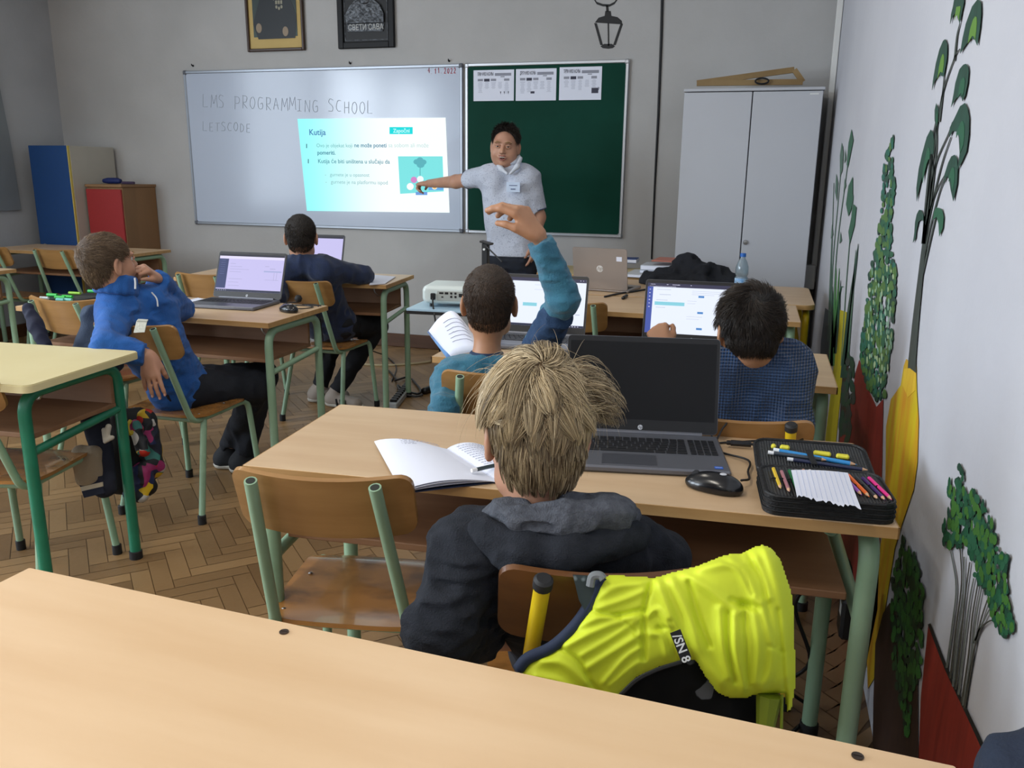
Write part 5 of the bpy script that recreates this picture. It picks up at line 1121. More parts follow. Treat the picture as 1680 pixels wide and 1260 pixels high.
# ---------- blond boy in the foreground
J = dict(neck=A(1.34, 872, 862), shL=A(1.34, 768, 905), shR=A(1.37, 1000, 895), elL=A(1.26, 722, 1030), wrL=A(1.44, 800, 1050), elR=A(1.42, 1078, 912), wrR=A(1.57, 1000, 890),
         hipL=V3(-.31, 1.36, .51), hipR=V3(-.165, 1.40, .51), knL=V3(-.36, 1.72, .47), knR=V3(-.16, 1.76, .47), anL=V3(-.35, 1.78, .09), anR=V3(-.15, 1.82, .09))
hc = A(1.35, 879, 712); HR = frame(30, -10, -2)
M_sw = mat('dark_charcoal_knit', '2a2d34', .95, c2='22252b', nscale=45, bump=.4, bscale=350, spec=.2); M_hood = mat('grey_marl', '565a62', .95, c2='474a52', nscale=90, bump=.5, bscale=350, spec=.2)
p1, cl, b = person('blond boy in a dark hooded sweatshirt seen from behind in the foreground', J, hc, HR, 1.0, .80,
    dict(mat=M_sw, noise=[dict(amp=.007, scale=.06, seed=3, ridged=True, stretch=(1.2, 1, .6), R=frame(0, 0, 35)), dict(amp=.006, scale=.035, seed=9, ridged=True, stretch=(.5, 1, 1.7), box=(A(1.2, 640, 1110)-.2*CFW-.1, A(1.36, 800, 980)+.12)), dict(amp=.003, scale=.026, seed=4, ridged=True, stretch=(.5, 1, 1.5))]), mat('dark_jeans', '14171f', .8),
    dict(L=hd((.3, .9, -.2), (0, -.3, -1), (1, 0, 0), .8, REL), R=hd((-.6, .8, .05), (0, -.3, -1), (-1, -.6, 0), .8, REL)), h=.0045, tg=.014, topname='hooded_sweatshirt', collar='round', brow=mat('brow_blond', '8a6c48', .8), necks=1.05)
# hood lying on the shoulders
piece('hood', cl, M_hood, [(A(1.32, 812, 838), A(1.265, 850, 850), .017, .020), (A(1.265, 850, 850), A(1.255, 930, 852), .020, .024), (A(1.255, 930, 852), A(1.27, 1010, 842), .026, .026), (A(1.27, 1010, 842), A(1.33, 1034, 846), .026, .014), (A(1.30, 925, 826), A(1.30, 1000, 830), .016, .018), (A(1.31, 835, 828), A(1.30, 860, 832), .012, .014)], h=.0035, noises=[dict(amp=.005, scale=.028, seed=6, ridged=True, stretch=(.5, 1, 1.6)), dict(amp=.0015, scale=.010, seed=7)], k=.012)
piece('hood_back', cl, M_sw, [(A(1.28, 800, 872), A(1.25, 860, 905), .020, .026), (A(1.25, 860, 905), A(1.245, 930, 905), .026, .03), (A(1.245, 930, 905), A(1.28, 1040, 878), .03, .024), (A(1.275, 880, 878), A(1.28, 1010, 872), .028, .026), (A(1.285, 785, 868), A(1.235, 838, 938), .014, .012)], h=.004, noises=[dict(amp=.004, scale=.03, seed=8, ridged=True)], k=.015)
S = Sdf(hc-.18, hc+.18, .0034); L_ = lambda x, y, z: hc+HR@np.array([x, y, z]); e0 = np.array([.073, .092, .083])
S.ell(L_(0, -.012, .040), e0+[.006, .006, .010], HR, k=0); S.ell(L_(0, -.034, -.030), np.array([.058, .064, .062]), HR, k=.03); S.ell(L_(.058, .01, .065), (.026, .04, .026), HR, k=.03)
for q in (-1, 1): S.ell(L_(q*.09, .055, -.035), (.05, .06, .07), HR, k=.004, op='sub'); S.ell(L_(q*.083, -.0, -.015), (.03, .023, .036), HR, k=.003, op='sub')
S.cut(L_(0, .075, .05), HR@V3(0, 1, -.3), .005); S.cut(L_(0, 0, -.066), HR@V3(0, .25, -1), .012); S.noise(.0015, .02, 3)
hcap = S.mesh('hair', mat('blond_cap', '57442e', .85, c2='6e5839', nscale=50, bump=.6, bscale=200), p1)
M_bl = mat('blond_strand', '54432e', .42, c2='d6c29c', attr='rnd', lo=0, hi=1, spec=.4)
wh = (-.12, -.55, .83)
mk = lambda P_: hmask(P_, -.080, .075)
low = lambda P_: mk(P_) & (P_[:, 2] < .055)
strands('hair_strands', M_bl, hcap, hc, HR, np.array([.066, .074, .098]), 1.0, (0, 0, 1), 5200, .028, .005, 1, .0008, 6, .05, .7, lambda P_: hmask(P_, -.064, .0, .03) & (P_[:, 2] < .06), .08, .3, .002, lambda P_: -.26+.5*np.clip(P_[:, 2], -.1, .1), None, .55, 30, (0, -.028, -.008))  # lower strands darker: real under-hair tone, with some shade put into the colour
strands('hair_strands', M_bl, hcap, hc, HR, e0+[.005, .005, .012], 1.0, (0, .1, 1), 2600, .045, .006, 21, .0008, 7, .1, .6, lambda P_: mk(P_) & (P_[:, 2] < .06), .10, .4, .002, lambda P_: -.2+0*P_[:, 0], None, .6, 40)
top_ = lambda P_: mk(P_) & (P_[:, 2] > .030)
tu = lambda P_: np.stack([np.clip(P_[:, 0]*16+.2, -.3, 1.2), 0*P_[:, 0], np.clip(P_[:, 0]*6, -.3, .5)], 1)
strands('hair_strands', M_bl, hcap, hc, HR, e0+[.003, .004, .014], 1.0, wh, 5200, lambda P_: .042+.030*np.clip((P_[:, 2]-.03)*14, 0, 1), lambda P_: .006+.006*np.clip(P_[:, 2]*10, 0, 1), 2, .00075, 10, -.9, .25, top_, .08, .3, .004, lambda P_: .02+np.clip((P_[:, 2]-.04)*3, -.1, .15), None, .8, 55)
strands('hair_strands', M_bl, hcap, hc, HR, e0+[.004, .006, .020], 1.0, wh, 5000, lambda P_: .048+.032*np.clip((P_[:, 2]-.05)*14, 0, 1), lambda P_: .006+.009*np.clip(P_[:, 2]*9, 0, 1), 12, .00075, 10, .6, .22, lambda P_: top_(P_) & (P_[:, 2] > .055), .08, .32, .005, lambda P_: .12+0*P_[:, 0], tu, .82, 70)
strands('hair_tuft', M_bl, hcap, hc, HR, e0+[.004, .006, .010], 1.0, (-.85, -.15, .10), 1500, .050, .050, 5, .0007, 8, .1, -.15, lambda P_: mk(P_) & (P_[:, 0] > .040) & (P_[:, 2] > .040) & (P_[:, 2] < .11) & (P_[:, 1] < .03), .22, .5, .008, lambda P_: .1+0*P_[:, 0], None, .5, 50)
strands('hair_flyaway', M_bl, hcap, hc, HR, e0+[.006, .006, .016], 1.0, wh, 130, .07, .035, 9, .00035, 8, .3, .1, lambda P_: mk(P_) & (P_[:, 2] > .05), .8, .5, .005, lambda P_: .3+0*P_[:, 0])
settle(p1)
# ---------- boy raising his hand
J = dict(neck=A(2.54, 797, 594), shL=A(2.54, 740, 622), shR=A(2.54, 864, 610), elL=A(2.44, 729, 668), wrL=A(2.66, 768, 640), elR=A(2.23, 925, 489), wrR=A(2.17, 884, 388),
         hipL=V3(-.83, 2.47, .52), hipR=V3(-.69, 2.50, .52), knL=V3(-.90, 2.83, .47), knR=V3(-.72, 2.86, .47), anL=V3(-.9, 2.85, .09), anR=V3(-.7, 2.9, .09))
HN = -CR*.75+CFW*.65-CU*.35; hc = A(2.54, 803, 497); HR = frame(14, 4, 0); M_teal = mat('teal_jersey', '2f6d84', .85, c2='29627a', nscale=30, bump=.3, bscale=250, sheen=.2)
p2, cl, b = person('boy with cropped brown hair in a teal top raising his right hand', J, hc, HR, 1.0, .82, dict(mat=M_teal, noise=[dict(amp=.005, scale=.05, seed=13, ridged=True, stretch=(.6, 1, 1.8)), dict(amp=.003, scale=.02, seed=14, ridged=True, stretch=(.5, 1, 1.6))]),
    mat('navy_trousers', '1b2740', .8), dict(R=hd(A(2.16, 846, 336)-A(2.17, 884, 388), HN, np.cross(A(2.16, 846, 336)-A(2.17, 884, 388), HN), .92, [(.55, .45, .25), (.7, .5, .3), (.85, .55, .3), (1.0, .6, .3)], spread=.12, thumb=(.45, .9), fat=1.25), L=hd((.1, 1, .1), (0, 0, -1), (1, 0, 0), .8, REL)),
    h=.0042, skin=M_skin2, tg=.012, ag=.005, collar=None, wr=(.010, .02), hair_kw=dict(name='brown_crop', cols=('30261e', '3b2e24', '5a4636'), t=.0035, n=5200, length=.010, lift=.0035, seg=3, r=.0006, swirl=.6, grav=.3), topname='long_sleeve_top')
kk = U(hc-J['neck']); piece('neck_band', cl, mat('navy_band', '1e3350', .85), [(J['neck']+kk*.022+V3(.04*math.cos(a), .04*math.sin(a), 0), J['neck']+kk*.022+V3(.04*math.cos(a+.5), .04*math.sin(a+.5), 0), .008, .008) for a in np.arange(0, 6.3, .5)], h=.004)
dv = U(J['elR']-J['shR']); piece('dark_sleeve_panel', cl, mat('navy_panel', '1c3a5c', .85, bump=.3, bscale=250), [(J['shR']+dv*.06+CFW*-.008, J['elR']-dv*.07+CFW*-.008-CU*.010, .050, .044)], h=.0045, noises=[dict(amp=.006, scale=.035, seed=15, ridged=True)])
settle(p2)
# ---------- boy in the waffle knit sweater
J = dict(neck=A(2.20, 1230, 583), shL=A(2.22, 1152, 606), shR=A(2.22, 1290, 601), elL=A(2.26, 1106, 690), wrL=A(2.50, 1090, 575), elR=A(2.16, 1296, 705), wrR=A(2.36, 1250, 690),
         hipL=V3(-.07, 2.24, .52), hipR=V3(.07, 2.25, .52), knL=V3(-.10, 2.60, .47), knR=V3(.1, 2.61, .47), anL=V3(-.1, 2.62, .09), anR=V3(.1, 2.66, .09))
hc = A(2.19, 1229, 543); HR = frame(16, -4, 0); M_waf = mat('blue_waffle_knit', '1b4270', .9, c2='173860', nscale=20, wave=.9, wscale=42, wdir='XZ', sheen=.2)
p3, cl, b = person('dark haired boy in a blue waffle knit sweater seen from behind', J, hc, HR, .98, .94, dict(mat=M_waf, noise=[dict(amp=.006, scale=.06, seed=23, ridged=True)]), mat('dark_jeans', '14171f', .8),
    dict(L=hd(A(2.53, 1078, 540)-A(2.50, 1090, 575), CFW*.8+CR*.2, CR, .85, FIST), R=hd((-.3, 1, 0), (0, 0, -1), (-1, 0, 0), .82, REL)), h=.0045, skin=M_skin2, tg=.016, collar='round', wr=(.014, .04),
    hair_kw=dict(name='dark_brown', cols=('15120f', '1c1713', '3d332b'), t=.009, n=7500, length=lambda P_: .016+.016*np.clip((P_[:, 2]+.02)*12, 0, 1), lift=lambda P_: .005+.008*np.clip((P_[:, 2]+.02)*12, 0, 1), seg=6, r=.0007, swirl=.9, grav=.15, nape=-.044, clump=.6, jit=.25, gather=.4), topname='waffle_sweater')
piece('shirt_collar', cl, mat('pale_blue_shirt', '8fb0cc', .8), [(A(2.16, 1252, 592), A(2.17, 1266, 604), .012, .009), (A(2.2, 1195, 600), A(2.16, 1225, 606), .008, .008)], h=.004)
settle(p3)
# ---------- boy in blue fleece
J = dict(neck=A(3.11, 192, 476), shL=A(3.26, 258, 504), shR=A(3.10, 190, 514), elL=A(3.52, 296, 507), wrL=A(3.24, 258, 457), elR=A(2.93, 176, 570), wrR=A(2.95, 243, 581),
         hipL=A(3.48, 308, 632), hipR=A(3.40, 286, 642), knL=A(3.74, 432, 616), knR=A(3.64, 424, 634), anL=on('Z', .10, 402, 741), anR=on('Z', .10, 376, 734))
J['ftL'] = J['ftR'] = V3(.75, .1, 0)*1.0+V3(-1.6, 0, 0)*0; hc = A(3.06, 177, 432); HR = frame(-20, 8, 0)
M_fl = mat('blue_fleece', '1c5aa4', .92, c2='184f94', nscale=18, bump=.35, bscale=260, sheen=.1)
p4, cl, b = person('boy in blue fleece leaning back over his chair with a hand at his mouth', J, hc, HR, .95, .84, dict(mat=M_fl, noise=[dict(amp=.006, scale=.06, seed=33, ridged=True, stretch=(.7, 1, 1.5)), dict(amp=.0025, scale=.024, seed=34, ridged=True, stretch=(.6, 1, 1.6))]),
    mat('navy_joggers', '10151f', .85, bump=.2, bscale=200), dict(R=hd(-CU+CR*.12, CFW, CR, .86, [(.15, .15, .1), (.2, .2, .1), (.2, .2, .1), (.25, .2, .1)], spread=.09, thumb=(.3, .9)), L=hd(A(3.18, 240, 441)-A(3.24, 258, 457), -CU*.6-CR*.5, -CFW, .82, [(1.0, 1.2, .6)]*4)),
    h=.0046, tg=.014, collar='round', wr=(.016, .015), hair_kw=dict(name='mousy', cols=('43352a', '4b3c30', '8a745c'), t=.004, nape=-.085, n=6500, length=lambda P_: .012+.022*np.clip(P_[:, 2]*12, 0, 1), lift=.005, seg=5, r=.0008, swirl=.8, grav=.15, whorl=(-.1, -.65, .75), clump=.5), topname='fleece_pullover', botname='trousers', shoes=(mat('black_canvas', '15171c', .8), mat('off_white_sole', 'b5b0a4', .6)))
cc_ = A(3.10, 191, 470); ax_ = U(CU+CR*.10); r1 = U(np.cross(ax_, CFW)); r2 = np.cross(ax_, r1); rg = lambda a, hh, rr: cc_+ax_*hh+(r1*math.cos(a)+r2*math.sin(a))*rr
piece('stand_collar', cl, M_fl, [(rg(a, hh, rr), rg(a+.42, hh, rr), .013, .013) for hh, rr in ((-.018, .064), (.0, .060), (.018, .057), (.030, .055)) for a in np.arange(0, 6.29, .42)], h=.0042, k=.012)
m = MB(); m.tube(spline([A(3.03, 221, 456), A(3.03, 222, 463), A(3.03, 222, 474)], 4), .0035, 6); m.build('collar_zip', mat('zip_white', 'cfd3d8', .5), cl)
m = MB(); m.tube(spline([A(3.15, 249, 480), A(3.135, 257, 490), A(3.13, 259, 503)], 4), .003, 6); m.build('pocket_zip', mat('zip_white', 'cfd3d8', .5), cl)
settle(p4)
# ---------- boy in navy near the whiteboard
J = dict(neck=A(4.44, 494, 426), shL=A(4.44, 459, 446), shR=A(4.46, 534, 441), elL=A(4.38, 454, 486), wrL=A(4.62, 478, 466), elR=A(4.62, 597, 452), wrR=A(4.80, 556, 451),
         hipL=V3(-2.40, 4.20, .52), hipR=V3(-2.26, 4.21, .52), knL=V3(-2.42, 4.46, .48), knR=V3(-2.16, 4.46, .48), anL=on('Z', .10, 526, 632), anR=on('Z', .10, 553, 640))
J['ftL'] = V3(.5, .2, 0); J['ftR'] = V3(.6, -.1, 0); hc = A(4.44, 494, 389); HR = frame(24, 0, 0)
M_nv = mat('navy_jersey', '1a2a4c', .9, c2='16243f', nscale=25, bump=.3, bscale=250, sheen=.2)
p5, cl, b = person('short haired boy in a navy jumper sitting with his back turned by the whiteboard', J, hc, HR, 1.02, .86, dict(mat=M_nv, noise=[dict(amp=.007, scale=.05, seed=43, ridged=True)]), mat('black_trousers', '0e1118', .85),
    dict(R=hd((-.6, .8, 0), (0, 0, -1), (-1, 0, 0), .82, REL), L=hd((.3, .9, 0), (0, 0, -1), (1, 0, 0), .82, REL)), h=.0055, tg=.014, collar='round', wr=(.014, .03),
    hair_kw=dict(name='black_crop', cols=('1c1815', '231e1a', '3f352c'), t=.004, n=3500, length=.010, lift=.004, seg=3, r=.0009, swirl=.6, grav=.2), topname='jumper', shoes=(mat('beige_trainer', '9a8f84', .7), mat('off_white_sole', 'b5b0a4', .6), 'shoe', M_blackm))
settle(p5)
# ---------- teacher
TY = 5.18; T = lambda x, y, dy=0: on('Y', TY+dy, x, y)
J = dict(neck=T(834, 273, .01), shR=T(802, 289), shL=T(868, 291), elR=T(748, 298, .16), wrR=T(704, 301, .36), elL=T(884, 356, .02), wrL=T(877, 402, -.04),
         hipL=T(857, 424, .0), hipR=T(823, 424, .0), knL=V3(0, 0, 0), knR=V3(0, 0, 0), anL=V3(0, 0, 0), anR=V3(0, 0, 0), belly=.018)
for q, dx in (('L', .02), ('R', -.02)): J['kn'+q] = J['hip'+q]+V3(dx, -.02, -.40); J['an'+q] = J['hip'+q]*[1, 1, 0]+V3(dx*1.5, .01, .10)
J['ftL'] = V3(.2, -1, 0); J['ftR'] = V3(-.15, -1, 0)
hc = T(829, 240, -.01); HR = frame(188, -4, 3)
M_polo = mat('white_polo', 'b9bfcc', .85, c2='9298aa', nscale=150, lo=.60, hi=.68, detail=1, bump=.2, bscale=150)
hb = (J['hipL']+J['hipR'])/2
J['hem'] = (hb+V3(0, 0, .02), V3(0, 0, -1))
p6, cl, b = person('smiling person in a white polo shirt and name badge pointing at the slide', J, hc, HR, 1.10, 1.0, dict(mat=M_polo, noise=[dict(amp=.005, scale=.07, seed=53, ridged=True)]), mat('indigo_jeans', '18202f', .8, c2='121824', nscale=12),
    dict(R=hd(T(682, 301, .42)-J['wrR'], (0, .2, -1), (0, 1, .4), 1.0, [(.1, .1, .1), (.9, 1.2, .7), (1.0, 1.3, .7), (1.0, 1.3, .7)], spread=.05, thumb=(.4, .8)), L=hd((-.08, -.1, -1), (-1, .2, 0), (0, -1, 0), .95, [(.4, .4, .3)]*4)),
    h=.0052, tg=.014, ag=.008, afac=1.15, chub=1.0, sleeve_cut=dict(R=.62, L=.84), collar='round', open_=1, hair_kw=dict(name='espresso', cols=('16110e', '1b1511', '33281f'), t=.005, fz=.085, n=3500, length=.022, lift=lambda P_: .004+.014*np.clip((P_[:, 2]-.03)*14, 0, 1), seg=4, r=.0011, swirl=.4, grav=-.2, whorl=(0, -.6, .8)), topname='polo_shirt', botname='jeans', cutneck=J['neck']+U(hc-J['neck'])*.03)
kk = U(hc-J['neck']); fwd = HR[:, 1]; rt = HR[:, 0]
cp = [J['neck']+kk*(.050-.022*math.cos(a))+(.070*math.sin(a))*rt+(.066*math.cos(a))*fwd for a in np.linspace(.35, 2*PI-.35, 14)]
piece('collar', cl, mat('white_collar', 'c4cad4', .8), [(cp[i], cp[i+1], .017, .017) for i in range(13)], h=.005)
piece('collar_flap', cl, mat('white_collar', 'c4cad4', .8), [(T(814, 265, -.03), T(822, 277, -.095), .013, .014), (T(822, 277, -.095), T(832, 285, -.125), .014, .008)], h=.0045)
piece('collar_flap', cl, mat('white_collar', 'c4cad4', .8), [(T(854, 260, -.03), T(849, 273, -.095), .013, .014), (T(849, 273, -.095), T(837, 285, -.125), .014, .008)], h=.0045)
m = MB(); m.tube([p+kk*-.014+(p-J['neck'])*.12 for p in cp], .004, 5); m.build('collar_stripe', mat('navy_stripe', '39435c', .8), cl)
m = MB(); bp0 = T(842, 307, -.128); m.box(bp0, (.085, .004, .06), R=rz3(.1)); bd = m.build('name_badge', mat('badge_white', 'c3d2e6', .3), p6); m = MB(); m.box(bp0+[0, -.003, -.012], (.03, .002, .006), R=rz3(.1)); m.box(bp0+[0, -.003, .01], (.05, .002, .004), R=rz3(.1)); m.build('badge_print', mat('badge_ink', '4a5578', .6), bd)
for q in 'LR':
    d_ = U(J['el'+q]-J['sh'+q]); p = J['sh'+q]+(J['el'+q]-J['sh'+q])*(.61 if q == 'R' else .83); a_ = U(np.cross(d_, V3(0, 1, .2))); b2 = np.cross(d_, a_); m = MB(); m.tube([p+.059*(a_*math.cos(t)+b2*math.sin(t)) for t in np.linspace(0, 2*PI, 20, endpoint=False)], .004, 5, closed=True); m.build('sleeve_stripe', mat('navy_stripe', '39435c', .8), cl)
settle(p6)
# ============================================================ neon jacket over the yellow framed chair
M_neon = mat('neon_nylon', 'd6e43a', .6, c2='cddb30', nscale=8, spec=.3, bump=.12, bscale=45, bstretch=(1, 1, .4))
jk = thing('puffer_jacket', 'neon yellow puffer jacket hung over the back of the blond boy\'s chair', 'jacket', (-.1, 1.08, 0)); W_ = 1.165
B = lambda x, y, dw=0: A(W_+dw, x, y)
OUT = [(986, 944), (1010, 942), (1073, 946), (1100, 938), (1140, 928), (1180, 912), (1200, 906), (1215, 906), (1235, 896), (1252, 892), (1266, 897), (1281, 915), (1292, 945), (1301, 975), (1305, 1010), (1304, 1050), (1308, 1090), (1306, 1130), (1300, 1165), (1289, 1172), (1287, 1140), (1270, 1138), (1240, 1141), (1222, 1148), (1195, 1146), (1176, 1138), (1155, 1110), (1140, 1085), (1127, 1083), (1080, 1096), (1045, 1113), (1018, 1140), (1000, 1180), (850, 1180), (850, 1100), (866, 1080), (905, 1062), (942, 1028), (968, 990)]
FO = [  # ridge polylines: points, half width px, height m (negative = seam or crease)
 ([(1071, 946), (1058, 1000), (1056, 1082)], 4, -.012), ([(966, 998), (990, 1006), (1014, 1009), (1056, 1000)], 3, -.010), ([(909, 1058), (947, 1082), (972, 1123), (1000, 1150)], 3, -.010), ([(1014, 1009), (1040, 1035), (1055, 1062)], 3, -.006),
 ([(955, 995), (1010, 965), (1050, 958)], 6, .006), ([(975, 1000), (1020, 985), (1056, 970)], 5, .006), ([(985, 965), (1030, 955), (1062, 952)], 5, .004), ([(925, 1038), (970, 1018), (1000, 1012)], 6, .007), ([(930, 1058), (990, 1030), (1040, 1012)], 6, .008), ([(955, 1075), (1005, 1045), (1050, 1015)], 5, .006), ([(965, 1095), (1020, 1060), (1052, 1040)], 6, .008), ([(990, 1120), (1025, 1080), (1052, 1062)], 5, .007), ([(890, 1085), (925, 1090), (960, 1120)], 7, .008), ([(880, 1110), (920, 1120), (950, 1150)], 7, .008), ([(1000, 1125), (1040, 1092), (1055, 1085)], 4, .005),
 ([(1078, 952), (1096, 1000), (1112, 1050), (1130, 1078)], 9, .016), ([(1062, 1010), (1080, 1000), (1098, 1030)], 5, .008), ([(1068, 1040), (1085, 1045), (1094, 1075)], 5, .008), ([(1080, 1030), (1104, 1035), (1108, 1080)], 3, -.008), ([(1100, 1020), (1130, 1070), (1150, 1100)], 4, -.010),
 ([(1100, 948), (1130, 1010), (1150, 1075), (1180, 1120)], 9, .013), ([(1120, 940), (1160, 965), (1185, 985), (1215, 1000)], 8, .010), ([(1130, 955), (1145, 1010), (1165, 1060)], 4, -.010), ([(1150, 930), (1200, 925), (1230, 960), (1240, 990)], 9, .013), ([(1180, 1000), (1184, 1060), (1196, 1110)], 7, .010), ([(1205, 1010), (1208, 1070), (1222, 1130)], 7, .012), ([(1195, 1005), (1196, 1060), (1206, 1120)], 2.5, -.009), ([(1222, 1005), (1225, 1060), (1226, 1140)], 2.5, -.010), ([(1236, 1000), (1245, 1060), (1240, 1120)], 7, .010), ([(1250, 990), (1266, 1050), (1264, 1100), (1250, 1130)], 8, .010), ([(1218, 992), (1240, 996)], 7, -.016), ([(1200, 985), (1218, 992)], 5, -.010),
 ([(1225, 905), (1250, 950), (1262, 1010), (1275, 1060)], 4, -.010), ([(1255, 900), (1275, 960), (1286, 1030), (1290, 1110)], 8, .010), ([(1240, 915), (1262, 980)], 7, .008), ([(1262, 1060), (1285, 1070)], 3, -.006), ([(1180, 915), (1215, 935), (1235, 975)], 3, -.008), ([(1276, 1000), (1284, 1080), (1287, 1130)], 3, -.009)]
def segd(X, Y, a, b):
    dx, dy = b[0]-a[0], b[1]-a[1]; t = np.clip(((X-a[0])*dx+(Y-a[1])*dy)/(dx*dx+dy*dy+1e-9), 0, 1); return np.hypot(X-a[0]-t*dx, Y-a[1]-t*dy)
def inpoly(X, Y, poly):
    r = np.zeros(X.shape, bool); n = len(poly)
    for i in range(n):
        (x1, y1), (x2, y2) = poly[i], poly[(i+1) % n]
        if y1 != y2: r ^= ((y1 > Y) != (y2 > Y)) & (X < (x2-x1)*(Y-y1)/(y2-y1)+x1)
    return r
st_ = 2.5; Xg, Yg = np.meshgrid(np.arange(848, 1314, st_), np.arange(888, 1184, st_), indexing='ij')
ins = inpoly(Xg, Yg, OUT); ed = np.min([segd(Xg, Yg, OUT[i], OUT[(i+1) % len(OUT)]) for i in range(len(OUT))], 0)
hgt = .030*np.sqrt(1-(1-np.clip(ed/24, 0, 1))**2)
for cx_, cy_, rx_, ry_, am in ((1215, 1040, 60, 95, .040), (1120, 1010, 50, 80, .016), (1270, 1010, 30, 110, .018), (985, 1060, 80, 70, .010), (1180, 945, 70, 40, .014)): hgt += am*np.exp(-((Xg-cx_)/rx_)**2-((Yg-cy_)/ry_)**2)
for pts, wd_, am in FO:
    sp_ = [p[:2] for p in spline([np.array([*p, 0]) for p in pts], 4)]; dd_ = np.min([segd(Xg, Yg, sp_[i], sp_[i+1]) for i in range(len(sp_)-1)], 0); hgt += am*np.exp(-(dd_/wd_)**2)*np.clip(ed/8, 0, 1)*.72
Rj = np.random.RandomState(5)
for k in range(9):
    th = Rj.rand()*PI; fx, fy = math.cos(th)*.05*Rj.rand(), math.sin(th)*.05*Rj.rand(); hgt += .0008*np.sin(fx*Xg*2+fy*Yg*2+Rj.rand()*6)*np.clip(ed/8, 0, 1)
def jsurf(off, sg):
    P_ = CC+(W_+.030-sg*hgt*(1 if sg > 0 else -.35)+off)[..., None]*(CFW+CR*((Xg-840)/CF)[..., None]-CU*((Yg-630)/CF)[..., None]); return P_
Fp, Bp = jsurf(0, 1), jsurf(.004, -1); cell = ins[:-1, :-1] & ins[1:, :-1] & ins[1:, 1:] & ins[:-1, 1:]; nx_, ny_ = Xg.shape
idx_ = np.arange(nx_*ny_).reshape(nx_, ny_); ci, cj = np.nonzero(cell); q = np.stack([idx_[ci, cj], idx_[ci+1, cj], idx_[ci+1, cj+1], idx_[ci, cj+1]], 1); N_ = nx_*ny_
qs = [q, q[:, ::-1]+N_]; pc = np.pad(cell, 1)
for di, dj, a_, b_ in ((-1, 0, (0, 0), (0, 1)), (1, 0, (1, 1), (1, 0)), (0, -1, (1, 0), (0, 0)), (0, 1, (0, 1), (1, 1))):
    m_ = ~pc[ci+1+di, cj+1+dj]; A1 = idx_[ci[m_]+a_[0], cj[m_]+a_[1]]; B1 = idx_[ci[m_]+b_[0], cj[m_]+b_[1]]; qs.append(np.stack([A1, B1, B1+N_, A1+N_], 1))
Qj = np.concatenate(qs); Vj = np.concatenate([Fp.reshape(-1, 3), Bp.reshape(-1, 3)]); us = np.unique(Qj); rm = np.zeros(len(Vj), int); rm[us] = np.arange(len(us)); Vj = Vj[us]; Qj = rm[Qj]
for _ in range(2):
    a_ = np.zeros_like(Vj); c_ = np.zeros(len(Vj))
    for i in range(4): np.add.at(a_, Qj[:, i], Vj[Qj[:, (i+1) % 4]]+Vj[Qj[:, i-1]]); np.add.at(c_, Qj[:, i], 2)
    Vj = Vj*.6+.4*a_/c_[:, None]
shell = rawmesh('shell', Vj, Qj[:, ::-1], M_neon, jk)
m = MB(); m.tube(spline([B(988, 946, .012), B(968, 990, .010), B(942, 1028, .006), B(905, 1062, .006), B(866, 1080, .006), B(850, 1098, .008)], 5), .0085, 8); m.build('neck_binding', mat('navy_binding', '1a2740', .8), jk, smooth=True)
S = Sdf(B(1090, 1100)-.22, B(1090, 1100)+.22, .0045)
for a, b, r in (((1040, 1130), (1130, 1100), .03), ((1130, 1110), (1200, 1150), .035), ((1050, 1160), (1220, 1180), .035), ((1120, 1085), (1150, 1130), .025)): S.cone(B(*a, .07), B(*b, .06), r, r, k=.02)
S.noise(.005, .04, 63, ridged=True); S.mesh('dark_lining', mat('lining_black_print', '08090b', .8, c2='5a5d63', nscale=22, lo=.60, hi=.62, detail=2, spec=.2), jk)
m = MB(); m.tube(spline([B(1018, 1140, -.035), B(1045, 1115, -.037), B(1080, 1098, -.039), B(1118, 1086, -.041)], 5), .0028, 6); m.build('zip', M_blackm, jk)
tx = [B(1108, 1036, -.043), B(1126, 1082, -.046)]; xd = U(tx[1]-tx[0]); yd = U(np.cross(-CFW, xd)); wd = .0075
m = MB(); m.prism([tx[0]-yd*wd, tx[1]-yd*wd, tx[1]+yd*wd, tx[0]+yd*wd], CFW*.002); zt2 = m.build('zip_tape', M_blackm, jk)
V, F = textmesh('/SN 8', .017, tx[0]+xd*.004-yd*.006-CFW*.0006, xd, yd, .0, bold=.0003); m = MB(); m.add(V, F); m.build('tape_letters', M_white, zt2)
m = MB(); m.prism([B(940, 944, .01), B(1000, 948, .012), B(985, 965, .004), B(965, 1012, 0), B(950, 985, .004)], CFW*.006); m.build('printed_lining', mat('lining_green_print', '1d2b2b', .7, c2='6d7a7c', nscale=26, lo=.6, hi=.63, detail=2), jk)
m = MB(); m.tube(spline([B(968, 962, -.002), B(972, 946, -.002), B(984, 944, -.004), B(990, 950, -.006)], 5), .006, 8); m.build('hanging_loop', mat('grey_loop', '6d7274', .7), jk)
m = MB(); m.tube([B(1283, 1140, .0), B(1282, 1195, .0)], .0022, 5); m.tube([B(1262, 1140, .01), B(1255, 1200, .01)], [.018, .012], 8); m.build('lower_hem', mat('neon_dark', '76861a', .6), jk)
settle(jk)
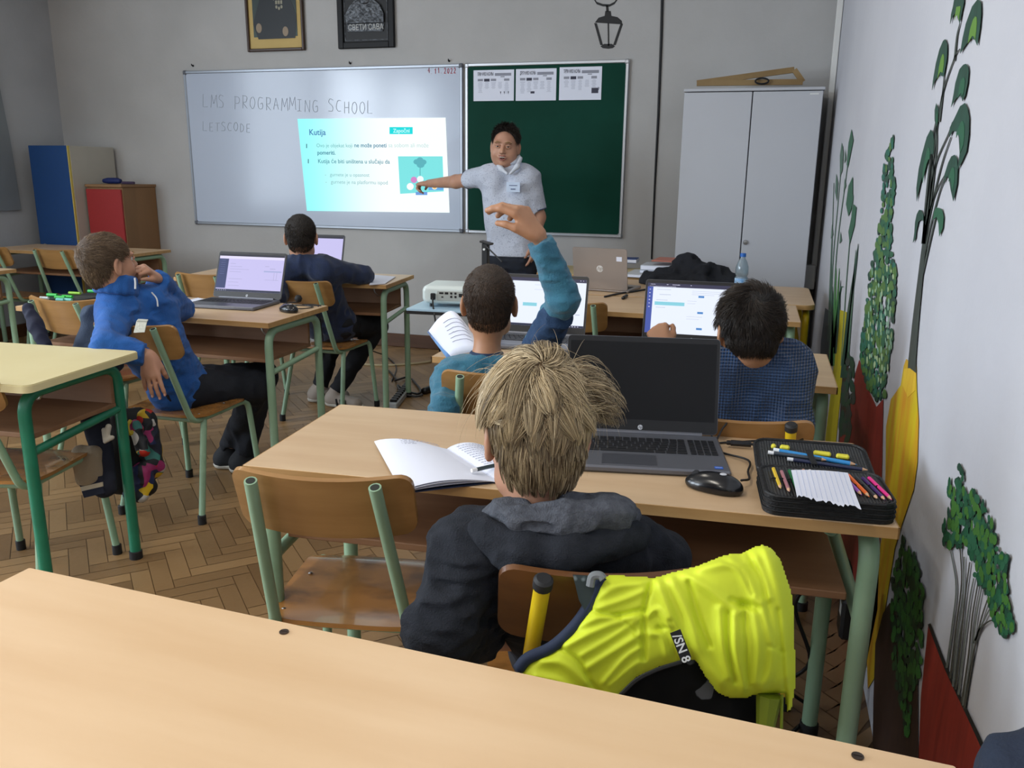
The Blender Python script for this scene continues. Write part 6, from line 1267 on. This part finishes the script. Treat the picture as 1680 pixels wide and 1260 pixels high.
# ============================================================ things hanging at the left
def cloth(name, lab, cat, mm, prims, loc, h=.005, noises=(), k=.02, cuts=()):
    o = piece(name, None, mm, prims, h, .08, noises, cuts, k); return tag(o, lab, cat)
cloth('jacket', 'slate blue jacket hanging between the fleece boy and the curved chair', 'jacket', mat('slate_cloth', '2f3d52', .85, c2='28354a', nscale=9, bump=.3, bscale=150),
      [(A(3.20, 152, 515), A(3.17, 140, 562), .032, .045), (A(3.24, 172, 525), A(3.17, 165, 580), .045, .055), (A(3.17, 130, 575), A(3.17, 180, 592), .03, .045)], None, noises=[dict(amp=.010, scale=.06, seed=71, ridged=True)])
cloth('scarf', 'narrow dark navy garment hanging at the left of the curved chair back', 'garment', mat('midnight_cloth', '10152c', .9),
      [(A(3.16, 45, 504), A(3.12, 60, 535), .018, .024), (A(3.12, 60, 535), A(3.08, 75, 572), .024, .022)], None, noises=[dict(amp=.005, scale=.04, seed=72, ridged=True)])
m = MB(); m.prism([A(2.93, 224, 526), A(2.93, 219, 546), A(2.93, 237, 545), A(2.93, 241, 527)], CFW*.004); m.prism([A(2.93, 224, 526), A(2.93, 241, 527), A(2.99, 243, 524), A(2.99, 227, 523)], -CU*.004)
tag(m.build('cloth_strap', mat('white_cotton', 'c9cabf', .9, bump=.3, bscale=200)), 'white cloth strap looped over the fleece boy\'s chair back', 'cloth')
M_gra = None
def graffiti():
    m = bpy.data.materials.new('graffiti_print'); m.use_nodes = True; nt = m.node_tree; b = nt.nodes['Principled BSDF']; b.inputs['Roughness'].default_value = .6
    tc = nt.nodes.new('ShaderNodeTexCoord'); v = nt.nodes.new('ShaderNodeTexVoronoi'); v.inputs['Scale'].default_value = 26; n = nt.nodes.new('ShaderNodeTexNoise'); n.inputs['Scale'].default_value = 9
    mx = nt.nodes.new('ShaderNodeMixRGB'); mx.inputs[0].default_value = .12; rp = nt.nodes.new('ShaderNodeValToRGB'); sp = nt.nodes.new('ShaderNodeSeparateColor')
    nt.links.new(tc.outputs['Object'], mx.inputs[1]); nt.links.new(tc.outputs['Object'], n.inputs[0]); nt.links.new(n.outputs['Color'], mx.inputs[2]); nt.links.new(mx.outputs[0], v.inputs['Vector']); nt.links.new(v.outputs['Color'], sp.inputs[0]); nt.links.new(sp.outputs[0], rp.inputs[0]); nt.links.new(rp.outputs[0], b.inputs['Base Color'])
    cr = rp.color_ramp; cr.interpolation = 'CONSTANT'; cols = ['0a0c14', 'a31c12', 'c9a514', '14204a', '8c1f58', '0a0c14', 'b3240f', '2a6a62', '101528', 'b8b4ae']
    cr.elements[0].color = sc(cols[0]); cr.elements[1].position = .1; cr.elements[1].color = sc(cols[1])
    for i, c in enumerate(cols[2:], 2): e = cr.elements.new(i/10); e.color = sc(c)
    return m
M_gra = graffiti()
bp = thing('school_backpack', 'black backpack with colourful graffiti print hanging below the fleece boy\'s chair', 'backpack', tuple(on('Z', .0, 215, 830)))
o = piece('bag_body', bp, mat('black_nylon', '090a0d', .7), [(A(3.04, 198, 690), A(3.06, 196, 790), .045, .05), (A(3.08, 225, 690), A(3.1, 225, 790), .05, .055)], .006, .1, [dict(amp=.004, scale=.05, seed=75)], k=.03)
piece('printed_pocket', bp, M_gra, [(A(3.07, 236, 690), A(3.09, 250, 765), .042, .042), (A(3.03, 232, 775), A(3.05, 240, 798), .035, .035), (A(3.01, 210, 812), A(3.03, 232, 815), .016, .02), (A(2.99, 222, 700), A(2.99, 236, 740), .022, .022)], .005, .08, [dict(amp=.005, scale=.04, seed=76, ridged=True)], k=.025)
m = MB(); m.tube(spline([A(2.98, 222, 700), A(2.96, 214, 712), A(2.96, 209, 700), A(2.98, 214, 690)], 5), .007, 6); m.build('pull_strap', mat('strap_yellow', 'b39a1c', .7), bp); settle(bp)
cloth('cardigan', 'beige garment with navy striped cuff dangling under the cream desk', 'garment', mat('beige_knit', '8d7d66', .9, bump=.3, bscale=200), [(A(2.86, 133, 745), A(2.86, 140, 785), .032, .030), (A(2.86, 153, 745), A(2.86, 155, 782), .032, .030)], None, noises=[dict(amp=.003, scale=.04, seed=77)])
m = MB(); S = None
cf = thing('striped_cuff', 'navy and white striped cuff below the beige garment', 'garment', tuple(A(2.86, 148, 800)))
for (y0, y1, mm) in ((787, 797, mat('navy_rib', '12172a', .9)), (797, 804, mat('cream_rib', 'b0a48e', .9)), (804, 815, mat('navy_rib', '12172a', .9))):
    m = MB(); pts = [A(2.84, 128+(y0-787)*.35, y0+2)-np.array(cf.location), A(2.84, 165+(y0-787)*.2, y0-6)-np.array(cf.location)]
    pb = [A(2.84, 128+(y1-787)*.35, y1+2)-np.array(cf.location), A(2.84, 165+(y1-787)*.2, y1-6)-np.array(cf.location)]
    m.prism([pts[0], pts[1], pb[1], pb[0]], CFW*.05); m.build('rib_band', mm, cf)
cloth('jumper', 'dark navy garment hanging beside the backpack under the cream desk', 'garment', mat('dark_navy_knit', '0f1424', .9), [(A(2.90, 165, 690), A(2.88, 172, 800), .03, .035), (A(2.9, 150, 690), A(2.88, 160, 720), .03, .03)], None, noises=[dict(amp=.005, scale=.05, seed=79, ridged=True)])
cloth('white_bow', 'crumpled white strap end beside the backpack', 'strap', mat('white_strap', 'a8a294', .8), [(A(2.80, 178, 700), A(2.80, 176, 722), .010, .006), (A(2.80, 176, 722), A(2.80, 184, 718), .007, .008), (A(2.80, 170, 705), A(2.80, 172, 725), .007, .006)], None, h=.003, k=.006)
# dark garment at the very bottom right, beside the wall
cloth('coat', 'dark navy coat just entering the bottom right corner by the wall', 'coat', mat('navy_coat', '12243c', .85, c2='0d1a2e', nscale=10, bump=.4, bscale=90),
      [(A(.80, 1710, 1290), A(.80, 1740, 1500), .055, .06)], None, noises=[dict(amp=.005, scale=.04, seed=80, ridged=True)], cuts=[((XR-.004, 0, 0), (1, 0, 0), .002)])
# ============================================================ mural on the right wall
def wl(px, py, k=0): return on('X', XR-.0012-.0008*k, px, py)
def paint(name, par, pts, mm, k=0, sub=None):
    P_ = [wl(x, y, k) for x, y in pts]
    a = sum((P_[i][1]*P_[(i+1) % len(P_)][2]-P_[(i+1) % len(P_)][1]*P_[i][2]) for i in range(len(P_)))
    if a > 0: P_ = P_[::-1]
    m = MB(); m.prism([p-np.array(par.location) for p in P_], (-.0006, 0, 0)); return m.build(name, mm, par)
def inside(poly, x, y):
    r = False; n = len(poly)
    for i in range(n):
        (x1, y1), (x2, y2) = poly[i], poly[(i+1) % n]
        if (y1 > y) != (y2 > y) and x < (x2-x1)*(y-y1)/(y2-y1)+x1: r = not r
    return r
def leaves(name, par, poly, n, w, h, mms, k=2, seed=1, lean=0):
    rs = np.random.RandomState(seed); xs = [p[0] for p in poly]; ys = [p[1] for p in poly]; bs = [MB() for _ in mms]; c = 0; loc = np.array(par.location)
    while c < n:
        x = min(xs)+rs.rand()*(max(xs)-min(xs)); y = min(ys)+rs.rand()*(max(ys)-min(ys))
        if not inside(poly, x, y): continue
        c += 1; ww = w*(.6+.8*rs.rand()); hh = h*(.6+.8*rs.rand()); j = rs.randint(len(mms)); l = lean*(rs.rand()-.3)
        pts = [(x+ww*math.cos(a)+l*math.sin(a)*hh, y+hh*math.sin(a)) for a in np.linspace(0, 2*PI, 8, endpoint=False)]
        P_ = [wl(a, b, k+j*.25+rs.rand()*.5)-loc for a, b in pts]; d = P_[0][0]; P_ = [np.array([d, p[1], p[2]]) for p in P_]
        ar = sum((P_[i][1]*P_[(i+1) % 8][2]-P_[(i+1) % 8][1]*P_[i][2]) for i in range(8)); P_ = P_ if ar < 0 else P_[::-1]
        bs[j].prism(P_, (-.0004, 0, 0))
    for b_, mm in zip(bs, mms): b_.build(name, mm, par)
def stroke(name, par, pts, w0, w1, mm, k=1):
    pts = [np.array(p, float) for p in pts]; sp = spline([np.append(p, 0) for p in pts], 6); n = len(sp); A_, B_ = [], []
    for i, p in enumerate(sp):
        t = sp[min(i+1, n-1)]-sp[max(i-1, 0)]; t = t/(np.linalg.norm(t)+1e-9); nr = np.array([-t[1], t[0]]); w = w0+(w1-w0)*i/(n-1); A_.append((p[0]+nr[0]*w/2, p[1]+nr[1]*w/2)); B_.append((p[0]-nr[0]*w/2, p[1]-nr[1]*w/2))
    m = MB(); loc = np.array(par.location)
    for i in range(n-1):
        P_ = [wl(*q, k)-loc for q in (A_[i], A_[i+1], B_[i+1], B_[i])]; ar = sum((P_[j][1]*P_[(j+1) % 4][2]-P_[(j+1) % 4][1]*P_[j][2]) for j in range(4)); m.prism(P_ if ar < 0 else P_[::-1], (-.0004, 0, 0))
    return m.build(name, mm, par)
pm = lambda n, c, c2=None, ns=12, st=(1, 6, 1): mat('mural_'+n, c, .55, c2=c2, nscale=ns, stretch=st)
G1, G2, G3, G4, GR, DK = pm('green_dark', '173a2b', '20493a'), pm('green_mid', '235a3e'), pm('green_light', '5c8632'), pm('teal', '216150'), pm('green_grey', '4a6a58'), pm('stem', '3c463f', '2a302c')
YV, RD, BR = pm('yellow', 'c7b014', 'c78a18', 5, (1, 5, .8)), pm('red', '8e2a1e', '7a2018', 8), pm('brown', '2c1c16', '3a241a')
mu = lambda lab, px, py: thing('painted_plant', lab, 'mural painting', tuple(wl(px, py)), 0)
# tall leafy plant in a yellow vase
t = mu('tall plant with big hooked leaves in a yellow vase painted on the right wall', 1470, 900)
paint('vase', t, [(1487, 589), (1495, 597), (1503, 600), (1504, 640), (1507, 690), (1505, 760), (1499, 803), (1480, 860), (1468, 900), (1452, 1000), (1436, 1110), (1424, 1130), (1422, 1060), (1436, 960), (1447, 880), (1453, 780), (1454, 700), (1462, 655), (1478, 632), (1483, 600)], YV, 1)
paint('vase_highlight', t, [(1484, 605), (1493, 604), (1503, 612), (1502, 640), (1490, 652), (1481, 632)], pm('yellow_light', 'dcb92a', 'cfa320'), 2)
stroke('stem', t, [(1496, 612), (1497, 585), (1503, 520), (1510, 455), (1516, 400)], 14, 6, DK, 2)
lf = lambda pts, o=(1480, 0), s=3.82: [(o[0]+x/s, o[1]+y/s) for x, y in pts]
for pts in ([(1514, 420), (1522, 330), (1532, 250), (1545, 160), (1566, 95), (1575, 80)], [(1513, 425), (1518, 340), (1530, 230), (1540, 180)], [(1512, 430), (1524, 340), (1535, 270), (1556, 220), (1563, 200)], [(1566, 100), (1570, 60), (1575, 38)], [(1541, 200), (1547, 150), (1549, 125)], [(1515, 400), (1527, 330), (1536, 250), (1537, 205)], [(1512, 420), (1528, 340), (1545, 270), (1560, 225)], [(1513, 400), (1525, 300), (1530, 255)], [(1512, 430), (1530, 330), (1560, 270)], [(1508, 470), (1520, 400), (1540, 320), (1552, 290)], [(1507, 470), (1517, 400), (1529, 300), (1530, 250)], [(1505, 480), (1516, 400), (1517, 360), (1512, 350)], [(1507, 480), (1525, 400), (1537, 350), (1541, 345)]):
    stroke('stalk', t, pts, 3.0, 1.4, DK, 1.6)
LP = [[(330, -20), (390, -30), (388, 20), (375, 80), (362, 150), (348, 95), (330, 85), (315, 110), (302, 150), (308, 90), (320, 40)], [(475, -5), (495, 10), (497, 80), (488, 180), (472, 285), (458, 250), (430, 240), (405, 275), (365, 335), (380, 240), (400, 150), (440, 40)],
      [(272, 245), (284, 280), (283, 340), (280, 380), (262, 480), (230, 470), (205, 510), (188, 565), (195, 500), (212, 400), (235, 310), (258, 255)], [(400, 400), (414, 415), (418, 445), (412, 520), (396, 600), (380, 635), (372, 605), (355, 598), (330, 630), (308, 672), (322, 600), (335, 520), (360, 435), (385, 405)],
      [(215, 647), (228, 680), (226, 740), (218, 798), (205, 755), (205, 690)], [(395, 645), (412, 680), (421, 740), (418, 850), (404, 950), (378, 1010), (350, 1060), (362, 960), (357, 860), (345, 825), (318, 822), (298, 860), (300, 800), (330, 740), (365, 665)],
      [(180, 812), (194, 830), (201, 880), (197, 965), (180, 965), (150, 1030), (118, 1140), (92, 1262), (90, 1180), (105, 1060), (125, 970), (155, 860)], [(330, 970), (344, 990), (350, 1050), (345, 1150), (322, 1262), (306, 1190), (295, 1120), (280, 1105), (262, 1150), (268, 1090), (290, 1020), (310, 980)]]
for i, p in enumerate(LP):
    paint('leaf', t, lf(p), G1, 3); cx = sum(q[0] for q in p)/len(p); cy = sum(q[1] for q in p)/len(p)
    paint('leaf_highlight', t, lf([(cx+(x-cx)*.42+4, cy+(y-cy)*.5+18) for x, y in p]), (G2, G3)[i in (1, 2, 0)], 4)
paint('leaf', t, lf([(935, 862), (955, 865), (972, 905), (972, 960), (955, 945), (930, 965), (910, 1050), (905, 1110), (882, 1145), (895, 1060), (900, 970), (915, 900)], (1330, 180), 5.25), G1, 3)
paint('leaf', t, lf([(462, 612), (478, 618), (483, 640), (480, 675), (470, 698), (468, 660), (462, 640), (452, 650), (455, 625)], (1280, 0), 1.8), G2, 3)
# conifer like plant in a red pot
t = mu('narrow conifer shaped plant in a red pot painted on the right wall', 1425, 800)
paint('pot', t, [(1410, 590), (1425, 640), (1438, 668), (1449, 655), (1447, 760), (1444, 880), (1440, 1000), (1415, 1120), (1392, 1120), (1380, 900), (1372, 800), (1378, 720), (1398, 650), (1404, 610)], RD, 1)
S2 = [(1466, 212), (1470, 216), (1463, 250), (1466, 280), (1468, 310), (1462, 360), (1462, 410), (1470, 440), (1469, 480), (1466, 540), (1458, 590), (1452, 650), (1440, 655), (1425, 640), (1414, 600), (1410, 575), (1418, 530), (1424, 480), (1427, 440), (1436, 410), (1442, 370), (1448, 310), (1450, 265), (1455, 250), (1460, 240)]
leaves('foliage', t, S2, 620, 2.4, 6.5, [G1, G1, G4, G2, pm('green_olive', '4a6f34')], 2, 5); leaves('foliage_lights', t, [(1428, 440), (1466, 440), (1462, 600), (1445, 640), (1420, 590)], 90, 1.1, 5, [pm('pale_leaf', '9fb58a'), pm('pale_leaf2', '7fa68c')], 3.6, 6)
# grasses in a yellow vase near the corner
t = mu('thin grasses and leaves in a yellow pot painted near the front corner', 1370, 640)
paint('pot', t, [(1377, 508), (1389, 512), (1388, 560), (1380, 640), (1372, 720), (1364, 900), (1354, 1000), (1352, 860), (1354, 720), (1366, 620), (1373, 540)], pm('yellow_flat', 'b9ad16', 'a89a10', 6), 1)
paint('shadow_pot', t, [(1354, 505), (1363, 512), (1362, 600), (1352, 650), (1343, 640), (1347, 560)], pm('slate', '2c3a44'), .5); paint('dark_pot', t, [(1384, 590), (1392, 600), (1392, 700), (1398, 800), (1385, 960), (1372, 960), (1372, 800), (1378, 680)], BR, .8)
for pts, w in (([(1362, 600), (1368, 520), (1372, 440)], 6), ([(1366, 600), (1373, 500), (1377, 440)], 6), ([(1370, 580), (1376, 520), (1379, 460)], 5), ([(1364, 600), (1366, 540), (1366, 470)], 5), ([(1383, 620), (1392, 520), (1403, 440), (1408, 400)], 9), ([(1388, 600), (1397, 500), (1404, 410)], 7), ([(1368, 570), (1378, 480), (1384, 470)], 4)): stroke('blade', t, pts, w, .6, (G2, G1, pm('grass_green', '3d7a3c'), GR)[int(w) % 4], 2)
for pts in ([(1362, 590), (1366, 440), (1375, 330), (1383, 240)], [(1364, 590), (1372, 420), (1388, 290), (1397, 215)], [(1360, 580), (1364, 430), (1368, 300)], [(1380, 600), (1388, 470), (1396, 370), (1400, 320)], [(1358, 560), (1362, 450), (1365, 380)]): stroke('stalk', t, pts, 1.6, .7, GR, 1.5)
for i, (pts) in enumerate(([(1381, 234), (1384, 250), (1382, 280), (1378, 290), (1378, 255)], [(1397, 212), (1400, 230), (1397, 245), (1391, 275), (1389, 270), (1392, 235)], [(1372, 285), (1375, 300), (1373, 330), (1370, 315)], [(1399, 290), (1399, 330), (1396, 345), (1392, 355), (1388, 335), (1392, 305)], [(1387, 245), (1388, 262), (1385, 268)], [(1400, 335), (1405, 340), (1402, 370), (1394, 400), (1392, 380), (1397, 355)], [(1386, 292), (1388, 305), (1384, 315)], [(1379, 380), (1381, 395), (1377, 400)], [(1365, 368), (1367, 385), (1363, 392)])): paint('leaf', t, pts, (GR, G2)[i in (1, 3, 5)], 2.5)
leaves('shrub', t, [(1386, 590), (1400, 580), (1402, 640), (1396, 700), (1384, 760), (1378, 700)], 70, 3, 8, [G1, pm('shrub', '24452f'), DK], 2.2, 8)
# low umbrella shaped bush over a red mound
t = mu('thin stemmed green bush over a red mound painted low on the wall', 1560, 1100)
mp = lambda pts: [(1400+x/2.25, 700+y/2.25) for x, y in pts]
paint('red_mound', t, mp([(278, 730), (300, 790), (335, 880), (370, 960), (405, 1020), (440, 1110), (480, 1180), (515, 1260), (560, 1400), (240, 1400), (243, 1200), (250, 1000), (265, 850)]), RD, 1); stroke('mound_outline', t, mp([(280, 728), (340, 885), (400, 1015), (450, 1120), (515, 1265)]), 4.5, 6, pm('outline', '14181a'), 2)
for i, pts in enumerate(([(345, 890), (365, 740), (380, 590), (360, 460)], [(358, 930), (380, 740), (400, 580), (395, 450)], [(368, 960), (385, 780), (405, 640), (410, 480)], [(378, 970), (400, 760), (412, 640), (430, 500)], [(388, 990), (410, 800), (430, 640), (445, 560)], [(400, 1020), (425, 850), (440, 700), (460, 580)], [(405, 1030), (432, 880), (455, 700), (475, 590)], [(410, 1040), (440, 860), (470, 720), (495, 640)], [(445, 800), (460, 760), (490, 700), (510, 660)], [(450, 790), (475, 740), (510, 715), (525, 730)])): stroke('trunk', t, mp(pts), 3.2, 1.8, (pm('trunk_grey', '5f6460'), pm('trunk_dark', '41403a'))[i % 2], 2.5)
leaves('foliage', t, mp([(330, 440), (325, 370), (345, 330), (350, 240), (342, 190), (352, 185), (370, 240), (385, 130), (400, 150), (405, 200), (420, 290), (440, 205), (448, 260), (470, 250), (490, 310), (520, 370), (530, 450), (560, 450), (575, 490), (560, 560), (575, 640), (592, 740), (570, 780), (540, 760), (510, 690), (480, 600), (445, 540), (420, 440), (380, 450)]), 420, 3.0, 7.5, [G1, pm('leaf_deep', '12402c'), pm('leaf_bright', '185236'), G2, pm('leaf_lime', '3c6c2a')], 3, 11)
# dark shrub low on the wall
t = mu('dark pointed shrub in a brown pot painted low beside the desk leg', 1480, 1100)
paint('pot', t, mp([(110, 690), (135, 650), (160, 680), (200, 900), (238, 950), (240, 1300), (70, 1300), (75, 1000), (82, 800)]), BR, 1.2)
leaves('foliage', t, mp([(190, 390), (205, 430), (215, 465), (235, 470), (250, 570), (262, 640), (255, 740), (248, 920), (225, 950), (215, 1060), (195, 1170), (185, 1060), (165, 980), (148, 920), (140, 700), (145, 560), (160, 500)]), 420, 2.6, 8, [pm('shrub_black', '142a1c'), pm('shrub_dark', '1d3f24'), pm('shrub_mid', '24552a'), pm('shrub_grass', '34702c')], 2.4, 12)
# ============================================================ light, sky, camera
sc_ = bpy.context.scene; w = bpy.data.worlds.new('World'); sc_.world = w; w.use_nodes = True
bg = w.node_tree.nodes['Background']; bg.inputs[0].default_value = (.62, .74, 1, 1); bg.inputs[1].default_value = 1.0
def area(name, loc, rot, sx, sy, e, c):
    l = bpy.data.lights.new(name, 'AREA'); l.shape = 'RECTANGLE'; l.size = sx; l.size_y = sy; l.energy = e; l.color = c; o = bpy.data.objects.new(name, l); col.objects.link(o); o.location = loc; o.rotation_euler = rot; return o
for i, (a, b) in enumerate(WN):
    area('window_daylight_%d' % i, (XL-.02, (a+b)/2, (WZ0+WZ1)/2), (0, -PI/2, 0), WZ1-WZ0-.1, b-a-.1, (150, 150, 45)[i], (.80, .90, 1.0))
# unseen ceiling tube lamps, added for soft light from above
M_tube = mat('added_lamp_tube', 'fff4e2', .5, emit=4)
for i, (x, y) in enumerate(((-1.3, .3), (-3.9, .3), (-1.3, 3.2), (-3.9, 3.2), (-1.3, -2.2), (-3.9, -2.2))):
    t = thing('added_ceiling_lamp', 'long added fluorescent ceiling lamp overhead, out of view', 'lamp', (x, y, ZC-.1), 0, 'added ceiling lamps'); m = MB(); m.box((0, 0, .06), (.20, 1.3, .06), bev=.01); m.build('added_lamp_housing', M_white, t)
    m = MB()
    for s in (-1, 1): m.tube([(s*.05, -.6, .015), (s*.05, .6, .015)], .014, 10)
    m.build('added_lamp_tube', M_tube, t)
    area('added_lamp_light_%d' % i, (x, y, ZC-.14), (0, 0, 0), .2, 1.2, (26, 12, 10, 8, 22, 12)[i], (1.0, .93, .82))
# projector beam
sp = bpy.data.lights.new('projector_beam', 'SPOT'); sp.energy = 14; sp.spot_size = math.radians(38); sp.spot_blend = .2; sp.shadow_soft_size = .01; sp.color = (.75, .95, 1); so = bpy.data.objects.new('projector_beam', sp); col.objects.link(so)
p0 = np.array([-1.45, 3.86, .83]); tg_ = on('Y', YF, 610, 270); d = U(tg_-p0); so.location = tuple(p0)
import mathutils
so.rotation_euler = mathutils.Vector(d).to_track_quat('-Z', 'Y').to_euler()
cam = bpy.data.cameras.new('camera'); co = bpy.data.objects.new('camera', cam); col.objects.link(co)
co.matrix_world = mathutils.Matrix(((CR[0], CU[0], -CFW[0], 0), (CR[1], CU[1], -CFW[1], 0), (CR[2], CU[2], -CFW[2], CH), (0, 0, 0, 1)))
cam.sensor_fit = 'HORIZONTAL'; cam.sensor_width = 36; cam.lens = CF*36/1680; cam.clip_start = .02; cam.clip_end = 60
sc_.camera = co
vs = sc_.view_settings; vs.view_transform = 'Standard'; vs.look = 'None'; vs.gamma = 1; vs.use_curve_mapping = False; vs.exposure = 0.0
sc_.cycles.max_bounces = 8; sc_.cycles.diffuse_bounces = 5; sc_.cycles.use_denoising = True
sc_.cycles.sample_clamp_indirect = 6
